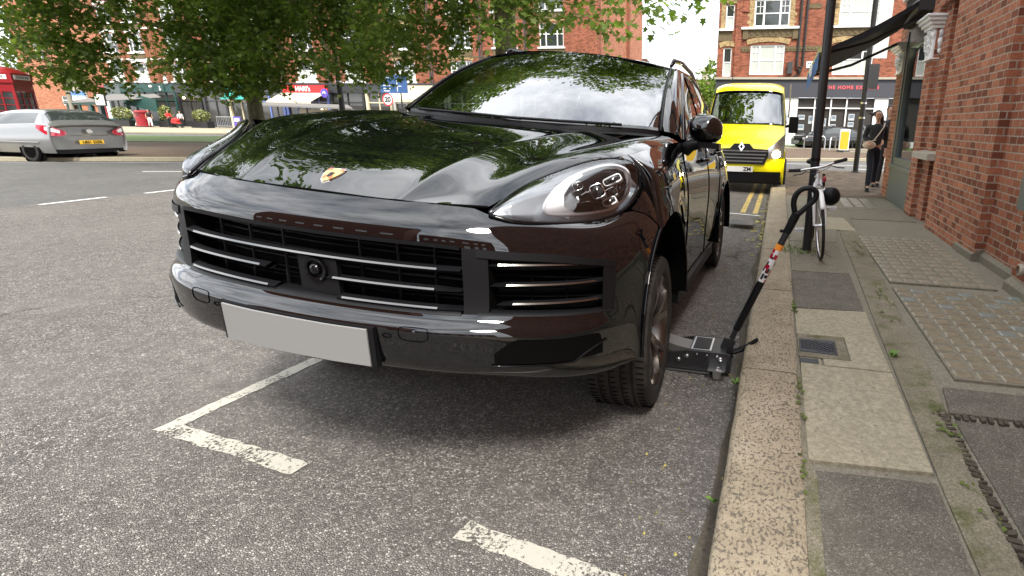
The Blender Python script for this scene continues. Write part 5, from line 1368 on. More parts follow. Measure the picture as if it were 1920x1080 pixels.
# awning
b = MB(); b.tube([(-.10, Yl(9.28), 3.18), (-.10, Yl(11.12), 3.18)], .09, 14); b.box(-.19, .02, Yl(9.26), Yl(9.31), 3.05, 3.30); aw = b.build('awning_roller', M['black_p'], bs, 40)
b = MB(); n = 10; Rw = []
def awp(t, q):     # t from wall to front bar, q from near end to far end
    x = -.12 + ((-1.50 - .08 * q) + .12) * t; z = (3.22 - .17 * q) + ((2.52 - .22 * q) - (3.22 - .17 * q)) * t - .05 * math.sin(math.pi * t)
    return (x, Yl(9.30) + (Yl(11.10) - Yl(9.30)) * q, z)
for k in range(n + 1): Rw.append([awp(k / n, q / 6) for q in range(7)])
b.grid(Rw); b.grid([[(p[0], p[1], p[2] - .012) for p in r] for r in Rw], flip=True)
b.grid([[awp(k / n, 0) for k in range(n + 1)], [tuple(np.array(awp(k / n, 0)) + np.array((0, .02, -.05 - .05 * math.sin(math.pi * k / n)))) for k in range(n + 1)]]); b.build('awning', M['canvas'], bs, 60)
M['valance_b'] = mat('blue_valance', (0.06, 0.14, 0.30), 0.8); M['valance_y'] = mat('valance_edge', (0.42, 0.40, 0.16), 0.7)
b = MB(); b.grid([[(-1.65, Yl(9.30 + 1.8 * q / 12), z) for q in range(13)] for z in (2.40, 2.40 - .0)]) if 0 else None
b.grid([[(awp(1, q / 24)[0] - .02 - .012 * math.sin(q * 1.3), awp(1, q / 24)[1], awp(1, q / 24)[2] - dz) for q in range(25)] for dz in (.02, .14, .28)]); b.build('valance', M['valance_b'], bs, 60)
b = MB(); b.bar(awp(1, -.01), awp(1, 1.01), .05, .07); b.build('awning_bar', M['valance_y'], bs)
text_mesh('valance_lettering', "'S WOOD", .23, M['white'], bs, frame((-1.585, Yl(10.2), 2.27), (0, -1, 0), (0, 0, 1)))
for q in (.1, .96):
    b = MB(); b.tube([(-.08, awp(0, q)[1], awp(0, q)[2] - .22), tuple(np.array(awp(.5, q)) - np.array((0, 0, .16))), tuple(np.array(awp(1, q)) - np.array((0, 0, .03)))], .024, 6)
    b.build('awning_arm', M['black_p'], bs)
b = MB(); b.box(-.055, .03, Yl(4.86), Yl(5.02), .78, 1.12); b.build('meter_box', M['grey_p'], bs)
b = MB(); b.lathe([(.05, 0), (.05, .02), (.035, .03)], (-.05, Yl(4.7), .34), (-1, 0, 0), 14); b.build('pipe_cap', M['stone'], bs)

# ---- buildings behind the camera: what the paintwork mirrors
for (x, y, w, d, h, lab, mm) in ((-36, -31, 28, 9, 21, 'red brick terrace across the junction behind the camera, taller of two', 'brick_brown'), (-7.5, -40, 27, 9, 11, 'red brick terrace across the junction behind the camera, lower of two', 'brick_brown')):
    r = empty('rear_terrace', (x, y, 0), lab, 'building')
    hs = [(1.2 + 3.4 * k, 2.8 + 3.4 * k, z, z + 1.8) for k in range(int(w / 3.4)) for z in (1, 4.6)]
    b = MB(); b.box(0, w, 0, d, 0, h); b.build('wall', M[mm], r)
    b = MB(); b.prism([(-.2, -.2, h), (-.2, d + .2, h), (-.2, d / 2, h + 2)], (w + .4, 0, 0)); b.build('roof', M['slate'], r)
    for h_ in hs:
        b = MB(); b.box(h_[0], h_[1], d, d + .05, h_[2], h_[3]); b.build('window', M['white'], r)
# ================================================================ plane trees
def leafmat():
    m = bpy.data.materials.new('plane_leaf'); m.use_nodes = True; t = NT(m); b = t.b
    b.inputs['Roughness'].default_value = .5; b.inputs['Specular IOR Level'].default_value = .35
    g = t.n('ShaderNodeNewGeometry'); r = g.outputs['Random Per Island']; v = t.coord()
    c = t.ramp(r, [(0.0, (0.055, 0.092, 0.018)), (0.5, (0.110, 0.165, 0.032)), (0.85, (0.165, 0.225, 0.055)), (1.0, (0.26, 0.31, 0.10))])
    c = t.mix(t.ramp(t.noise(v, .8, 3), [(0.35, (0, 0, 0)), (0.7, (.5, .5, .5))]), c, (0.10, 0.155, 0.024)); t.col(c)
    tl = t.n('ShaderNodeBsdfTranslucent'); t.l(t.mix(1.0, c, (1.7, 1.9, .8), 'MULTIPLY'), tl.inputs['Color'])
    mx_ = t.n('ShaderNodeMixShader'); mx_.inputs[0].default_value = .48; out = [n for n in t.t.nodes if n.type == 'OUTPUT_MATERIAL'][0]
    t.l(b.outputs[0], mx_.inputs[1]); t.l(tl.outputs[0], mx_.inputs[2]); t.l(mx_.outputs[0], out.inputs[0]); return m
M['leaf'] = leafmat()
def barkm():
    m = mat('plane_bark', (0.10, 0.09, 0.055), 0.9); t = NT(m); v = t.coord(scale=(1, 1, .45)); a = t.noise(v, 5, 6, .7)
    t.col(t.ramp(a, [(0.3, (0.045, 0.045, 0.025)), (0.5, (0.09, 0.085, 0.045)), (0.68, (0.20, 0.18, 0.11))])); t.bump(a, .6, .03); return m
M['bark'] = barkm()
LEAF = [(0, -.10), (.16, -.12), (.45, -.02), (.27, .14), (.52, .42), (.22, .40), (.0, .80), (-.22, .40), (-.52, .42), (-.27, .14), (-.45, -.02), (-.16, -.12)]
def leaves(name, centers, size, parent, seed=0, droop=.8, simple=False):
    """centers: (n,3) leaf positions; one small lobed blade each"""
    rg = np.random.default_rng(seed); n = len(centers)
    L = np.array([(0, .15)] + LEAF) if not simple else np.array([(0, -.1), (.42, .0), (.3, .4), (0, .75), (-.3, .4), (-.42, .0)])
    az = rg.uniform(0, 2 * np.pi, n); pitch = rg.normal(-.9, .55, n) * droop; rl = rg.normal(0, .45, n)
    f = np.stack([np.cos(az) * np.cos(pitch), np.sin(az) * np.cos(pitch), np.sin(pitch)], 1)
    s = np.stack([-np.sin(az), np.cos(az), np.zeros(n)], 1); nn = np.cross(s, f)
    s2 = s * np.cos(rl)[:, None] + nn * np.sin(rl)[:, None]; n2 = np.cross(s2, f)
    sz = size * rg.uniform(.55, 1.15, n)
    bend = -.25 * np.abs(L[:, 0]) - .12 * L[:, 1] ** 2
    V = centers[:, None, :] + (s2[:, None, :] * L[None, :, 0, None] + f[:, None, :] * L[None, :, 1, None] + n2[:, None, :] * bend[None, :, None]) * sz[:, None, None]
    k = len(L); V = V.reshape(-1, 3)
    if simple: tri = np.array([(0, 1, 2), (0, 2, 3), (0, 3, 4), (0, 4, 5)])
    else: tri = np.array([(0, i, i % (k - 1) + 1) for i in range(1, k)])
    F = (tri[None] + (np.arange(n) * k)[:, None, None]).reshape(-1, 3)
    me = bpy.data.meshes.new(name); me.vertices.add(len(V)); me.vertices.foreach_set('co', V.ravel())
    me.loops.add(F.size); me.loops.foreach_set('vertex_index', F.ravel().astype(np.int32)); me.polygons.add(len(F))
    me.polygons.foreach_set('loop_start', np.arange(0, F.size, 3, dtype=np.int32)); me.update(calc_edges=True); me.materials.append(M['leaf'])
    o = bpy.data.objects.new(name, me); C.objects.link(o); o.parent = parent; return o
def lobes_to_leaves(lobes, dens, rg, jit=.14, shell=.55):
    """sprays of leaves hung on short twigs through each lobe"""
    out = []; tw = []
    for (x, y, z, rx, ry, rz_, k) in lobes:
        n = max(3, int(dens * k * (rx * ry * rz_) ** (2 / 3)))
        d = rg.normal(size=(n, 3)); d /= np.linalg.norm(d, axis=1)[:, None]; r = rg.uniform(shell, 1, n) ** .6
        c = np.array([x, y, z]) + d * r[:, None] * np.array([rx, ry, rz_])
        for p in c:
            m_ = rg.integers(7, 13); dirv = rg.normal(size=3) * np.array([1, 1, .3]) + np.array([0, 0, -.55]); dirv /= np.linalg.norm(dirv); ln = rg.uniform(.4, .9)
            t = rg.uniform(0, 1, m_)[:, None]; out.append(p + dirv * ln * t + rg.normal(size=(m_, 3)) * jit); tw.append((p - dirv * .3, p + dirv * ln))
    return np.concatenate(out), tw
def tree(name, label, base, trunk, limbs, lobes, size, dens, seed, group=None, simple=False, twigs=True, inner=None):
    root = empty(name, base, label, 'tree', group); B = Vector(base); rg = np.random.default_rng(seed)
    b = MB(); b.tube([Vector(p) - B for p, r in trunk], [r for p, r in trunk], 14); b.build('trunk', M['bark'], root, 60)
    b = MB()
    for path, r0, r1 in limbs: 
        P_ = [Vector(p) - B for p in path]; b.tube(P_, [r0 + (r1 - r0) * k / (len(P_) - 1) for k in range(len(P_))], 7)
    c, tw = lobes_to_leaves(lobes, dens, rg)
    if twigs:
        for a, e in tw[::3]:
            a = Vector(a) - B; e = Vector(e) - B; b.tube([a, (a + e) / 2 + Vector((0, 0, .03)), e], [.008, .006, .003], 3, cap=False)
    b.build('branches', M['bark'], root, 60)
    o = leaves('crown', c - np.array(base), size, root, seed, simple=simple)
    return root, len(c)
TREE_A = [[-29.53,16.49,4.41,1.24,0.88,1.1],[-30.84,17.45,5.94,1.3,0.95,1.1],[-27.76,16.05,6.85,1.37,0.92,1.1],[-26.83,16.03,3.42,1.31,0.9,1.05],[-26.98,16.16,4.69,1.08,0.8,1.05],[-27.59,16.84,6.09,1.23,0.96,1.05],[-29.2,18.3,7.77,1.31,0.86,1.05],[-26.37,16.91,3.14,1.38,0.93,1.0],[-26.67,17.2,4.52,1.09,0.94,1.0],[-27.07,17.94,5.93,1.42,0.96,1.0],[-25.07,16.7,6.68,1.24,1.0,1.0],[-27.53,18.61,8.6,1.35,0.82,1.0],[-25.0,17.56,5.02,1.35,0.78,0.35],[-25.31,18.02,6.46,1.36,0.79,0.35],[-27.02,19.64,8.19,1.34,0.78,0.35],[-25.35,18.99,4.38,1.14,0.82,0.35],[-27.51,21.2,6.23,1.39,0.8,0.35],[-24.68,19.31,7.0,1.1,1.0,0.35],[-24.05,18.9,8.08,1.19,0.82,0.35],[-22.7,18.23,3.27,1.15,0.9,2.2],[-23.41,19.19,4.58,1.24,0.89,2.2],[-26.02,21.58,6.62,1.4,0.95,2.2],[-23.14,19.45,7.21,1.42,0.8,2.2],[-26.39,22.78,9.62,1.22,0.78,2.2],[-21.24,18.83,3.08,1.33,0.81,2.3],[-24.26,21.67,4.84,1.13,0.93,2.3],[-21.12,18.98,5.57,1.38,0.9,2.3],[-21.95,20.28,7.19,1.07,0.82,2.3],[-23.11,21.28,8.77,1.2,0.89,2.3],[-20.11,19.4,3.9,1.43,0.91,1.77],[-22.0,21.62,5.68,1.08,0.75,1.77],[-22.97,22.88,7.13,1.07,0.91,1.77],[-21.3,21.53,8.25,1.44,0.77,1.77],[-18.94,20.47,5.34,1.34,0.93,1.6],[-20.25,22.26,7.11,1.32,0.98,1.6],[-20.85,22.93,8.58,1.39,0.89,1.6],[-17.02,19.86,3.48,1.29,0.77,1.75],[-17.37,20.81,4.88,1.34,0.85,1.75],[-17.98,21.62,6.52,1.38,0.77,1.75],[-18.35,22.04,7.96,1.24,0.81,1.75]]
TREE_B = [[-14.54,19.12,3.77,1.38,0.8,1.57],[-12.96,17.16,4.68,1.12,0.78,1.57],[-15.87,21.47,6.97,1.37,0.82,1.57],[-15.36,20.78,8.12,1.34,0.96,1.57],[-12.93,19.36,4.1,1.11,0.74,1.28],[-12.46,19.08,5.25,1.25,0.93,1.28],[-12.13,18.44,6.39,1.1,0.76,1.28],[-12.51,19.44,7.84,1.11,0.9,1.28],[-11.3,19.71,5.49,0.97,0.87,0.94],[-9.63,17.07,5.98,1.06,0.85,0.94],[-9.81,17.25,7.09,0.96,0.86,0.94],[-8.31,16.71,4.54,1.11,0.74,0.96],[-9.0,18.55,6.0,1.22,0.79,0.96],[-8.18,16.88,6.73,0.92,0.75,0.96],[-6.89,16.68,4.91,0.92,0.71,0.74],[-6.8,16.81,5.91,0.93,0.73,0.74],[-7.78,18.93,7.57,1.03,0.6,0.74],[-4.82,14.68,4.46,0.78,0.57,0.58],[-5.57,17.13,5.85,0.8,0.59,0.58],[-4.6,14.11,5.85,0.84,0.6,0.58],[-3.22,12.7,3.83,0.75,0.47,0.46],[-4.02,15.27,5.03,0.73,0.44,0.46],[-3.15,12.03,4.9,0.71,0.46,0.46],[-2.3,11.93,3.96,0.64,0.37,0.39],[-2.5,12.81,4.78,0.53,0.41,0.39],[-2.92,14.92,5.92,0.67,0.41,0.39],[-2.08,14.06,4.5,0.53,0.35,0.28],[-2.05,14.48,5.19,0.58,0.38,0.28],[-1.84,12.52,5.16,0.59,0.34,0.28]]

def lb(L): return [(x, y, z, r, r, rz, k) for x, y, z, r, rz, k in L]
rg = random.Random(5)
def dome(cx, cy, rad, z0, z1, n, k, r0=1.9):
    out = []
    for i in range(n):
        a = rg.uniform(0, 6.28); q = rad * math.sqrt(rg.random()); t = rg.random()
        z = z0 + (z1 - z0) * t * (1 - .55 * (q / rad) ** 2) + 1.2 * (q / rad) * (1 - t)
        out.append((cx + q * math.cos(a), cy + q * math.sin(a), z, r0 * rg.uniform(.8, 1.2), r0 * rg.uniform(.8, 1.2), r0 * .7, k))
    return out
ta, na = tree('plane_tree', 'big leafy plane tree with its trunk before the blue shop front', (-24.5, 22, 0),
    [((-24.5, 22, 0), .42), ((-24.5, 22, 1.0), .33), ((-24.45, 22, 3.0), .28), ((-24.3, 22, 5.5), .26), ((-24.2, 22.2, 9), .2)],
    [([(-24.4, 22, 3.4), (-27, 21, 5), (-31, 19, 6.2), (-34, 18, 6.4)], .13, .03), ([(-24.4, 22, 4), (-21.5, 20.5, 5.6), (-18, 19, 6.8), (-15.5, 18, 6.4)], .13, .03), ([(-24.3, 22, 5), (-24.5, 19, 7.5), (-25, 16, 9)], .12, .03), ([(-24.3, 22, 5.5), (-26, 25, 8.5), (-28, 28, 11)], .12, .03)],
    lb(TREE_A) + dome(-24.5, 22, 9.5, 7.5, 15, 40, .9, 2.2), .215, 56, 3)
tb, nb = tree('plane_tree', 'broad plane tree with thick trunk behind the SUV roof, its boughs reaching over the road', (-10.3, 20, 0),
    [((-10.3, 20, 0), .55), ((-10.3, 20, 1.5), .44), ((-10.25, 20, 4), .39), ((-10.1, 19.8, 7), .34), ((-10, 19.5, 11), .22)],
    [([(-10.2, 19.9, 5), (-7.5, 17.5, 6.3), (-4.5, 14.8, 6.2), (-2.2, 12.5, 5.0), (-1.2, 11.6, 4.3)], .15, .018), ([(-10.2, 20, 5.5), (-13, 18, 7), (-16, 16, 7.6)], .15, .03), ([(-10.1, 19.8, 6.5), (-10.9, 16, 9), (-11.6, 12.5, 10.0), (-12, 10, 9.8)], .17, .03), ([(-10.1, 19.8, 7), (-7, 21, 10), (-5, 23, 12)], .14, .03), ([(-5.5, 15.6, 6.4), (-3.6, 14.6, 4.8), (-2.8, 14.2, 4.0)], .05, .012), ([(-3.0, 13.2, 5.4), (-1.6, 12.8, 4.2), (-1.1, 12.4, 3.6)], .035, .01)],
    lb(TREE_B) + dome(-10.5, 17, 9.0, 8.0, 15, 46, .9, 2.1) + dome(-12.3, 10.8, 4.2, 8.0, 11, 13, .8, 1.6), .215, 50, 8)
print('leaves', na, nb)
# far trees down the side street
for (x, y, h, w, lab, sd) in ((-5.0, 62, 9.5, 3.4, 'far round tree just left of the brick corner mansion', 21), (-9.5, 74, 8.0, 3.0, 'farthest small tree at the end of the side street', 22)):
    tree('street_tree', lab, (x, y, 0), [((x, y, 0), .25), ((x, y, 3), .2), ((x, y, 5.5), .12)], [([(x, y, 4), (x + 1.5, y, 6.5)], .08, .03), ([(x, y, 4), (x - 1.5, y, 6.3)], .08, .03)],
        [(x + w * .55 * math.cos(a) * q, y + w * .5 * math.sin(a) * q, h * .68 + zz, w * .5, w * .5, w * .42, 1.4) for a, q, zz in ((0, 1, -.6), (1.3, 1, .4), (2.5, 1, -.3), (3.8, 1, .5), (5, 1, -.8), (0, 0, 1.6), (0, .3, -.2))], .42, 12, sd, simple=True, twigs=False)
# ================================================================ vehicles
M['van_yellow'] = mat('safety_yellow_paint', (0.80, 0.72, 0.0), 0.3, coat=0.6)
M['silver_paint'] = mat('silver_car_paint', (0.24, 0.24, 0.238), 0.32, 0.55, 0.8)
M['tail_red'] = mat('tail_lamp_red', (0.35, 0.01, 0.03), 0.15, coat=1)
M['beam'] = mat('lit_headlamp', (1, 1, 1), .3, emit=(1, 0.80, 0.45), es=45)
M['beam_soft'] = mat('lit_side_lamp', (1, 1, 1), .3, emit=(1, 0.66, 0.25), es=6)
M['sticker_w'] = mat('white_vinyl', (0.65, 0.65, 0.66), 0.5); M['orange_p'] = mat('orange_vinyl', (0.8, 0.26, 0.02), 0.5)

def simple_wheel(parent, x, y, s, R=.31, W=.2, rimm='silver', spokes=5, open_=False):
    root = bpy.data.objects.new('wheel', None); C.objects.link(root); root.parent = parent; root.location = (x, y, R); root.empty_display_size = .1
    h = W / 2; b = MB(); b.lathe([(R * .66, -h), (R * .9, -h), (R, -h * .75), (R, h * .75), (R * .9, h), (R * .66, h), (R * .64, h * .6)], (0, 0, 0), (s, 0, 0), 32); b.build('tyre', M['rubber'], root, 40)
    b = MB(); b.lathe([(R * .66, h * .8), (R * .60, h * .3), (R * .60, -h)], (0, 0, 0), (s, 0, 0), 32)
    b.lathe([(0, h * .7), (R * .16, h * .68), (R * .2, h * .3)], (0, 0, 0), (s, 0, 0), 16)
    for k in range(spokes):
        a = 2 * math.pi * k / spokes + .3; b.bar((s * h * .62, math.cos(a) * R * .12, math.sin(a) * R * .12), (s * h * .72, math.cos(a) * R * .64, math.sin(a) * R * .64), R * .16, .03, (s, 0, 0))
    b.build('rim', M[rimm], root, 40)
    b = MB(); b.lathe([(0, 0), (R * .6, 0)], (0, 0, 0), (s, 0, 0), 24); b.build('brake_disc', M['dark'], root)
    return root

# ---- yellow van
van = empty('yellow_van', (-.785, 11.95, .012), 'bright yellow panel van with one lit headlamp, parked facing the camera beyond the SUV', 'van')
prof = [(.06, .20, .80), (.0, .30, .87), (-.01, .52, .895), (.02, .72, .90), (.07, .90, .895), (.20, 1.03, .885), (.48, 1.20, .875), (.78, 1.375, .865), (1.08, 1.73, .83), (1.36, 2.04, .795), (1.50, 2.18, .785), (1.75, 2.30, .785), (2.2, 2.38, .79), (3.5, 2.42, .80), (5.3, 2.42, .80)]
rows_ = [[(x * hw, y + .10 * abs(x) ** 3.5 * (1 if y < 1.6 else 0), z - .10 * abs(x) ** 6 * (1 if z > 2.1 else .25)) for x in (0, .3, .6, .82, .94, 1)] for y, z, hw in prof]
V = bsurf(mirror_cols(rows_), 3, 3)
def vkeep(i, j):
    t = (i + .5) / 3; u = abs(j + .5 - 15) / 3
    return not (7.15 < t < 9.6 and u < 4.3)
b = MB(); b.grid(V, vkeep); b.build('body', M['van_yellow'], van, 180)
b = MB(); b.grid([[tuple(np.array(p) + np.array((0, .012, -.008))) for p in V[i][2:29]] for i in range(21, 30)]); b.build('windscreen', M['wind'], van, 180)
b = MB(); b.box(-.7, .7, 1.0, 1.9, .9, 1.30); b.box(-.75, .75, 2.0, 2.1, .5, 2.2); b.build('dashboard', M['matte'], van)
for x in (-.4, .4):
    b = MB(); b.box(x - .22, x + .22, 1.7, 1.85, 1.1, 1.75); b.box(x - .12, x + .12, 1.72, 1.82, 1.75, 1.95); b.build('seat', M['cloth_dark'], van, None, bevel=.03)
b = MB()
for e in (V[21], V[29]): b.tube([(p[0], p[1] - .005, p[2] + .004) for p in e[2:29]], .016, 5)
for s in (2, 28): b.tube([(V[i][s][0], V[i][s][1] - .005, V[i][s][2] + .004) for i in range(21, 30)], .03, 5)
b.build('screen_rubber', M['gloss'], van, 60)
b = MB(); b.tube([(-.6, .80, 1.40), (-.05, .76, 1.42), (.05, .78, 1.44)], .012, 5); b.tube([(.0, .80, 1.40), (.62, .84, 1.43)], .012, 5); b.build('wiper', M['matte'], van)
b = MB()
for s in (-1, 1):
    cols_ = [p for p in prof if p[0] >= 0]; g = []
    for t in (0, .15, .4, .7, 1):
        g.append([(s * (hw + (.915 - hw) * min(1, t * 2.2) - (.03 if t == 1 else 0)), y + .10 * (1 if y < 1.6 else 0), (z - (.10 if z > 2.1 else .025)) * (1 - t) + (.28 if y > .1 else z - .05) * t) for y, z, hw in cols_])
    b.grid(g, flip=s > 0)
b.build('side_panel', M['van_yellow'], van, 60)
b = MB()
for s in (-1, 1): b.grid([[(s * .925, 1.05, 1.36), (s * .925, 1.15, 1.36), (s * .925, 1.9, 1.36)], [(s * .88, 1.12, 1.5), (s * .875, 1.5, 1.9), (s * .875, 1.85, 1.95)]], flip=s > 0)
b.build('side_window', M['gloss'], van)
b = MB()
for s in (-1, 1):
    for y in (.92, 4.3):
        b.lathe([(0, 0), (.39, 0)], (s * .921, y, .33), (s, 0, 0), 24)
b.build('wheel_arch', M['dark'], van)
for s in (-1, 1):
    for y in (.92, 4.3): simple_wheel(van, s * .86, y, s, .335, .22, 'silver', 6)
# face of the van
b = MB(); b.grid([[(x, -.035 + .09 * abs(x / .9) ** 3.5, z) for x in [k * .1 - .85 for k in range(18)]] for z in (.20, .24, .38, .43)]); b.box(-.88, .88, .06, .5, .17, .22); b.build('lower_bumper', M['matte'], van, 40)
b = MB(); gp = [(-.62, .88), (-.25, .90), (-.16, 1.0), (.16, 1.0), (.25, .90), (.62, .88), (.50, .58), (-.50, .58)]
b.prism([(x, -.035 + (z - .58) * .22, z) for x, z in gp], (0, .05, 0)); b.build('grille_panel', M['matte'], van)
b = MB()
for z, w in ((.64, .46), (.71, .49), (.78, .52), (.85, .55)): b.box(-w, w, -.055 + (z - .58) * .22, -.03 + (z - .58) * .22, z - .012, z + .012)
b.build('grille_bar', M['silver'], van)
b = MB(); b.prism([(0, .035, 1.04), (.065, .02, .94), (0, .0, .84), (-.065, .02, .94)], (0, -.03, 0)); em = b.build('diamond_emblem', M['chrome'], van)
b = MB(); b.prism([(0, .0, .985), (.03, -.012, .94), (0, -.022, .895), (-.03, -.012, .94)], (0, -.006, 0)); b.build('emblem_centre', M['dark'], em)
for s in (-1, 1):
    b = MB(); n = 8
    up_ = [(s * (.56 + .33 * k / n), .0 + .11 * (k / n) ** 2, .92 + .30 * (k / n) ** 1.2) for k in range(n + 1)]; lo_ = [(s * (.58 + .31 * k / n), -.02 + .10 * (k / n) ** 2, .70 + .03 * k / n) for k in range(n + 1)]
    b.grid([up_, [tuple(Vector(a).lerp(Vector(c), .5) + Vector((0, -.03, 0))) for a, c in zip(up_, lo_)], lo_], flip=s < 0); hl_ = b.build('headlamp', M['silver'], van, 60)
    b = MB(); b.ball((s * .74, -.04, .80), (.075, .03, .075), 12, 8); b.build('lit_bulb' if s > 0 else 'bulb', M['beam'] if s > 0 else M['chrome'], hl_, 180)
b = MB(); b.box(-.27, .27, -.075, -.04, .42, .53); vp_ = b.build('number_plate', M['white'], van)
txt('plate_lettering', 'ZM', .115, 'ink', van, (.15, -.078, .475), font_off=.003)
b = MB()
b.box(.95, 1.16, 1.0, 1.14, 1.22, 1.58); b.bar((.88, 1.15, 1.35), (1.0, 1.08, 1.4), .06, .06); b.box(-1.16, -.95, 1.0, 1.14, 1.22, 1.58); b.build('door_mirror', M['matte'], van, None, bevel=.03)
b = MB(); b.bar((.93, 1.9, 1.6), (.97, 3.6, 1.6), .03, .05); b.bar((.93, 1.9, 2.3), (.95, 3.6, 2.3), .03, .05)
for k in range(6): b.bar((.95, 1.95 + k * .32, 1.6), (.95, 1.95 + k * .32, 2.3), .02, .03)
b.build('side_ladder', M['silver'], van)
b = MB(); b.tube([(-.42, 1.78, 2.33), (-.42, 1.74, 2.50)], [.02, .006], 6); b.build('aerial', M['black_p'], van)

# ---- passenger cars built from cross sections
def make_car(name, label, loc, rz, st, paint, glass_top, sc=(1, 1, 1), group=None, rim='silver', wy=(.85, 3.46), track=.74, R=.315):
    root = empty(name, loc, label, 'car', group, rz); root.scale = sc
    def section(y, zb, w, zs, ws, zr, wr):
        return [(0.0, zr + .02), (wr * .5, zr + .012), (wr * .85, zr), (wr, zr - .03), (ws, zs + .01), (ws + .015, zs - .015), (w, (zs + zb) * .5 + .06), (w, (zs + zb) * .5 - .05), (w - .015, zb + .12), (w - .05, zb)]
    P_ = [[(x, s_[0], z) for x, z in section(*s_)] for s_ in st]
    S_ = bsurf(mirror_cols(P_), 3, 3); n = len(S_[0]); mid = n // 2
    def kind(i, j):
        t = (i + .5) / 3; u = abs(j + .5 - mid) / 3
        if 3.15 < u < 3.95 and any(a < t < c for a, c in glass_top['side']): return 'side'
        if u < 2.9 and any(a < t < c for a, c in glass_top['top']): return 'top'
        return 'body'
    b = MB(); b.grid(S_, lambda i, j: kind(i, j) == 'body'); b.build('body', M[paint], root, 60)
    b = MB(); b.grid([[tuple(p) for p in r] for r in S_], lambda i, j: kind(i, j) != 'body'); b.build('glazing', M['pane'], root, 60)
    for e in (0, -1):
        b = MB(); b.add([tuple(p) for p in S_[e]], [tuple(range(n))]); b.build('end_panel', M[paint], root)
    b = MB()
    for s in (-1, 1):
        for y in wy: b.lathe([(0, 0), (R + .055, 0), (R + .06, -.05)], (s * (track + .125), y, R + .01), (s, 0, 0), 28)
    b.build('wheel_arch', M['dark'], root)
    for s in (-1, 1):
        for y in wy: simple_wheel(root, s * (track + .035), y, s, R, .19, rim)
    b = MB(); b.box(-track, track, .3, 4.0, .18, .3); b.build('underbody', M['dark'], root)
    return root
hatch = [(.10, .30, .80, .94, .76, .97, .70), (.0, .27, .85, .99, .80, 1.03, .75), (.04, .26, .865, 1.03, .81, 1.07, .75), (.12, .26, .875, 1.04, .81, 1.15, .72), (.28, .26, .88, 1.03, .81, 1.35, .66), (.40, .26, .88, 1.02, .81, 1.45, .62), (.85, .26, .88, 1.0, .81, 1.475, .60), (1.8, .25, .88, .965, .81, 1.45, .58), (2.35, .25, .88, .93, .81, 1.34, .58), (2.9, .25, .88, .92, .80, 1.08, .68), (3.2, .25, .88, .90, .79, .95, .72), (3.8, .26, .87, .82, .76, .85, .70), (4.15, .28, .82, .70, .72, .72, .66), (4.25, .32, .74, .60, .66, .60, .6)]
ast = make_car('silver_hatchback', 'silver three door hatchback with yellow rear plate by the green', (-20.02, 12.42, 0), math.pi / 2, hatch, 'silver_paint', {'side': [(5.4, 8.6)], 'top': [(3.0, 4.7), (8.3, 9.6)]}, (1.1, 1.1, 1.0), rim='gloss')
b = MB()
b.prism([(-.27, -.012, .50), (.27, -.012, .50), (.27, .0, .61), (-.27, .0, .61)], (0, .02, 0)); yp = b.build('number_plate', M['plate_y'], ast)
text_mesh('plate_lettering', 'LB56 DZR', .105, M['ink'], ast, frame((0, -.022, .555), (1, 0, 0), (0, .0, 1)), font_off=.003, sx=.98, extrude=.001)
b = MB(); b.grid([[(x, .0 + .10 * abs(x / .8) ** 3, z) for x in [k * .1 - .8 for k in range(17)]] for z in (.24, .27, .36)]); b.build('lower_valance', M['matte'], ast, 60)
b = MB(); b.tube([(x, -.012 + .05 * abs(x / .5) ** 2, .745) for x in (-.42, -.2, 0, .2, .42)], .012, 6); b.build('chrome_strip', M['chrome'], ast)
b = MB(); b.lathe([(.0, .0), (.055, .0), (.06, -.008), (.07, 0)], (0, .0, .86), (0, -1, 0), 20); b.box(-.06, .06, -.012, -.004, .855, .868); b.build('round_emblem', M['chrome'], ast)
for s in (-1, 1):
    b = MB(); a = [(s * .50, .01, .86), (s * .62, .02, .92), (s * .74, .05, .99), (s * .835, .17, 1.03), (s * .865, .40, 1.045)]; c = [(s * .52, .0, .77), (s * .66, .0, .73), (s * .80, .03, .74), (s * .875, .15, .80), (s * .89, .38, .95)]
    b.grid([[tuple(Vector(p) + Vector((s * .012, -.022, 0))) for p in a], [tuple(Vector(p) + Vector((s * .014, -.024, 0))) for p in c]], flip=s < 0); tl_ = b.build('tail_lamp', M['tail_red'], ast, 60)
    b = MB(); m1 = [tuple(Vector(p).lerp(Vector(q), .15) + Vector((s * .016, -.03, 0))) for p, q in zip(a[1:4], c[1:4])]; m2 = [tuple(Vector(p).lerp(Vector(q), .55) + Vector((s * .016, -.03, 0))) for p, q in zip(a[1:4], c[1:4])]
    b.grid([m1, m2], flip=s < 0); b.build('reversing_lens', M['sticker_w'], tl_)
    b = MB(); b.tube([(s * .90, .4 + k * .3, .56) for k in range(11)], .014, 5); b.build('side_moulding', M['silver_paint'], ast)
b = MB(); b.tube([(.0, .30, 1.05), (.32, .27, 1.06)], .012, 5); b.build('rear_wiper', M['matte'], ast)
b = MB(); b.tube([(.55, .10, .25), (.55, -.01, .25)], .035, 10); b.build('exhaust', M['chrome'], ast)
saloon = [(.05, .3, .70, .62, .66, .64, .6), (.0, .27, .82, .70, .74, .74, .66), (.25, .25, .86, .80, .78, .86, .70), (.9, .25, .88, .86, .80, .93, .72), (1.25, .25, .88, .90, .80, 1.03, .70), (1.75, .25, .88, .92, .80, 1.33, .60), (2.2, .25, .88, .93, .80, 1.41, .57), (2.9, .25, .88, .94, .80, 1.40, .57), (3.5, .25, .88, .95, .80, 1.22, .62), (3.9, .25, .87, .95, .79, 1.03, .68), (4.3, .28, .84, .88, .74, .90, .66), (4.4, .32, .76, .7, .68, .72, .6)]
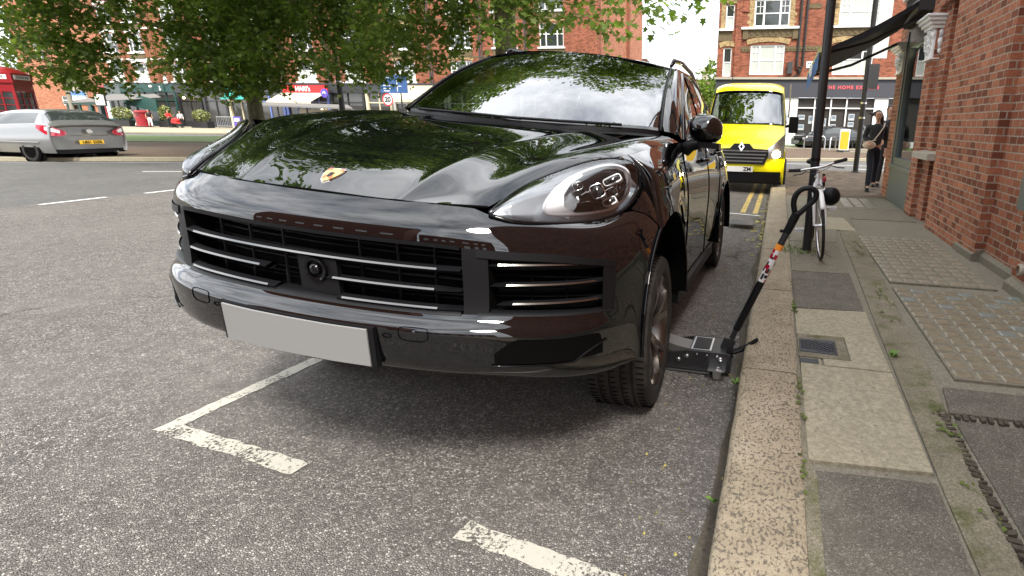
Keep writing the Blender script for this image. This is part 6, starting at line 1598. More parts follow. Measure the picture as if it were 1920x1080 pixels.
def parked(label, loc, rz, group):
    c = make_car('parked_car', label, loc, rz, saloon, 'paint', {'side': [(4.4, 8.6)], 'top': [(3.7, 5.1), (7.6, 9.2)]}, group=group)
    for s in (-1, 1):
        b = MB(); b.ball((s * .62, .06, .66), (.16, .08, .07), 10, 6); b.build('headlamp', M['silver'], c, 180)
    b = MB(); b.box(-.25, .25, -.03, .0, .42, .52); b.build('number_plate', M['plate'], c); b = MB(); b.box(-.4, .4, -.01, .02, .55, .68); b.build('grille', M['matte'], c); return c
parked('black parked car across the junction between the van and the lamp post', (1.0, 34.4, .0), math.radians(-62), 'cars parked across the junction'); parked('black parked car half hidden behind the yellow bollard and the walking woman', (4.75, 35.6, .12), math.radians(-25), 'cars parked across the junction')

# ================================================================ trolley jack
gz_ = road_z(-.3) - .004
jk = empty('trolley_jack', (-.16, 3.08, gz_), 'black trolley jack under the SUV with its long stickered handle leaning over the kerb', 'trolley jack')
jk.scale = (1, 1, .88)
b = MB()
for y in (-.115, .115): b.prism([(-.02, y, .03), (-.02, y, .165), (-.04, y, .175), (-.27, y, .175), (-.48, y, .125), (-.66, y, .11), (-.72, y, .06), (-.72, y, .03)], (0, .008, 0))
b.box(-.70, -.02, -.105, .105, .035, .045); b.build('frame', M['black_p'], jk, None, bevel=.003)
b = MB(); b.box(-.27, -.05, -.108, .118, .168, .174); b.build('cover_plate', M['black_p'], jk)
b = MB(); b.prism([(-.26, -.10, .176), (-.14, -.10, .176), (-.14, .10, .176), (-.26, .10, .176)], (0, 0, .004)); pl_ = b.build('plate_edge', M['silver'], jk)
b = MB(); b.box(-.25, -.15, -.09, .09, .180, .182); b.build('plate_label', M['matte'], pl_)
M['grey_arm'] = mat('grey_painted_steel', (0.09, 0.085, 0.08), 0.45)
b = MB(); arm = [(-.22, .155), (-.34, .175), (-.48, .215), (-.64, .29), (-.80, .33)]
b.grid([[(x, -.07, z) for x, z in arm], [(x, .07, z) for x, z in arm]]); b.grid([[(x, -.07, z) for x, z in arm], [(x, -.07, z - .055) for x, z in arm]]); b.grid([[(x, .07, z) for x, z in arm], [(x, .07, z - .055) for x, z in arm]], flip=True); b.lathe([(0, .02), (.06, .02), (.06, .0), (0, 0)], (-.80, 0, .33), (0, 0, 1), 16); b.build('lifting_arm', M['grey_arm'], jk, 30)
b = MB(); b.bar((-.30, -.06, .08), (-.72, -.06, .21), .012, .025); b.bar((-.35, -.05, .10), (-.62, -.05, .07), .01, .02); b.build('link_rod', M['grey_arm'], jk)
b = MB(); b.box(-.58, -.14, -.135, -.122, .025, .032); b.build('side_rail', M['silver'], jk)
b = MB()
for (x, z, r) in ((-.28, .135, .014), (-.33, .105, .014), (-.08, .135, .015), (-.10, .155, .008), (-.05, .06, .007), (-.22, .155, .006), (-.16, .155, .006)): b.lathe([(r, 0), (r, .01), (r * .6, .014), (0, .014)], (x, -.119, z), (0, -1, 0), 10)
b.build('bolt', M['silver'], jk, 60)
cst = bpy.data.objects.new('castor', None); C.objects.link(cst); cst.parent = jk; cst.location = (-.09, -.165, 0); cst.empty_display_size = .05
b = MB(); b.box(-.055, .045, -.04, .05, .083, .090); b.prism([(-.028, -.018, .082), (.028, -.018, .082), (.012, -.018, .02), (-.020, -.018, .02)], (0, .003, 0)); b.prism([(-.028, .018, .082), (.028, .018, .082), (.012, .018, .02), (-.020, .018, .02)], (0, .003, 0)); b.lathe([(0, .012), (.012, .010), (.014, 0)], (0, 0, .09), (0, 0, 1), 12); b.build('castor_fork', M['silver'], cst)
b = MB(); b.lathe([(0, -.013), (.028, -.013), (.031, -.008), (.031, .008), (.028, .013), (0, .013)], (0, 0, .031), (0, 1, 0), 24); b.build('castor_wheel', M['grey_arm'], cst, 40)
h0 = Vector((-.045, .01, .19)); h1 = Vector((.285, .03, 1.12)); hd = (h1 - h0)
b = MB(); b.bar((-.07, .0, .13), (-.035, .0, .24), .055, .07); b.lathe([(.028, 0), (.034, .01), (.034, .03), (.028, .035)], h0, hd, 14); b.tube([h0, h0 + hd * .14], .017, 12); b.build('handle_socket', M['black_p'], jk, 40)
def hseg(name, a, c, r, m): 
    b = MB(); b.tube([h0 + hd * a, h0 + hd * c], r, 16); return b.build(name, M[m], jk, 40)
hseg('handle_sleeve', .12, .50, .023, 'matte'); st_ = hseg('handle_sticker', .50, .735, .0215, 'sticker_w'); hseg('handle_band', .735, .775, .022, 'orange_p'); hseg('handle_shaft', .775, .93, .0195, 'black_p')
b = MB(); rs = random.Random(3)
for k in range(26):
    a = .505 + .22 * rs.random() ** 1.3; p = h0 + hd * a; an = rs.uniform(0, 6.28); u_ = hd.normalized().orthogonal().normalized(); w_ = hd.normalized().cross(u_); n_ = u_ * math.cos(an) + w_ * math.sin(an); tt_ = hd.normalized().cross(n_)
    b.mi = rs.choice((0, 1, 1, 0)); b.obox(p + n_ * .0212, (hd, tt_, n_), (rs.uniform(.006, .022), rs.uniform(.004, .010), .0012))
b.build('sticker_print', [M['tail_red'], M['ink']], st_)
b = MB(); g0 = h0 + hd * .86; g1 = h0 + hd * 1.0; b.tube([g0, h0 + hd * .93, g1], [.023, .025, .026], 14); ax_ = hd.normalized(); sx_ = Vector((-ax_.z, 0, ax_.x))
loop = [g1 + sx_ * .012, g1 + ax_ * .04 + sx_ * .040, g1 + ax_ * .09 + sx_ * .055, g1 + ax_ * .145 + sx_ * .045, g1 + ax_ * .175 + sx_ * .0, g1 + ax_ * .165 - sx_ * .045, g1 + ax_ * .12 - sx_ * .058, g1 + ax_ * .06 - sx_ * .035, g1 - sx_ * .012]
lp_ = bspline_axis(np.array([tuple(p) for p in loop]), 4); b.tube([tuple(p) for p in lp_], .0165, 12); b.ball(tuple(g0 + sx_ * .03), .012, 10, 8)
b.build('handle_grip', M['matte'], jk, 60)
b = MB(); b.tube([(-.02, .03, .12), (.03, .05, .14), (.10, .07, .19)], [.018, .02, .012], 8); b.prism([(.02, .03, .13), (.13, .05, .215), (.12, .09, .215), (.02, .08, .13)], (0, 0, .008)); b.build('foot_pedal', M['matte'], jk, 40)

# ================================================================ bicycle, poles
bk = empty('bicycle', (.49, 5.55, .115), 'white bicycle with flat bars seen head on, locked to the near lamp post', 'bicycle')
bk.rotation_euler = (0, math.radians(-6), math.radians(2))
def bw(y, name='wheel'):
    r = bpy.data.objects.new(name, None); C.objects.link(r); r.parent = bk; r.location = (0, y, .345); r.empty_display_size = .1
    b = MB(); b.tube([(0, .33 * math.cos(a), .33 * math.sin(a)) for a in [2 * math.pi * k / 48 for k in range(48)]], .015, 8, closed=True); b.build('tyre', M['rubber'], r, 60)
    b = MB(); b.tube([(0, .312 * math.cos(a), .312 * math.sin(a)) for a in [2 * math.pi * k / 48 for k in range(48)]], .009, 6, closed=True); b.build('rim', M['silver'], r, 60)
    b = MB(); b.tube([(-.05, 0, 0), (.05, 0, 0)], .016, 8)
    for k in range(24):
        a = 2 * math.pi * k / 24; b.tube([(.02 * (-1) ** k, 0, 0), (0, .305 * math.cos(a), .305 * math.sin(a))], .0012, 3)
    b.build('spokes', M['silver'], r); return r
bw(0); bw(1.02)
b = MB()
for s in (-1, 1): b.tube([(s * .055, 0, .345), (s * .052, .03, .50), (s * .045, .10, .70), (s * .02, .125, .76)], [.013, .016, .020, .020], 8)
b.tube([(-.045, .11, .715), (.045, .11, .715)], .016, 8); b.build('fork', M['white'], bk, 60)
b = MB(); hd0, hd1, bbx, st0 = (0, .12, .74), (0, .15, .84), (0, .60, .30), (0, .74, .80)
b.tube([hd0, hd1], .02, 10); b.tube([(0, .13, .78), bbx], .030, 10); b.tube([(0, .145, .82), (0, .70, .74)], .017, 10); b.tube([bbx, st0], .016, 10)
for s in (-1, 1): b.tube([(0, .60, .30), (s * .055, 1.02, .345)], .010, 8); b.tube([(0, .72, .74), (s * .055, 1.02, .345)], .009, 8)
b.build('frame', M['white'], bk, 60)
b = MB(); b.grid([[(x, .10 - .36 * math.sin(a) * 0 + .0 + (-.355 * math.cos(a)), .345 + .355 * math.sin(a)) for x in (-.022, 0, .022)] for a in [math.radians(35 + 6 * k) for k in range(14)]]); 
b.build('mudguard', M['white'], bk, 60, solid=.003).location = (0, -.10, 0)
b = MB(); b.tube([(0, .155, .84), (0, .165, .88)], .014, 8); b.tube([(0, .165, .88), (0, .10, .90)], .016, 8)
b.tube([(-.27, .20, .885), (-.17, .14, .885), (-.06, .09, .90), (0, .09, .905), (.06, .09, .91), (.14, .13, .935), (.27, .19, .955)], .011, 8); b.build('handlebar', M['silver'], bk, 60)
b = MB(); b.tube([(-.275, .205, .885), (-.165, .14, .886)], .017, 10); b.tube([(.275, .195, .957), (.15, .135, .94)], .017, 10); b.build('grip', M['rubber'], bk, 60)
b = MB()
for s, z in ((-1, .875), (1, .915)): b.tube([(s * .12, .10, z), (s * .17, .06, z - .02), (s * .24, .08, z - .03)], .006, 5); b.tube([(s * .12, .10, z), (s * .06, -.02, z - .02), (0, .06, .86), (0, .08, .74)], .003, 4)
b.build('brake_lever', M['black_p'], bk)
b = MB(); b.tube([(-.05, .07, .70), (0, .05, .74), (.05, .07, .70)], .009, 6); b.tube([(-.05, .07, .70), (-.045, .05, .655)], .010, 6); b.tube([(.05, .07, .70), (.045, .05, .655)], .010, 6); b.build('brake_caliper', M['silver'], bk)
b = MB(); b.tube([st0, (0, .77, .90)], .013, 8); b.ball((0, .74, .925), (.07, .13, .035), 12, 8); b.build('saddle', M['matte'], bk, 60)
b = MB(); b.lathe([(.0, 0), (.09, 0), (.095, .004), (.09, .008), (0, .008)], (.05, .60, .30), (1, 0, 0), 24); b.tube([(.06, .60, .30), (.075, .52, .42)], .010, 6); b.tube([(-.05, .60, .30), (-.075, .68, .18)], .010, 6); b.build('crank', M['silver'], bk, 40)
for x, y, z in ((.17, .51, .43), (-.15, .69, .18)):
    b = MB(); b.box(x - .045, x + .045, y - .035, y - .02, z - .016, z + .016); b.box(x - .045, x + .045, y + .02, y + .035, z - .016, z + .016); b.tube([(x - .05, y, z), (x + .05, y, z)], .010, 6); b.box(x + .035, x + .05, y - .035, y + .035, z - .014, z + .014); b.box(x - .05, x - .035, y - .035, y + .035, z - .014, z + .014); b.build('pedal', M['sticker_w'], bk, None)
b = MB(); b.tube([(.045, .08, .72), (.05, .10, .84)], .013, 8); b.build('bell_mount', M['matte'], bk, 60)
b = MB(); b.ball((.05, .06, .79), (.018, .015, .032), 8, 6); b.build('red_lamp', M['tail_red'], bk, 60)
hm = MB(); hm.lathe([(0, .07), (.04, .066), (.075, .045), (.09, .01), (.092, -.02), (.085, -.035), (.06, -.03)], (0, 0, 0), (.35, -.9, .1), 24)
for k in range(5): hm.tube([(.03 * (k - 2), -.065, -.05), (.03 * (k - 2), -.082, .0), (.03 * (k - 2), -.065, .05)], .004, 4)
ho = hm.build('cycle_helmet', M['matte'], None, 60); ho.location = (.535, 5.60, .745); tag(ho, 'round black cycle helmet hanging at the right of the white bicycle', 'helmet')

def pole(name, label, x, y, z0, h, r0, r1, lantern=True, m='black_p', cat='lamp post', lean=(0, 0)):
    t = empty(name, (x, y, z0), label, cat)
    b = MB(); b.lathe([(r0 * 1.5, 0), (r0 * 1.5, .02), (r0 * 1.05, .04)], (0, 0, 0), (0, 0, 1), 20) if r0 > .06 else None
    b.tube([(0, 0, 0), (lean[0] * .5, lean[1] * .5, h * .5), (lean[0], lean[1], h)], [r0, (r0 + r1) / 2, r1], 20); b.build('post', M[m], t, 40)
    if lantern:
        b = MB(); b.tube([(lean[0], 0, h), (lean[0] - .1, 0, h + .4), (lean[0] - .8, 0, h + .6)], r1 * .8, 10); b.box(lean[0] - 1.3, lean[0] - .7, -.12, .12, h + .55, h + .68); b.build('lantern', M['slate'], t, 40)
    return t
lp1 = pole('lamp_post', 'black lamp post on the near footway with the white bicycle against it', .375, 5.96, .11, 6.2, .047, .042, lean=(.0, 0))
b = MB(); b.lathe([(.05, 0), (.05, .03)], (0, 0, .95), (0, 0, 1), 16); b.build('post_band', M['matte'], lp1, 40)
lp2 = pole('lamp_post', 'black lamp post at the far end of the footway beside the walking woman', 2.22, 17.0, .115, 6.5, .075, .07)
b = MB(); b.box(.02, .30, -.10, -.05, 2.3, 2.95); b.build('sign_back', M['slate'], lp2)
b = MB(); b.box(.1, .45, -.05, -.02, 3.1, 5.4); b.build('banner', M['cloth_white'], lp2)
b = MB()
for z in (1.5, 1.9, 3.4): b.lathe([(.085, 0), (.085, .05)], (0, 0, z), (0, 0, 1), 14)
b.build('post_band', M['silver'], lp2, 40)
lp3 = pole('lamp_post', 'slim grey lamp post rising into the leaves left of the SUV windscreen', -19.6, 22, 0, 4.35, .13, .10, False, 'slate')
b = MB(); b.lathe([(.135, 0), (.135, .06)], (0, 0, 2.9), (0, 0, 1), 14); b.build('post_band', M['silver'], lp3, 40)
pole('wooden_pole', 'weathered pale pole before the orange brick house', -70.0, 42.5, .1, 6.0, .22, .15, False, 'wood', 'pole')

# ================================================================ people
import bmesh
def skinned(name, chains, m, parent, sub=1, root=0):
    """one continuous skin over chains of (point, radius)"""
    vs, es, rad = [], [], []
    def vid(p, r):
        for i, q in enumerate(vs):
            if (Vector(q) - Vector(p)).length < 1e-4: return i
        vs.append(tuple(p)); rad.append(r if isinstance(r, tuple) else (r, r)); return len(vs) - 1
    for ch in chains:
        prev = None
        for p, r in ch:
            i = vid(p, r)
            if prev is not None and prev != i: es.append((prev, i))
            prev = i
    me = bpy.data.meshes.new(name); me.from_pydata(vs, es, []); me.materials.append(m)
    o = bpy.data.objects.new(name, me); C.objects.link(o); o.parent = parent
    sk = o.modifiers.new('skin', 'SKIN'); sk.use_smooth_shade = True
    for i, r in enumerate(rad): me.skin_vertices[0].data[i].radius = r
    me.skin_vertices[0].data[root].use_root = True
    ss = o.modifiers.new('sub', 'SUBSURF'); ss.levels = sub; ss.render_levels = sub
    return o
def person(label, loc, rz, pose, top, legs, hairm='hair', H=1.66, group=None, longhair=True, detail=True, sleeves=True):
    """pose: joint positions for a 1.66 m figure facing -y"""
    root = empty('person', loc, label, 'person', group, rz); k = H / 1.66; root.scale = (k, k, k); J = {a: Vector(v) for a, v in pose.items()}
    pel, chest, neck, head = J['pelvis'], J['chest'], J['neck'], J['head']
    body = [[(pel, .085), (pel.lerp(chest, .5), .08), (chest, (.11, .08)), (neck, .044), (neck + Vector((0, -.005, .035)), .042), (head + Vector((0, -.012, -.062)), (.046, .052)), (head + Vector((0, -.004, -.015)), (.064, .074)), (head + Vector((0, 0, .05)), (.068, .080)), (head + Vector((0, 0, .095)), (.045, .055))]]
    tops = [[(pel + Vector((0, 0, .02)), .135), (pel.lerp(chest, .5), .122), (chest, (.150, .115)), (chest.lerp(neck, .62), (.10, .08)), (chest.lerp(neck, .92), (.058, .055))]]; trs = [[(pel + Vector((0, 0, .06)), .128), (pel, .13)]]
    for s in 'lr':
        sh, el, wr, hp, kn, an, to = (J[s + q] for q in ('sh', 'el', 'wr', 'hip', 'kn', 'an', 'toe'))
        body.append([(chest, (.11, .08)), (sh, .042), (el, .038), (wr, .024), (wr + (wr - el).normalized() * .05, (.034, .018)), (wr + (wr - el).normalized() * .09, (.034, .016))])
        body.append([(pel, .085), (hp, .07), (kn, .045), (an, .038), (to, .035)])
        if sleeves: tops.append([(chest, (.152, .118)), (sh, .062), (el, .050), (el.lerp(wr, .92), .038)])
        else: tops.append([(chest, (.152, .118)), (sh, .064), (sh.lerp(el, .45), .058)])
        trs.append([(pel, .13), (hp, .098), (kn, .066), (kn.lerp(an, .97), .054)])
        d = (to - an).normalized(); b = MB(); b.tube([an + Vector((0, .0, .05)), an + Vector((0, 0, -.02))], [.046, .05], 10); c = an.lerp(to, .5); b.ball((c.x, c.y, c.z - .015), (.046, .11 if abs(d.y) > .5 else .06, .04), 12, 8); b.box(c.x - .043, c.x + .043, c.y - .12, c.y + .11, min(an.z, to.z) - .075, min(an.z, to.z) - .045); b.build('shoe', M['ink'], root, 60, bevel=0)
    bd_ = skinned('body', body, M['skin'], root, 2)
    if detail:
        for s in 'lr':
            wr, el = J[s + 'wr'], J[s + 'el']; d = (wr - el).normalized(); sd_ = d.cross(Vector((0, 1, 0))); sd_ = sd_.normalized() if sd_.length > .1 else Vector((1, 0, 0)); b = MB()
            for q, ln in ((-1.5, .055), (-.5, .068), (.5, .072), (1.5, .064)): p = wr + d * .085 + sd_ * q * .015; b.tube([p, p + d * ln * .5 + Vector((0, -.006, 0)), p + d * ln * .95 + Vector((0, -.022, 0))], [.0085, .008, .006], 6)
            p = wr + d * .04 + sd_ * .028; b.tube([p, p + d * .03 + sd_ * .02 + Vector((0, -.01, 0)), p + d * .06 + sd_ * .02 + Vector((0, -.02, 0))], [.010, .009, .007], 6); b.build('fingers', M['skin'], bd_, 60)
        b = MB()
        for s in (-1, 1): b.ball((head.x + s * .028, head.y - .072, head.z + .015), (.011, .007, .006), 8, 6); b.ball((head.x + s * .028, head.y - .076, head.z + .034), (.016, .005, .003), 8, 6)
        b.build('eyes', M['hair'], bd_, 60)
        b = MB(); b.ball((head.x, head.y - .086, head.z - .005), (.010, .016, .020), 8, 6)
        for s in (-1, 1): b.ball((head.x + s * .072, head.y, head.z + .005), (.010, .016, .026), 8, 6)
        b.build('nose_and_ears', M['skin'], bd_, 60); b = MB(); b.ball((head.x, head.y - .075, head.z - .040), (.020, .008, .006), 8, 6); b.build('mouth', M['lips'], bd_, 60)
    b = MB(); b.ball((head.x, head.y + .034, head.z + .045), (.080, .078, .082), 16, 10)
    if longhair: b.tube([(head.x + .02, head.y + .05, head.z + .06), (head.x + .07, head.y + .06, head.z - .02), (head.x + .09, head.y + .06, head.z - .12), (head.x + .08, head.y + .05, head.z - .20)], [.06, .055, .05, .02], 10); b.tube([(head.x - .06, head.y + .03, head.z + .06), (head.x - .10, head.y + .05, head.z + .03), (head.x - .15, head.y + .06, head.z + .06), (head.x - .19, head.y + .07, head.z + .04)], [.04, .035, .025, .008], 8)
    b.build('hair', M[hairm], root, 180)
    skinned('top', tops, M[top], root, 2); skinned('trousers', trs, M[legs], root, 2)
    return root
M['lips'] = mat('lips', (0.35, 0.08, 0.07), 0.5)
walk = dict(pelvis=(0, 0, .88), chest=(0, -.02, 1.20), neck=(0, -.02, 1.38), head=(-.01, -.03, 1.50), lsh=(.17, -.01, 1.31), lel=(.21, .03, 1.05), lwr=(.20, -.05, .84), rsh=(-.17, -.02, 1.31), rel=(-.22, .02, 1.06), rwr=(-.17, -.20, .98), lhip=(.08, 0, .84), lkn=(.07, .08, .47), lan=(.10, .30, .13), ltoe=(.10, .20, .045), rhip=(-.08, 0, .84), rkn=(-.07, -.16, .48), ran=(-.09, -.26, .085), rtoe=(-.10, -.40, .06))
w = person('woman in charcoal top with cream shoulder bag walking past the brick corner', (1.93, 12.30, .115), 0, walk, 'cloth_dark', 'cloth_navy')
bg = MB(); bg.ball((-.14, -.17, .93), (.13, .055, .085), 16, 10); bg.prism([(-.26, -.20, .98), (-.02, -.20, 1.02), (-.02, -.14, 1.02), (-.26, -.14, .98)], (0, 0, .015)); bo = bg.build('shoulder_bag', M['cloth_cream'], None, 60); bo.location = (1.93, 12.30, .115); tag(bo, 'cream crossbody bag worn by the walking woman', 'bag')
sg_ = MB(); sg_.tube([(.13, -.06, 1.37), (.10, -.145, 1.28), (.02, -.16, 1.14), (-.06, -.165, 1.02)], .011, 6); sg_.tube([(.13, -.06, 1.37), (.12, .08, 1.30), (.02, .14, 1.12), (-.12, .06, .98), (-.24, -.12, .95)], .010, 6); sg_.build('strap', M['cloth_cream'], bo)
stand = dict(walk); stand.update(lan=(.09, .02, .08), ltoe=(.10, -.11, .05), lkn=(.08, 0, .46), rkn=(-.08, 0, .46), ran=(-.09, .02, .08), rtoe=(-.10, -.11, .05), rwr=(-.22, -.06, .84))
person('man mostly hidden behind the brick corner, only head and boot showing', (2.30, 13.1, .115), 0, stand, 'ink', 'cloth_dark', H=1.78, longhair=False)
push = dict(stand); push.update(lwr=(.16, -.38, 1.02), rwr=(-.16, -.38, 1.02), lel=(.2, -.12, 1.08), rel=(-.2, -.12, 1.08))
lwalk = dict(stand); lwalk.update(lkn=(.08, -.12, .47), lan=(.09, -.22, .08), ltoe=(.1, -.35, .06), ran=(-.09, .28, .12), rtoe=(-.1, .18, .05), rkn=(-.08, .05, .46))
person('person in black top and pale trousers left of the red post box', (-61.3, 42.2, .1), math.radians(90), lwalk, 'ink', 'cloth_white', detail=False, longhair=False, sleeves=False)
person('person in black top and pale trousers right of the red post box', (-59.2, 41.8, .1), math.radians(60), lwalk, 'ink', 'cloth_white', detail=False, longhair=False, sleeves=False, H=1.7)
person('person in red top pushing the red pushchair', (-57.4, 42.2, .1), math.radians(80), push, 'cloth_red', 'cloth_dark', detail=False, longhair=False)
person('small person in white top beside the one in red', (-56.7, 42.8, .1), math.radians(60), stand, 'cloth_white', 'cloth_dark', detail=False, H=1.6)
pc = empty('pushchair', (-56.3, 42.0, .1), 'red pushchair pushed along the far footway', 'pushchair')
b = MB(); b.ball((0, 0, .72), (.42, .26, .22), 14, 8); b.prism([(-.3, -.22, .45), (.35, -.22, .40), (.25, -.22, .65), (-.3, -.22, .7)], (0, .44, 0)); b.build('hood', M['cloth_red'], pc, 60)
b = MB(); b.tube([(-.55, 0, 1.0), (-.2, 0, .55), (.35, 0, .15)], .02, 6); b.tube([(.1, 0, .5), (-.3, 0, .12)], .02, 6); b.build('frame', M['black_p'], pc)
for x in (-.3, .35):
    for y in (-.2, .2): b = MB(); b.lathe([(0, -.02), (.11, -.02), (.11, .02), (0, .02)], (x, y, .11), (0, 1, 0), 14); b.build('wheel', M['rubber'], pc)

# ================================================================ street furniture on the left
pbx = empty('post_box', (-60.3, 42.0, .1), 'red pillar post box between two people by the pub hedge', 'post box')
b = MB(); b.lathe([(.62, 0), (.62, .12), (.56, .16), (.56, 1.25), (.60, 1.28), (.60, 1.34), (.66, 1.38), (.66, 1.44), (.55, 1.50), (.3, 1.56), (0, 1.58)], (0, 0, 0), (0, 0, 1), 28); b.build('pillar', M['red_box'], pbx, 40)
b = MB(); b.box(.1, .5, -.60, -.55, 1.12, 1.18); b.lathe([(.621, .0), (.621, .1)], (0, 0, .001), (0, 0, 1), 28); b.build('letter_slot', M['ink'], pbx)
ph = empty('telephone_box', (-25.75, 13.9, 0), 'red telephone box cut off by the left edge behind the silver car', 'telephone box', rz=math.radians(34))
b = MB(); Hh = 2.75
for x in (-.5, .42): 
    for y in (-.5, .42): b.box(x, x + .08, y, y + .08, 0, 2.3)
for (x0, x1, y0, y1) in ((-.42, .42, -.49, -.44), (-.42, .42, .45, .49), (.45, .49, -.42, .42), (-.49, -.45, -.42, .42)):
    b.box(x0, x1, y0, y1, 0, .35); b.box(x0, x1, y0, y1, 2.02, 2.3)
    for k in range(1, 3):
        if x1 - x0 > .3: b.box(x0 + (x1 - x0) * k / 3 - .018, x0 + (x1 - x0) * k / 3 + .018, y0, y1, .35, 2.02)
        else: b.box(x0, x1, y0 + (y1 - y0) * k / 3 - .018, y0 + (y1 - y0) * k / 3 + .018, .35, 2.02)
    for k in range(1, 8): z = .35 + k * .209; b.box(x0, x1, y0 + .004, y1 - .004, z - .012, z + .012)
b.box(-.54, .54, -.54, .54, 2.3, 2.36); b.build('box_frame', M['red_box'], ph, None)
b = MB(); b.box(-.47, .47, -.47, .47, .2, 2.02); b.build('glazing', M['pane'], ph)
b = MB(); R_ = []
for k in range(9):
    t = -1 + 2 * k / 8; R_.append([(.52 * t, .52 * u / 4 - .52, 2.62 + .22 * (1 - t * t) ** .5 * (1 - (u / 4 - 1) ** 2) ** .5 if abs(t) < 1 and 0 < u < 8 else 2.62) for u in range(9)])
b.grid(R_); b.box(-.52, .52, -.52, .52, 2.361, 2.62); b.build('roof', M['red_box'], ph, 40)
for n_, (o_, xd) in enumerate((((0, -.535, 2.49), (1, 0, 0)), ((.535, 0, 2.49), (0, 1, 0)))):
    b = MB()
    if n_ == 0: b.box(-.40, .40, -.53, -.52, 2.42, 2.56)
    else: b.box(.52, .53, -.40, .40, 2.42, 2.56)
    b.build('name_panel', M['white'], ph); txt('panel_lettering', 'TELEPHONE', .12, 'ink', ph, o_, xd=xd)
# pub terrace with slate lean-to
pt = empty('pub_terrace', (-70.6, 43.6, .1), 'slate roofed timber terrace in front of the green pub', 'pub terrace')
b = MB(); b.prism([(-.5, -1.2, 2.1), (4.8, -1.2, 2.3), (6.2, 2.4, 3.1), (1.2, 2.4, 3.1)], (0, 0, .1)); b.prism([(4.7, -1.2, 2.32), (9.0, 1.4, 2.85), (7.0, 2.4, 3.2), (6.0, 2.4, 3.14)], (0, 0, .06)); M['slate_roof'] = mat('weathered_slate', (0.16, 0.155, 0.145), .8); b.build('roof', M['slate_roof'], pt)
b = MB()
for x in (0, 1.6, 3.1, 4.5): b.box(x - .1, x + .1, -1.1, -.95, 0, 2.2)
b.box(-.3, 4.8, -1.15, -.9, 2.0, 2.25); b.box(-.3, 9.2, -1.1, -.95, 0, .75); b.build('timber_frame', M['green_p'], pt)
b = MB(); b.prism([(4.9, .6, 2.2), (9.3, .6, 1.4), (9.3, .6, 2.6), (7.4, .6, 3.0)], (0, .1, 0)); b.build('side_canvas', M['green_p'], pt)
b = MB()
for x in (.3, 2.4, 3.7): b.box(x, x + .9, -.9, -.86, .8, 1.95)
b.build('glazed_bay', M['shop_in'], pt)
b = MB(); b.box(4.5, 5.9, -1.5, -1.4, 1.9, 3.1); b.box(4.9, 5.0, -1.45, -1.35, 0, 1.9); sgn = b.build('pub_sign', M['ink'], pt)
b = MB(); b.box(4.62, 5.78, -1.53, -1.5, 2.0, 3.0); sgw = b.build('sign_face', M['white'], sgn); b = MB(); b.box(5.17, 5.23, -1.54, -1.53, 2.45, 2.85); b.box(5.05, 5.35, -1.54, -1.53, 2.7, 2.76); b.box(4.8, 5.6, -1.54, -1.53, 2.15, 2.22); b.build('sign_print', M['ink'], sgw)
b = MB()
for xx in (6.2, 7.6, 9.0): b.tube([(xx - .5, -.6, 0), (xx - .5, -.6, 1.0), (xx, -.6, 1.45), (xx + .5, -.6, 1.0), (xx + .5, -.6, 0)], .03, 5)
b.build('hooped_rail', M['white'], pt)
def shrub(label, x, y, w, h, seed, group, grasses=False):
    t = empty('planted_shrub', (x, y, .1), label, 'shrub', group); rgn = np.random.default_rng(seed); n = 420
    p = rgn.normal(size=(n, 3)); p /= np.linalg.norm(p, axis=1)[:, None]; p *= (rgn.uniform(.3, 1, n) ** .5)[:, None] * np.array([w / 2, .5, h / 2]); p += np.array([0, 0, .55 + h / 2])
    o = leaves('foliage', p, .22, t, seed, simple=True, droop=-.5); o.data.materials.clear(); o.data.materials.append(M['hedge']); b = MB(); b.box(-w / 2, w / 2, -.35, .35, 0, .6); b.build('planter', M['ink'], t); return t
M['hedge'] = mat('yellow_green_hedge', (0.20, 0.22, 0.07), .8)
shrub('yellowish hedge in a black planter left of the red post box', -63.4, 42.3, 2.6, 1.3, 5, 'planted hedges by the pub'); shrub('yellowish hedge in a black planter right of the red post box', -58.6, 42.9, 1.2, 1.5, 6, 'planted hedges by the pub'); shrub('loose bush in front of the black bar front', -54.9, 43.4, 2.0, 1.2, 7, 'planted hedges by the pub')
rb = empty('barrier', (-52.6, 43.0, .1), 'grey metal crowd barrier before the turquoise shop', 'barrier')
b = MB(); b.tube([(0, 0, 0), (0, 0, 1.1), (2.9, 0, 1.1), (2.9, 0, 0)], .035, 6); b.tube([(0, 0, .25), (2.9, 0, .25)], .025, 6)
for k in range(14): b.tube([(.2 + k * .2, 0, .25), (.2 + k * .2, 0, 1.1)], .014, 4)
b.build('rails', M['silver'], rb)
b = MB(); b.box(2.1, 2.9, -.1, -.06, .2, 1.15); sb_ = b.build('hanging_sign', M['purple_p'], rb); b = MB(); b.box(2.2, 2.8, -.11, -.1, .7, 1.0); b.build('sign_print', M['white'], sb_)
mc = empty('market_canopy', (-48.4, 42.6, .1), 'long grey stall canopy in front of the red shop sign', 'stall canopy')
b = MB(); b.prism([(0, 0, 2.15), (10.5, -.6, 1.95), (11, .6, 1.95), (9.5, 1.8, 2.25), (.5, 1.8, 2.4)], (0, 0, .12)); b.build('roof', M['slate_roof'], mc)
b = MB()
for x in (.2, 3.4, 6.6, 9.8): b.box(x, x + .1, 0, .1, 0, 2.1)
b.build('post', M['black_p'], mc)
b = MB(); b.box(4.0, 9.6, .3, .9, 0, .9); b.box(5.2, 8.4, .6, 1.2, 1.1, 1.9); b.build('stall_counter', M['stone'], mc)
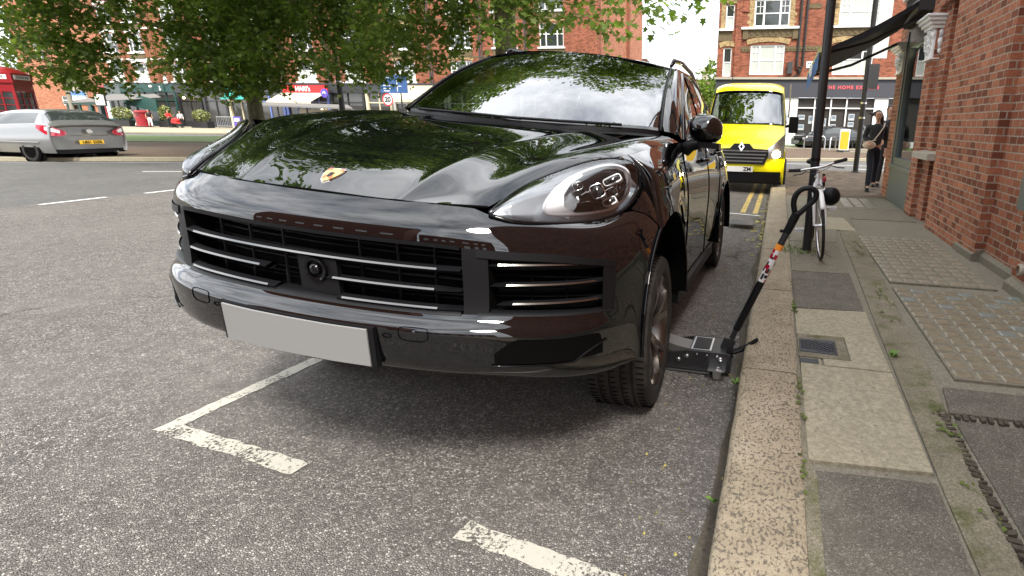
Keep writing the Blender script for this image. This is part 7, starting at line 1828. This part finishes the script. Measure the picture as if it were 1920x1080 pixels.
# road signs near the lamp post
def road_sign_post(x, y, h, label, name): 
    t = empty(name, (x, y, .1), label, 'road sign'); b = MB(); b.tube([(0, 0, 0), (0, 0, h)], .06, 8); b.build('post', M['black_p'], t); return t
ds = road_sign_post(-32.3, 43.2, 4.6, 'blue direction sign board half covered by leaves', 'direction_sign')
M['sign_blue'] = mat('sign_blue', (0.02, 0.075, 0.22), .4)
b = MB(); b.box(-1.9, .75, -.1, -.04, 3.35, 4.85); bd2 = b.build('sign_board', M['sign_blue'], ds); b = MB(); b.box(-.25, -.19, -.11, -.1, 3.5, 4.5); b.box(-.2, .2, -.11, -.1, 3.9, 3.95)
for z, w_ in ((4.6, .7), (3.95, .9), (3.7, .7), (3.5, .6)): b.box(-1.6, -1.6 + w_, -.11, -.1, z, z + .06)
b.build('sign_print', M['white'], bd2)
s20 = road_sign_post(-31.5, 40.5, 3.1, 'round white and red 20 speed limit sign', 'speed_sign')
b = MB(); b.lathe([(0, .0), (.50, .0), (.50, .04), (0, .04)], (0, -.06, 2.72), (0, -1, 0), 32); dsc = b.build('sign_disc', M['white'], s20); b = MB(); b.lathe([(.50, .045), (.40, .045)], (0, -.06, 2.72), (0, -1, 0), 32); b.build('red_ring', M['red_p'], dsc); text_mesh('sign_figures', '20', .56, M['ink'], s20, frame((0, -.115, 2.72), (1, 0, 0), (0, 0, 1)), font_off=.02)
# across the junction: yellow bollard, cycle hoops, utility boxes
bl = empty('bollard', (3.22, 30.2, .14), 'square yellow keep left bollard on the island beyond the second lamp post', 'bollard')
b = MB(); b.box(-.24, .24, -.14, .14, .05, 1.1); b.build('shell', M['white'], bl, None, bevel=.03); b = MB(); b.box(-.2, .2, -.15, -.14, .12, 1.0); b.build('yellow_panel', M['yellow_p'], bl); b = MB(); b.box(-.3, .3, -.2, .2, 0, .06); b.build('base', M['black_p'], bl)
for k, X in enumerate((2.2, 3.0)):
    b = MB(); b.tube([(0, -.4, 0), (0, -.4, .7), (.06, -.3, .8), (.3, .3, .8), (.36, .4, .7), (.36, .4, 0)] if k else [(-.55, 0, 0), (-.55, 0, .72), (-.45, 0, .82), (.45, 0, .82), (.55, 0, .72), (.55, 0, 0)], .035, 8); o = b.build('cycle_stand', M['silver'], None, 60); o.location = (X - .3, 32.4, .0); tag(o, ('wider steel cycle hoop across the junction' if k == 0 else 'narrow steel cycle hoop seen end on across the junction'), 'cycle stand')
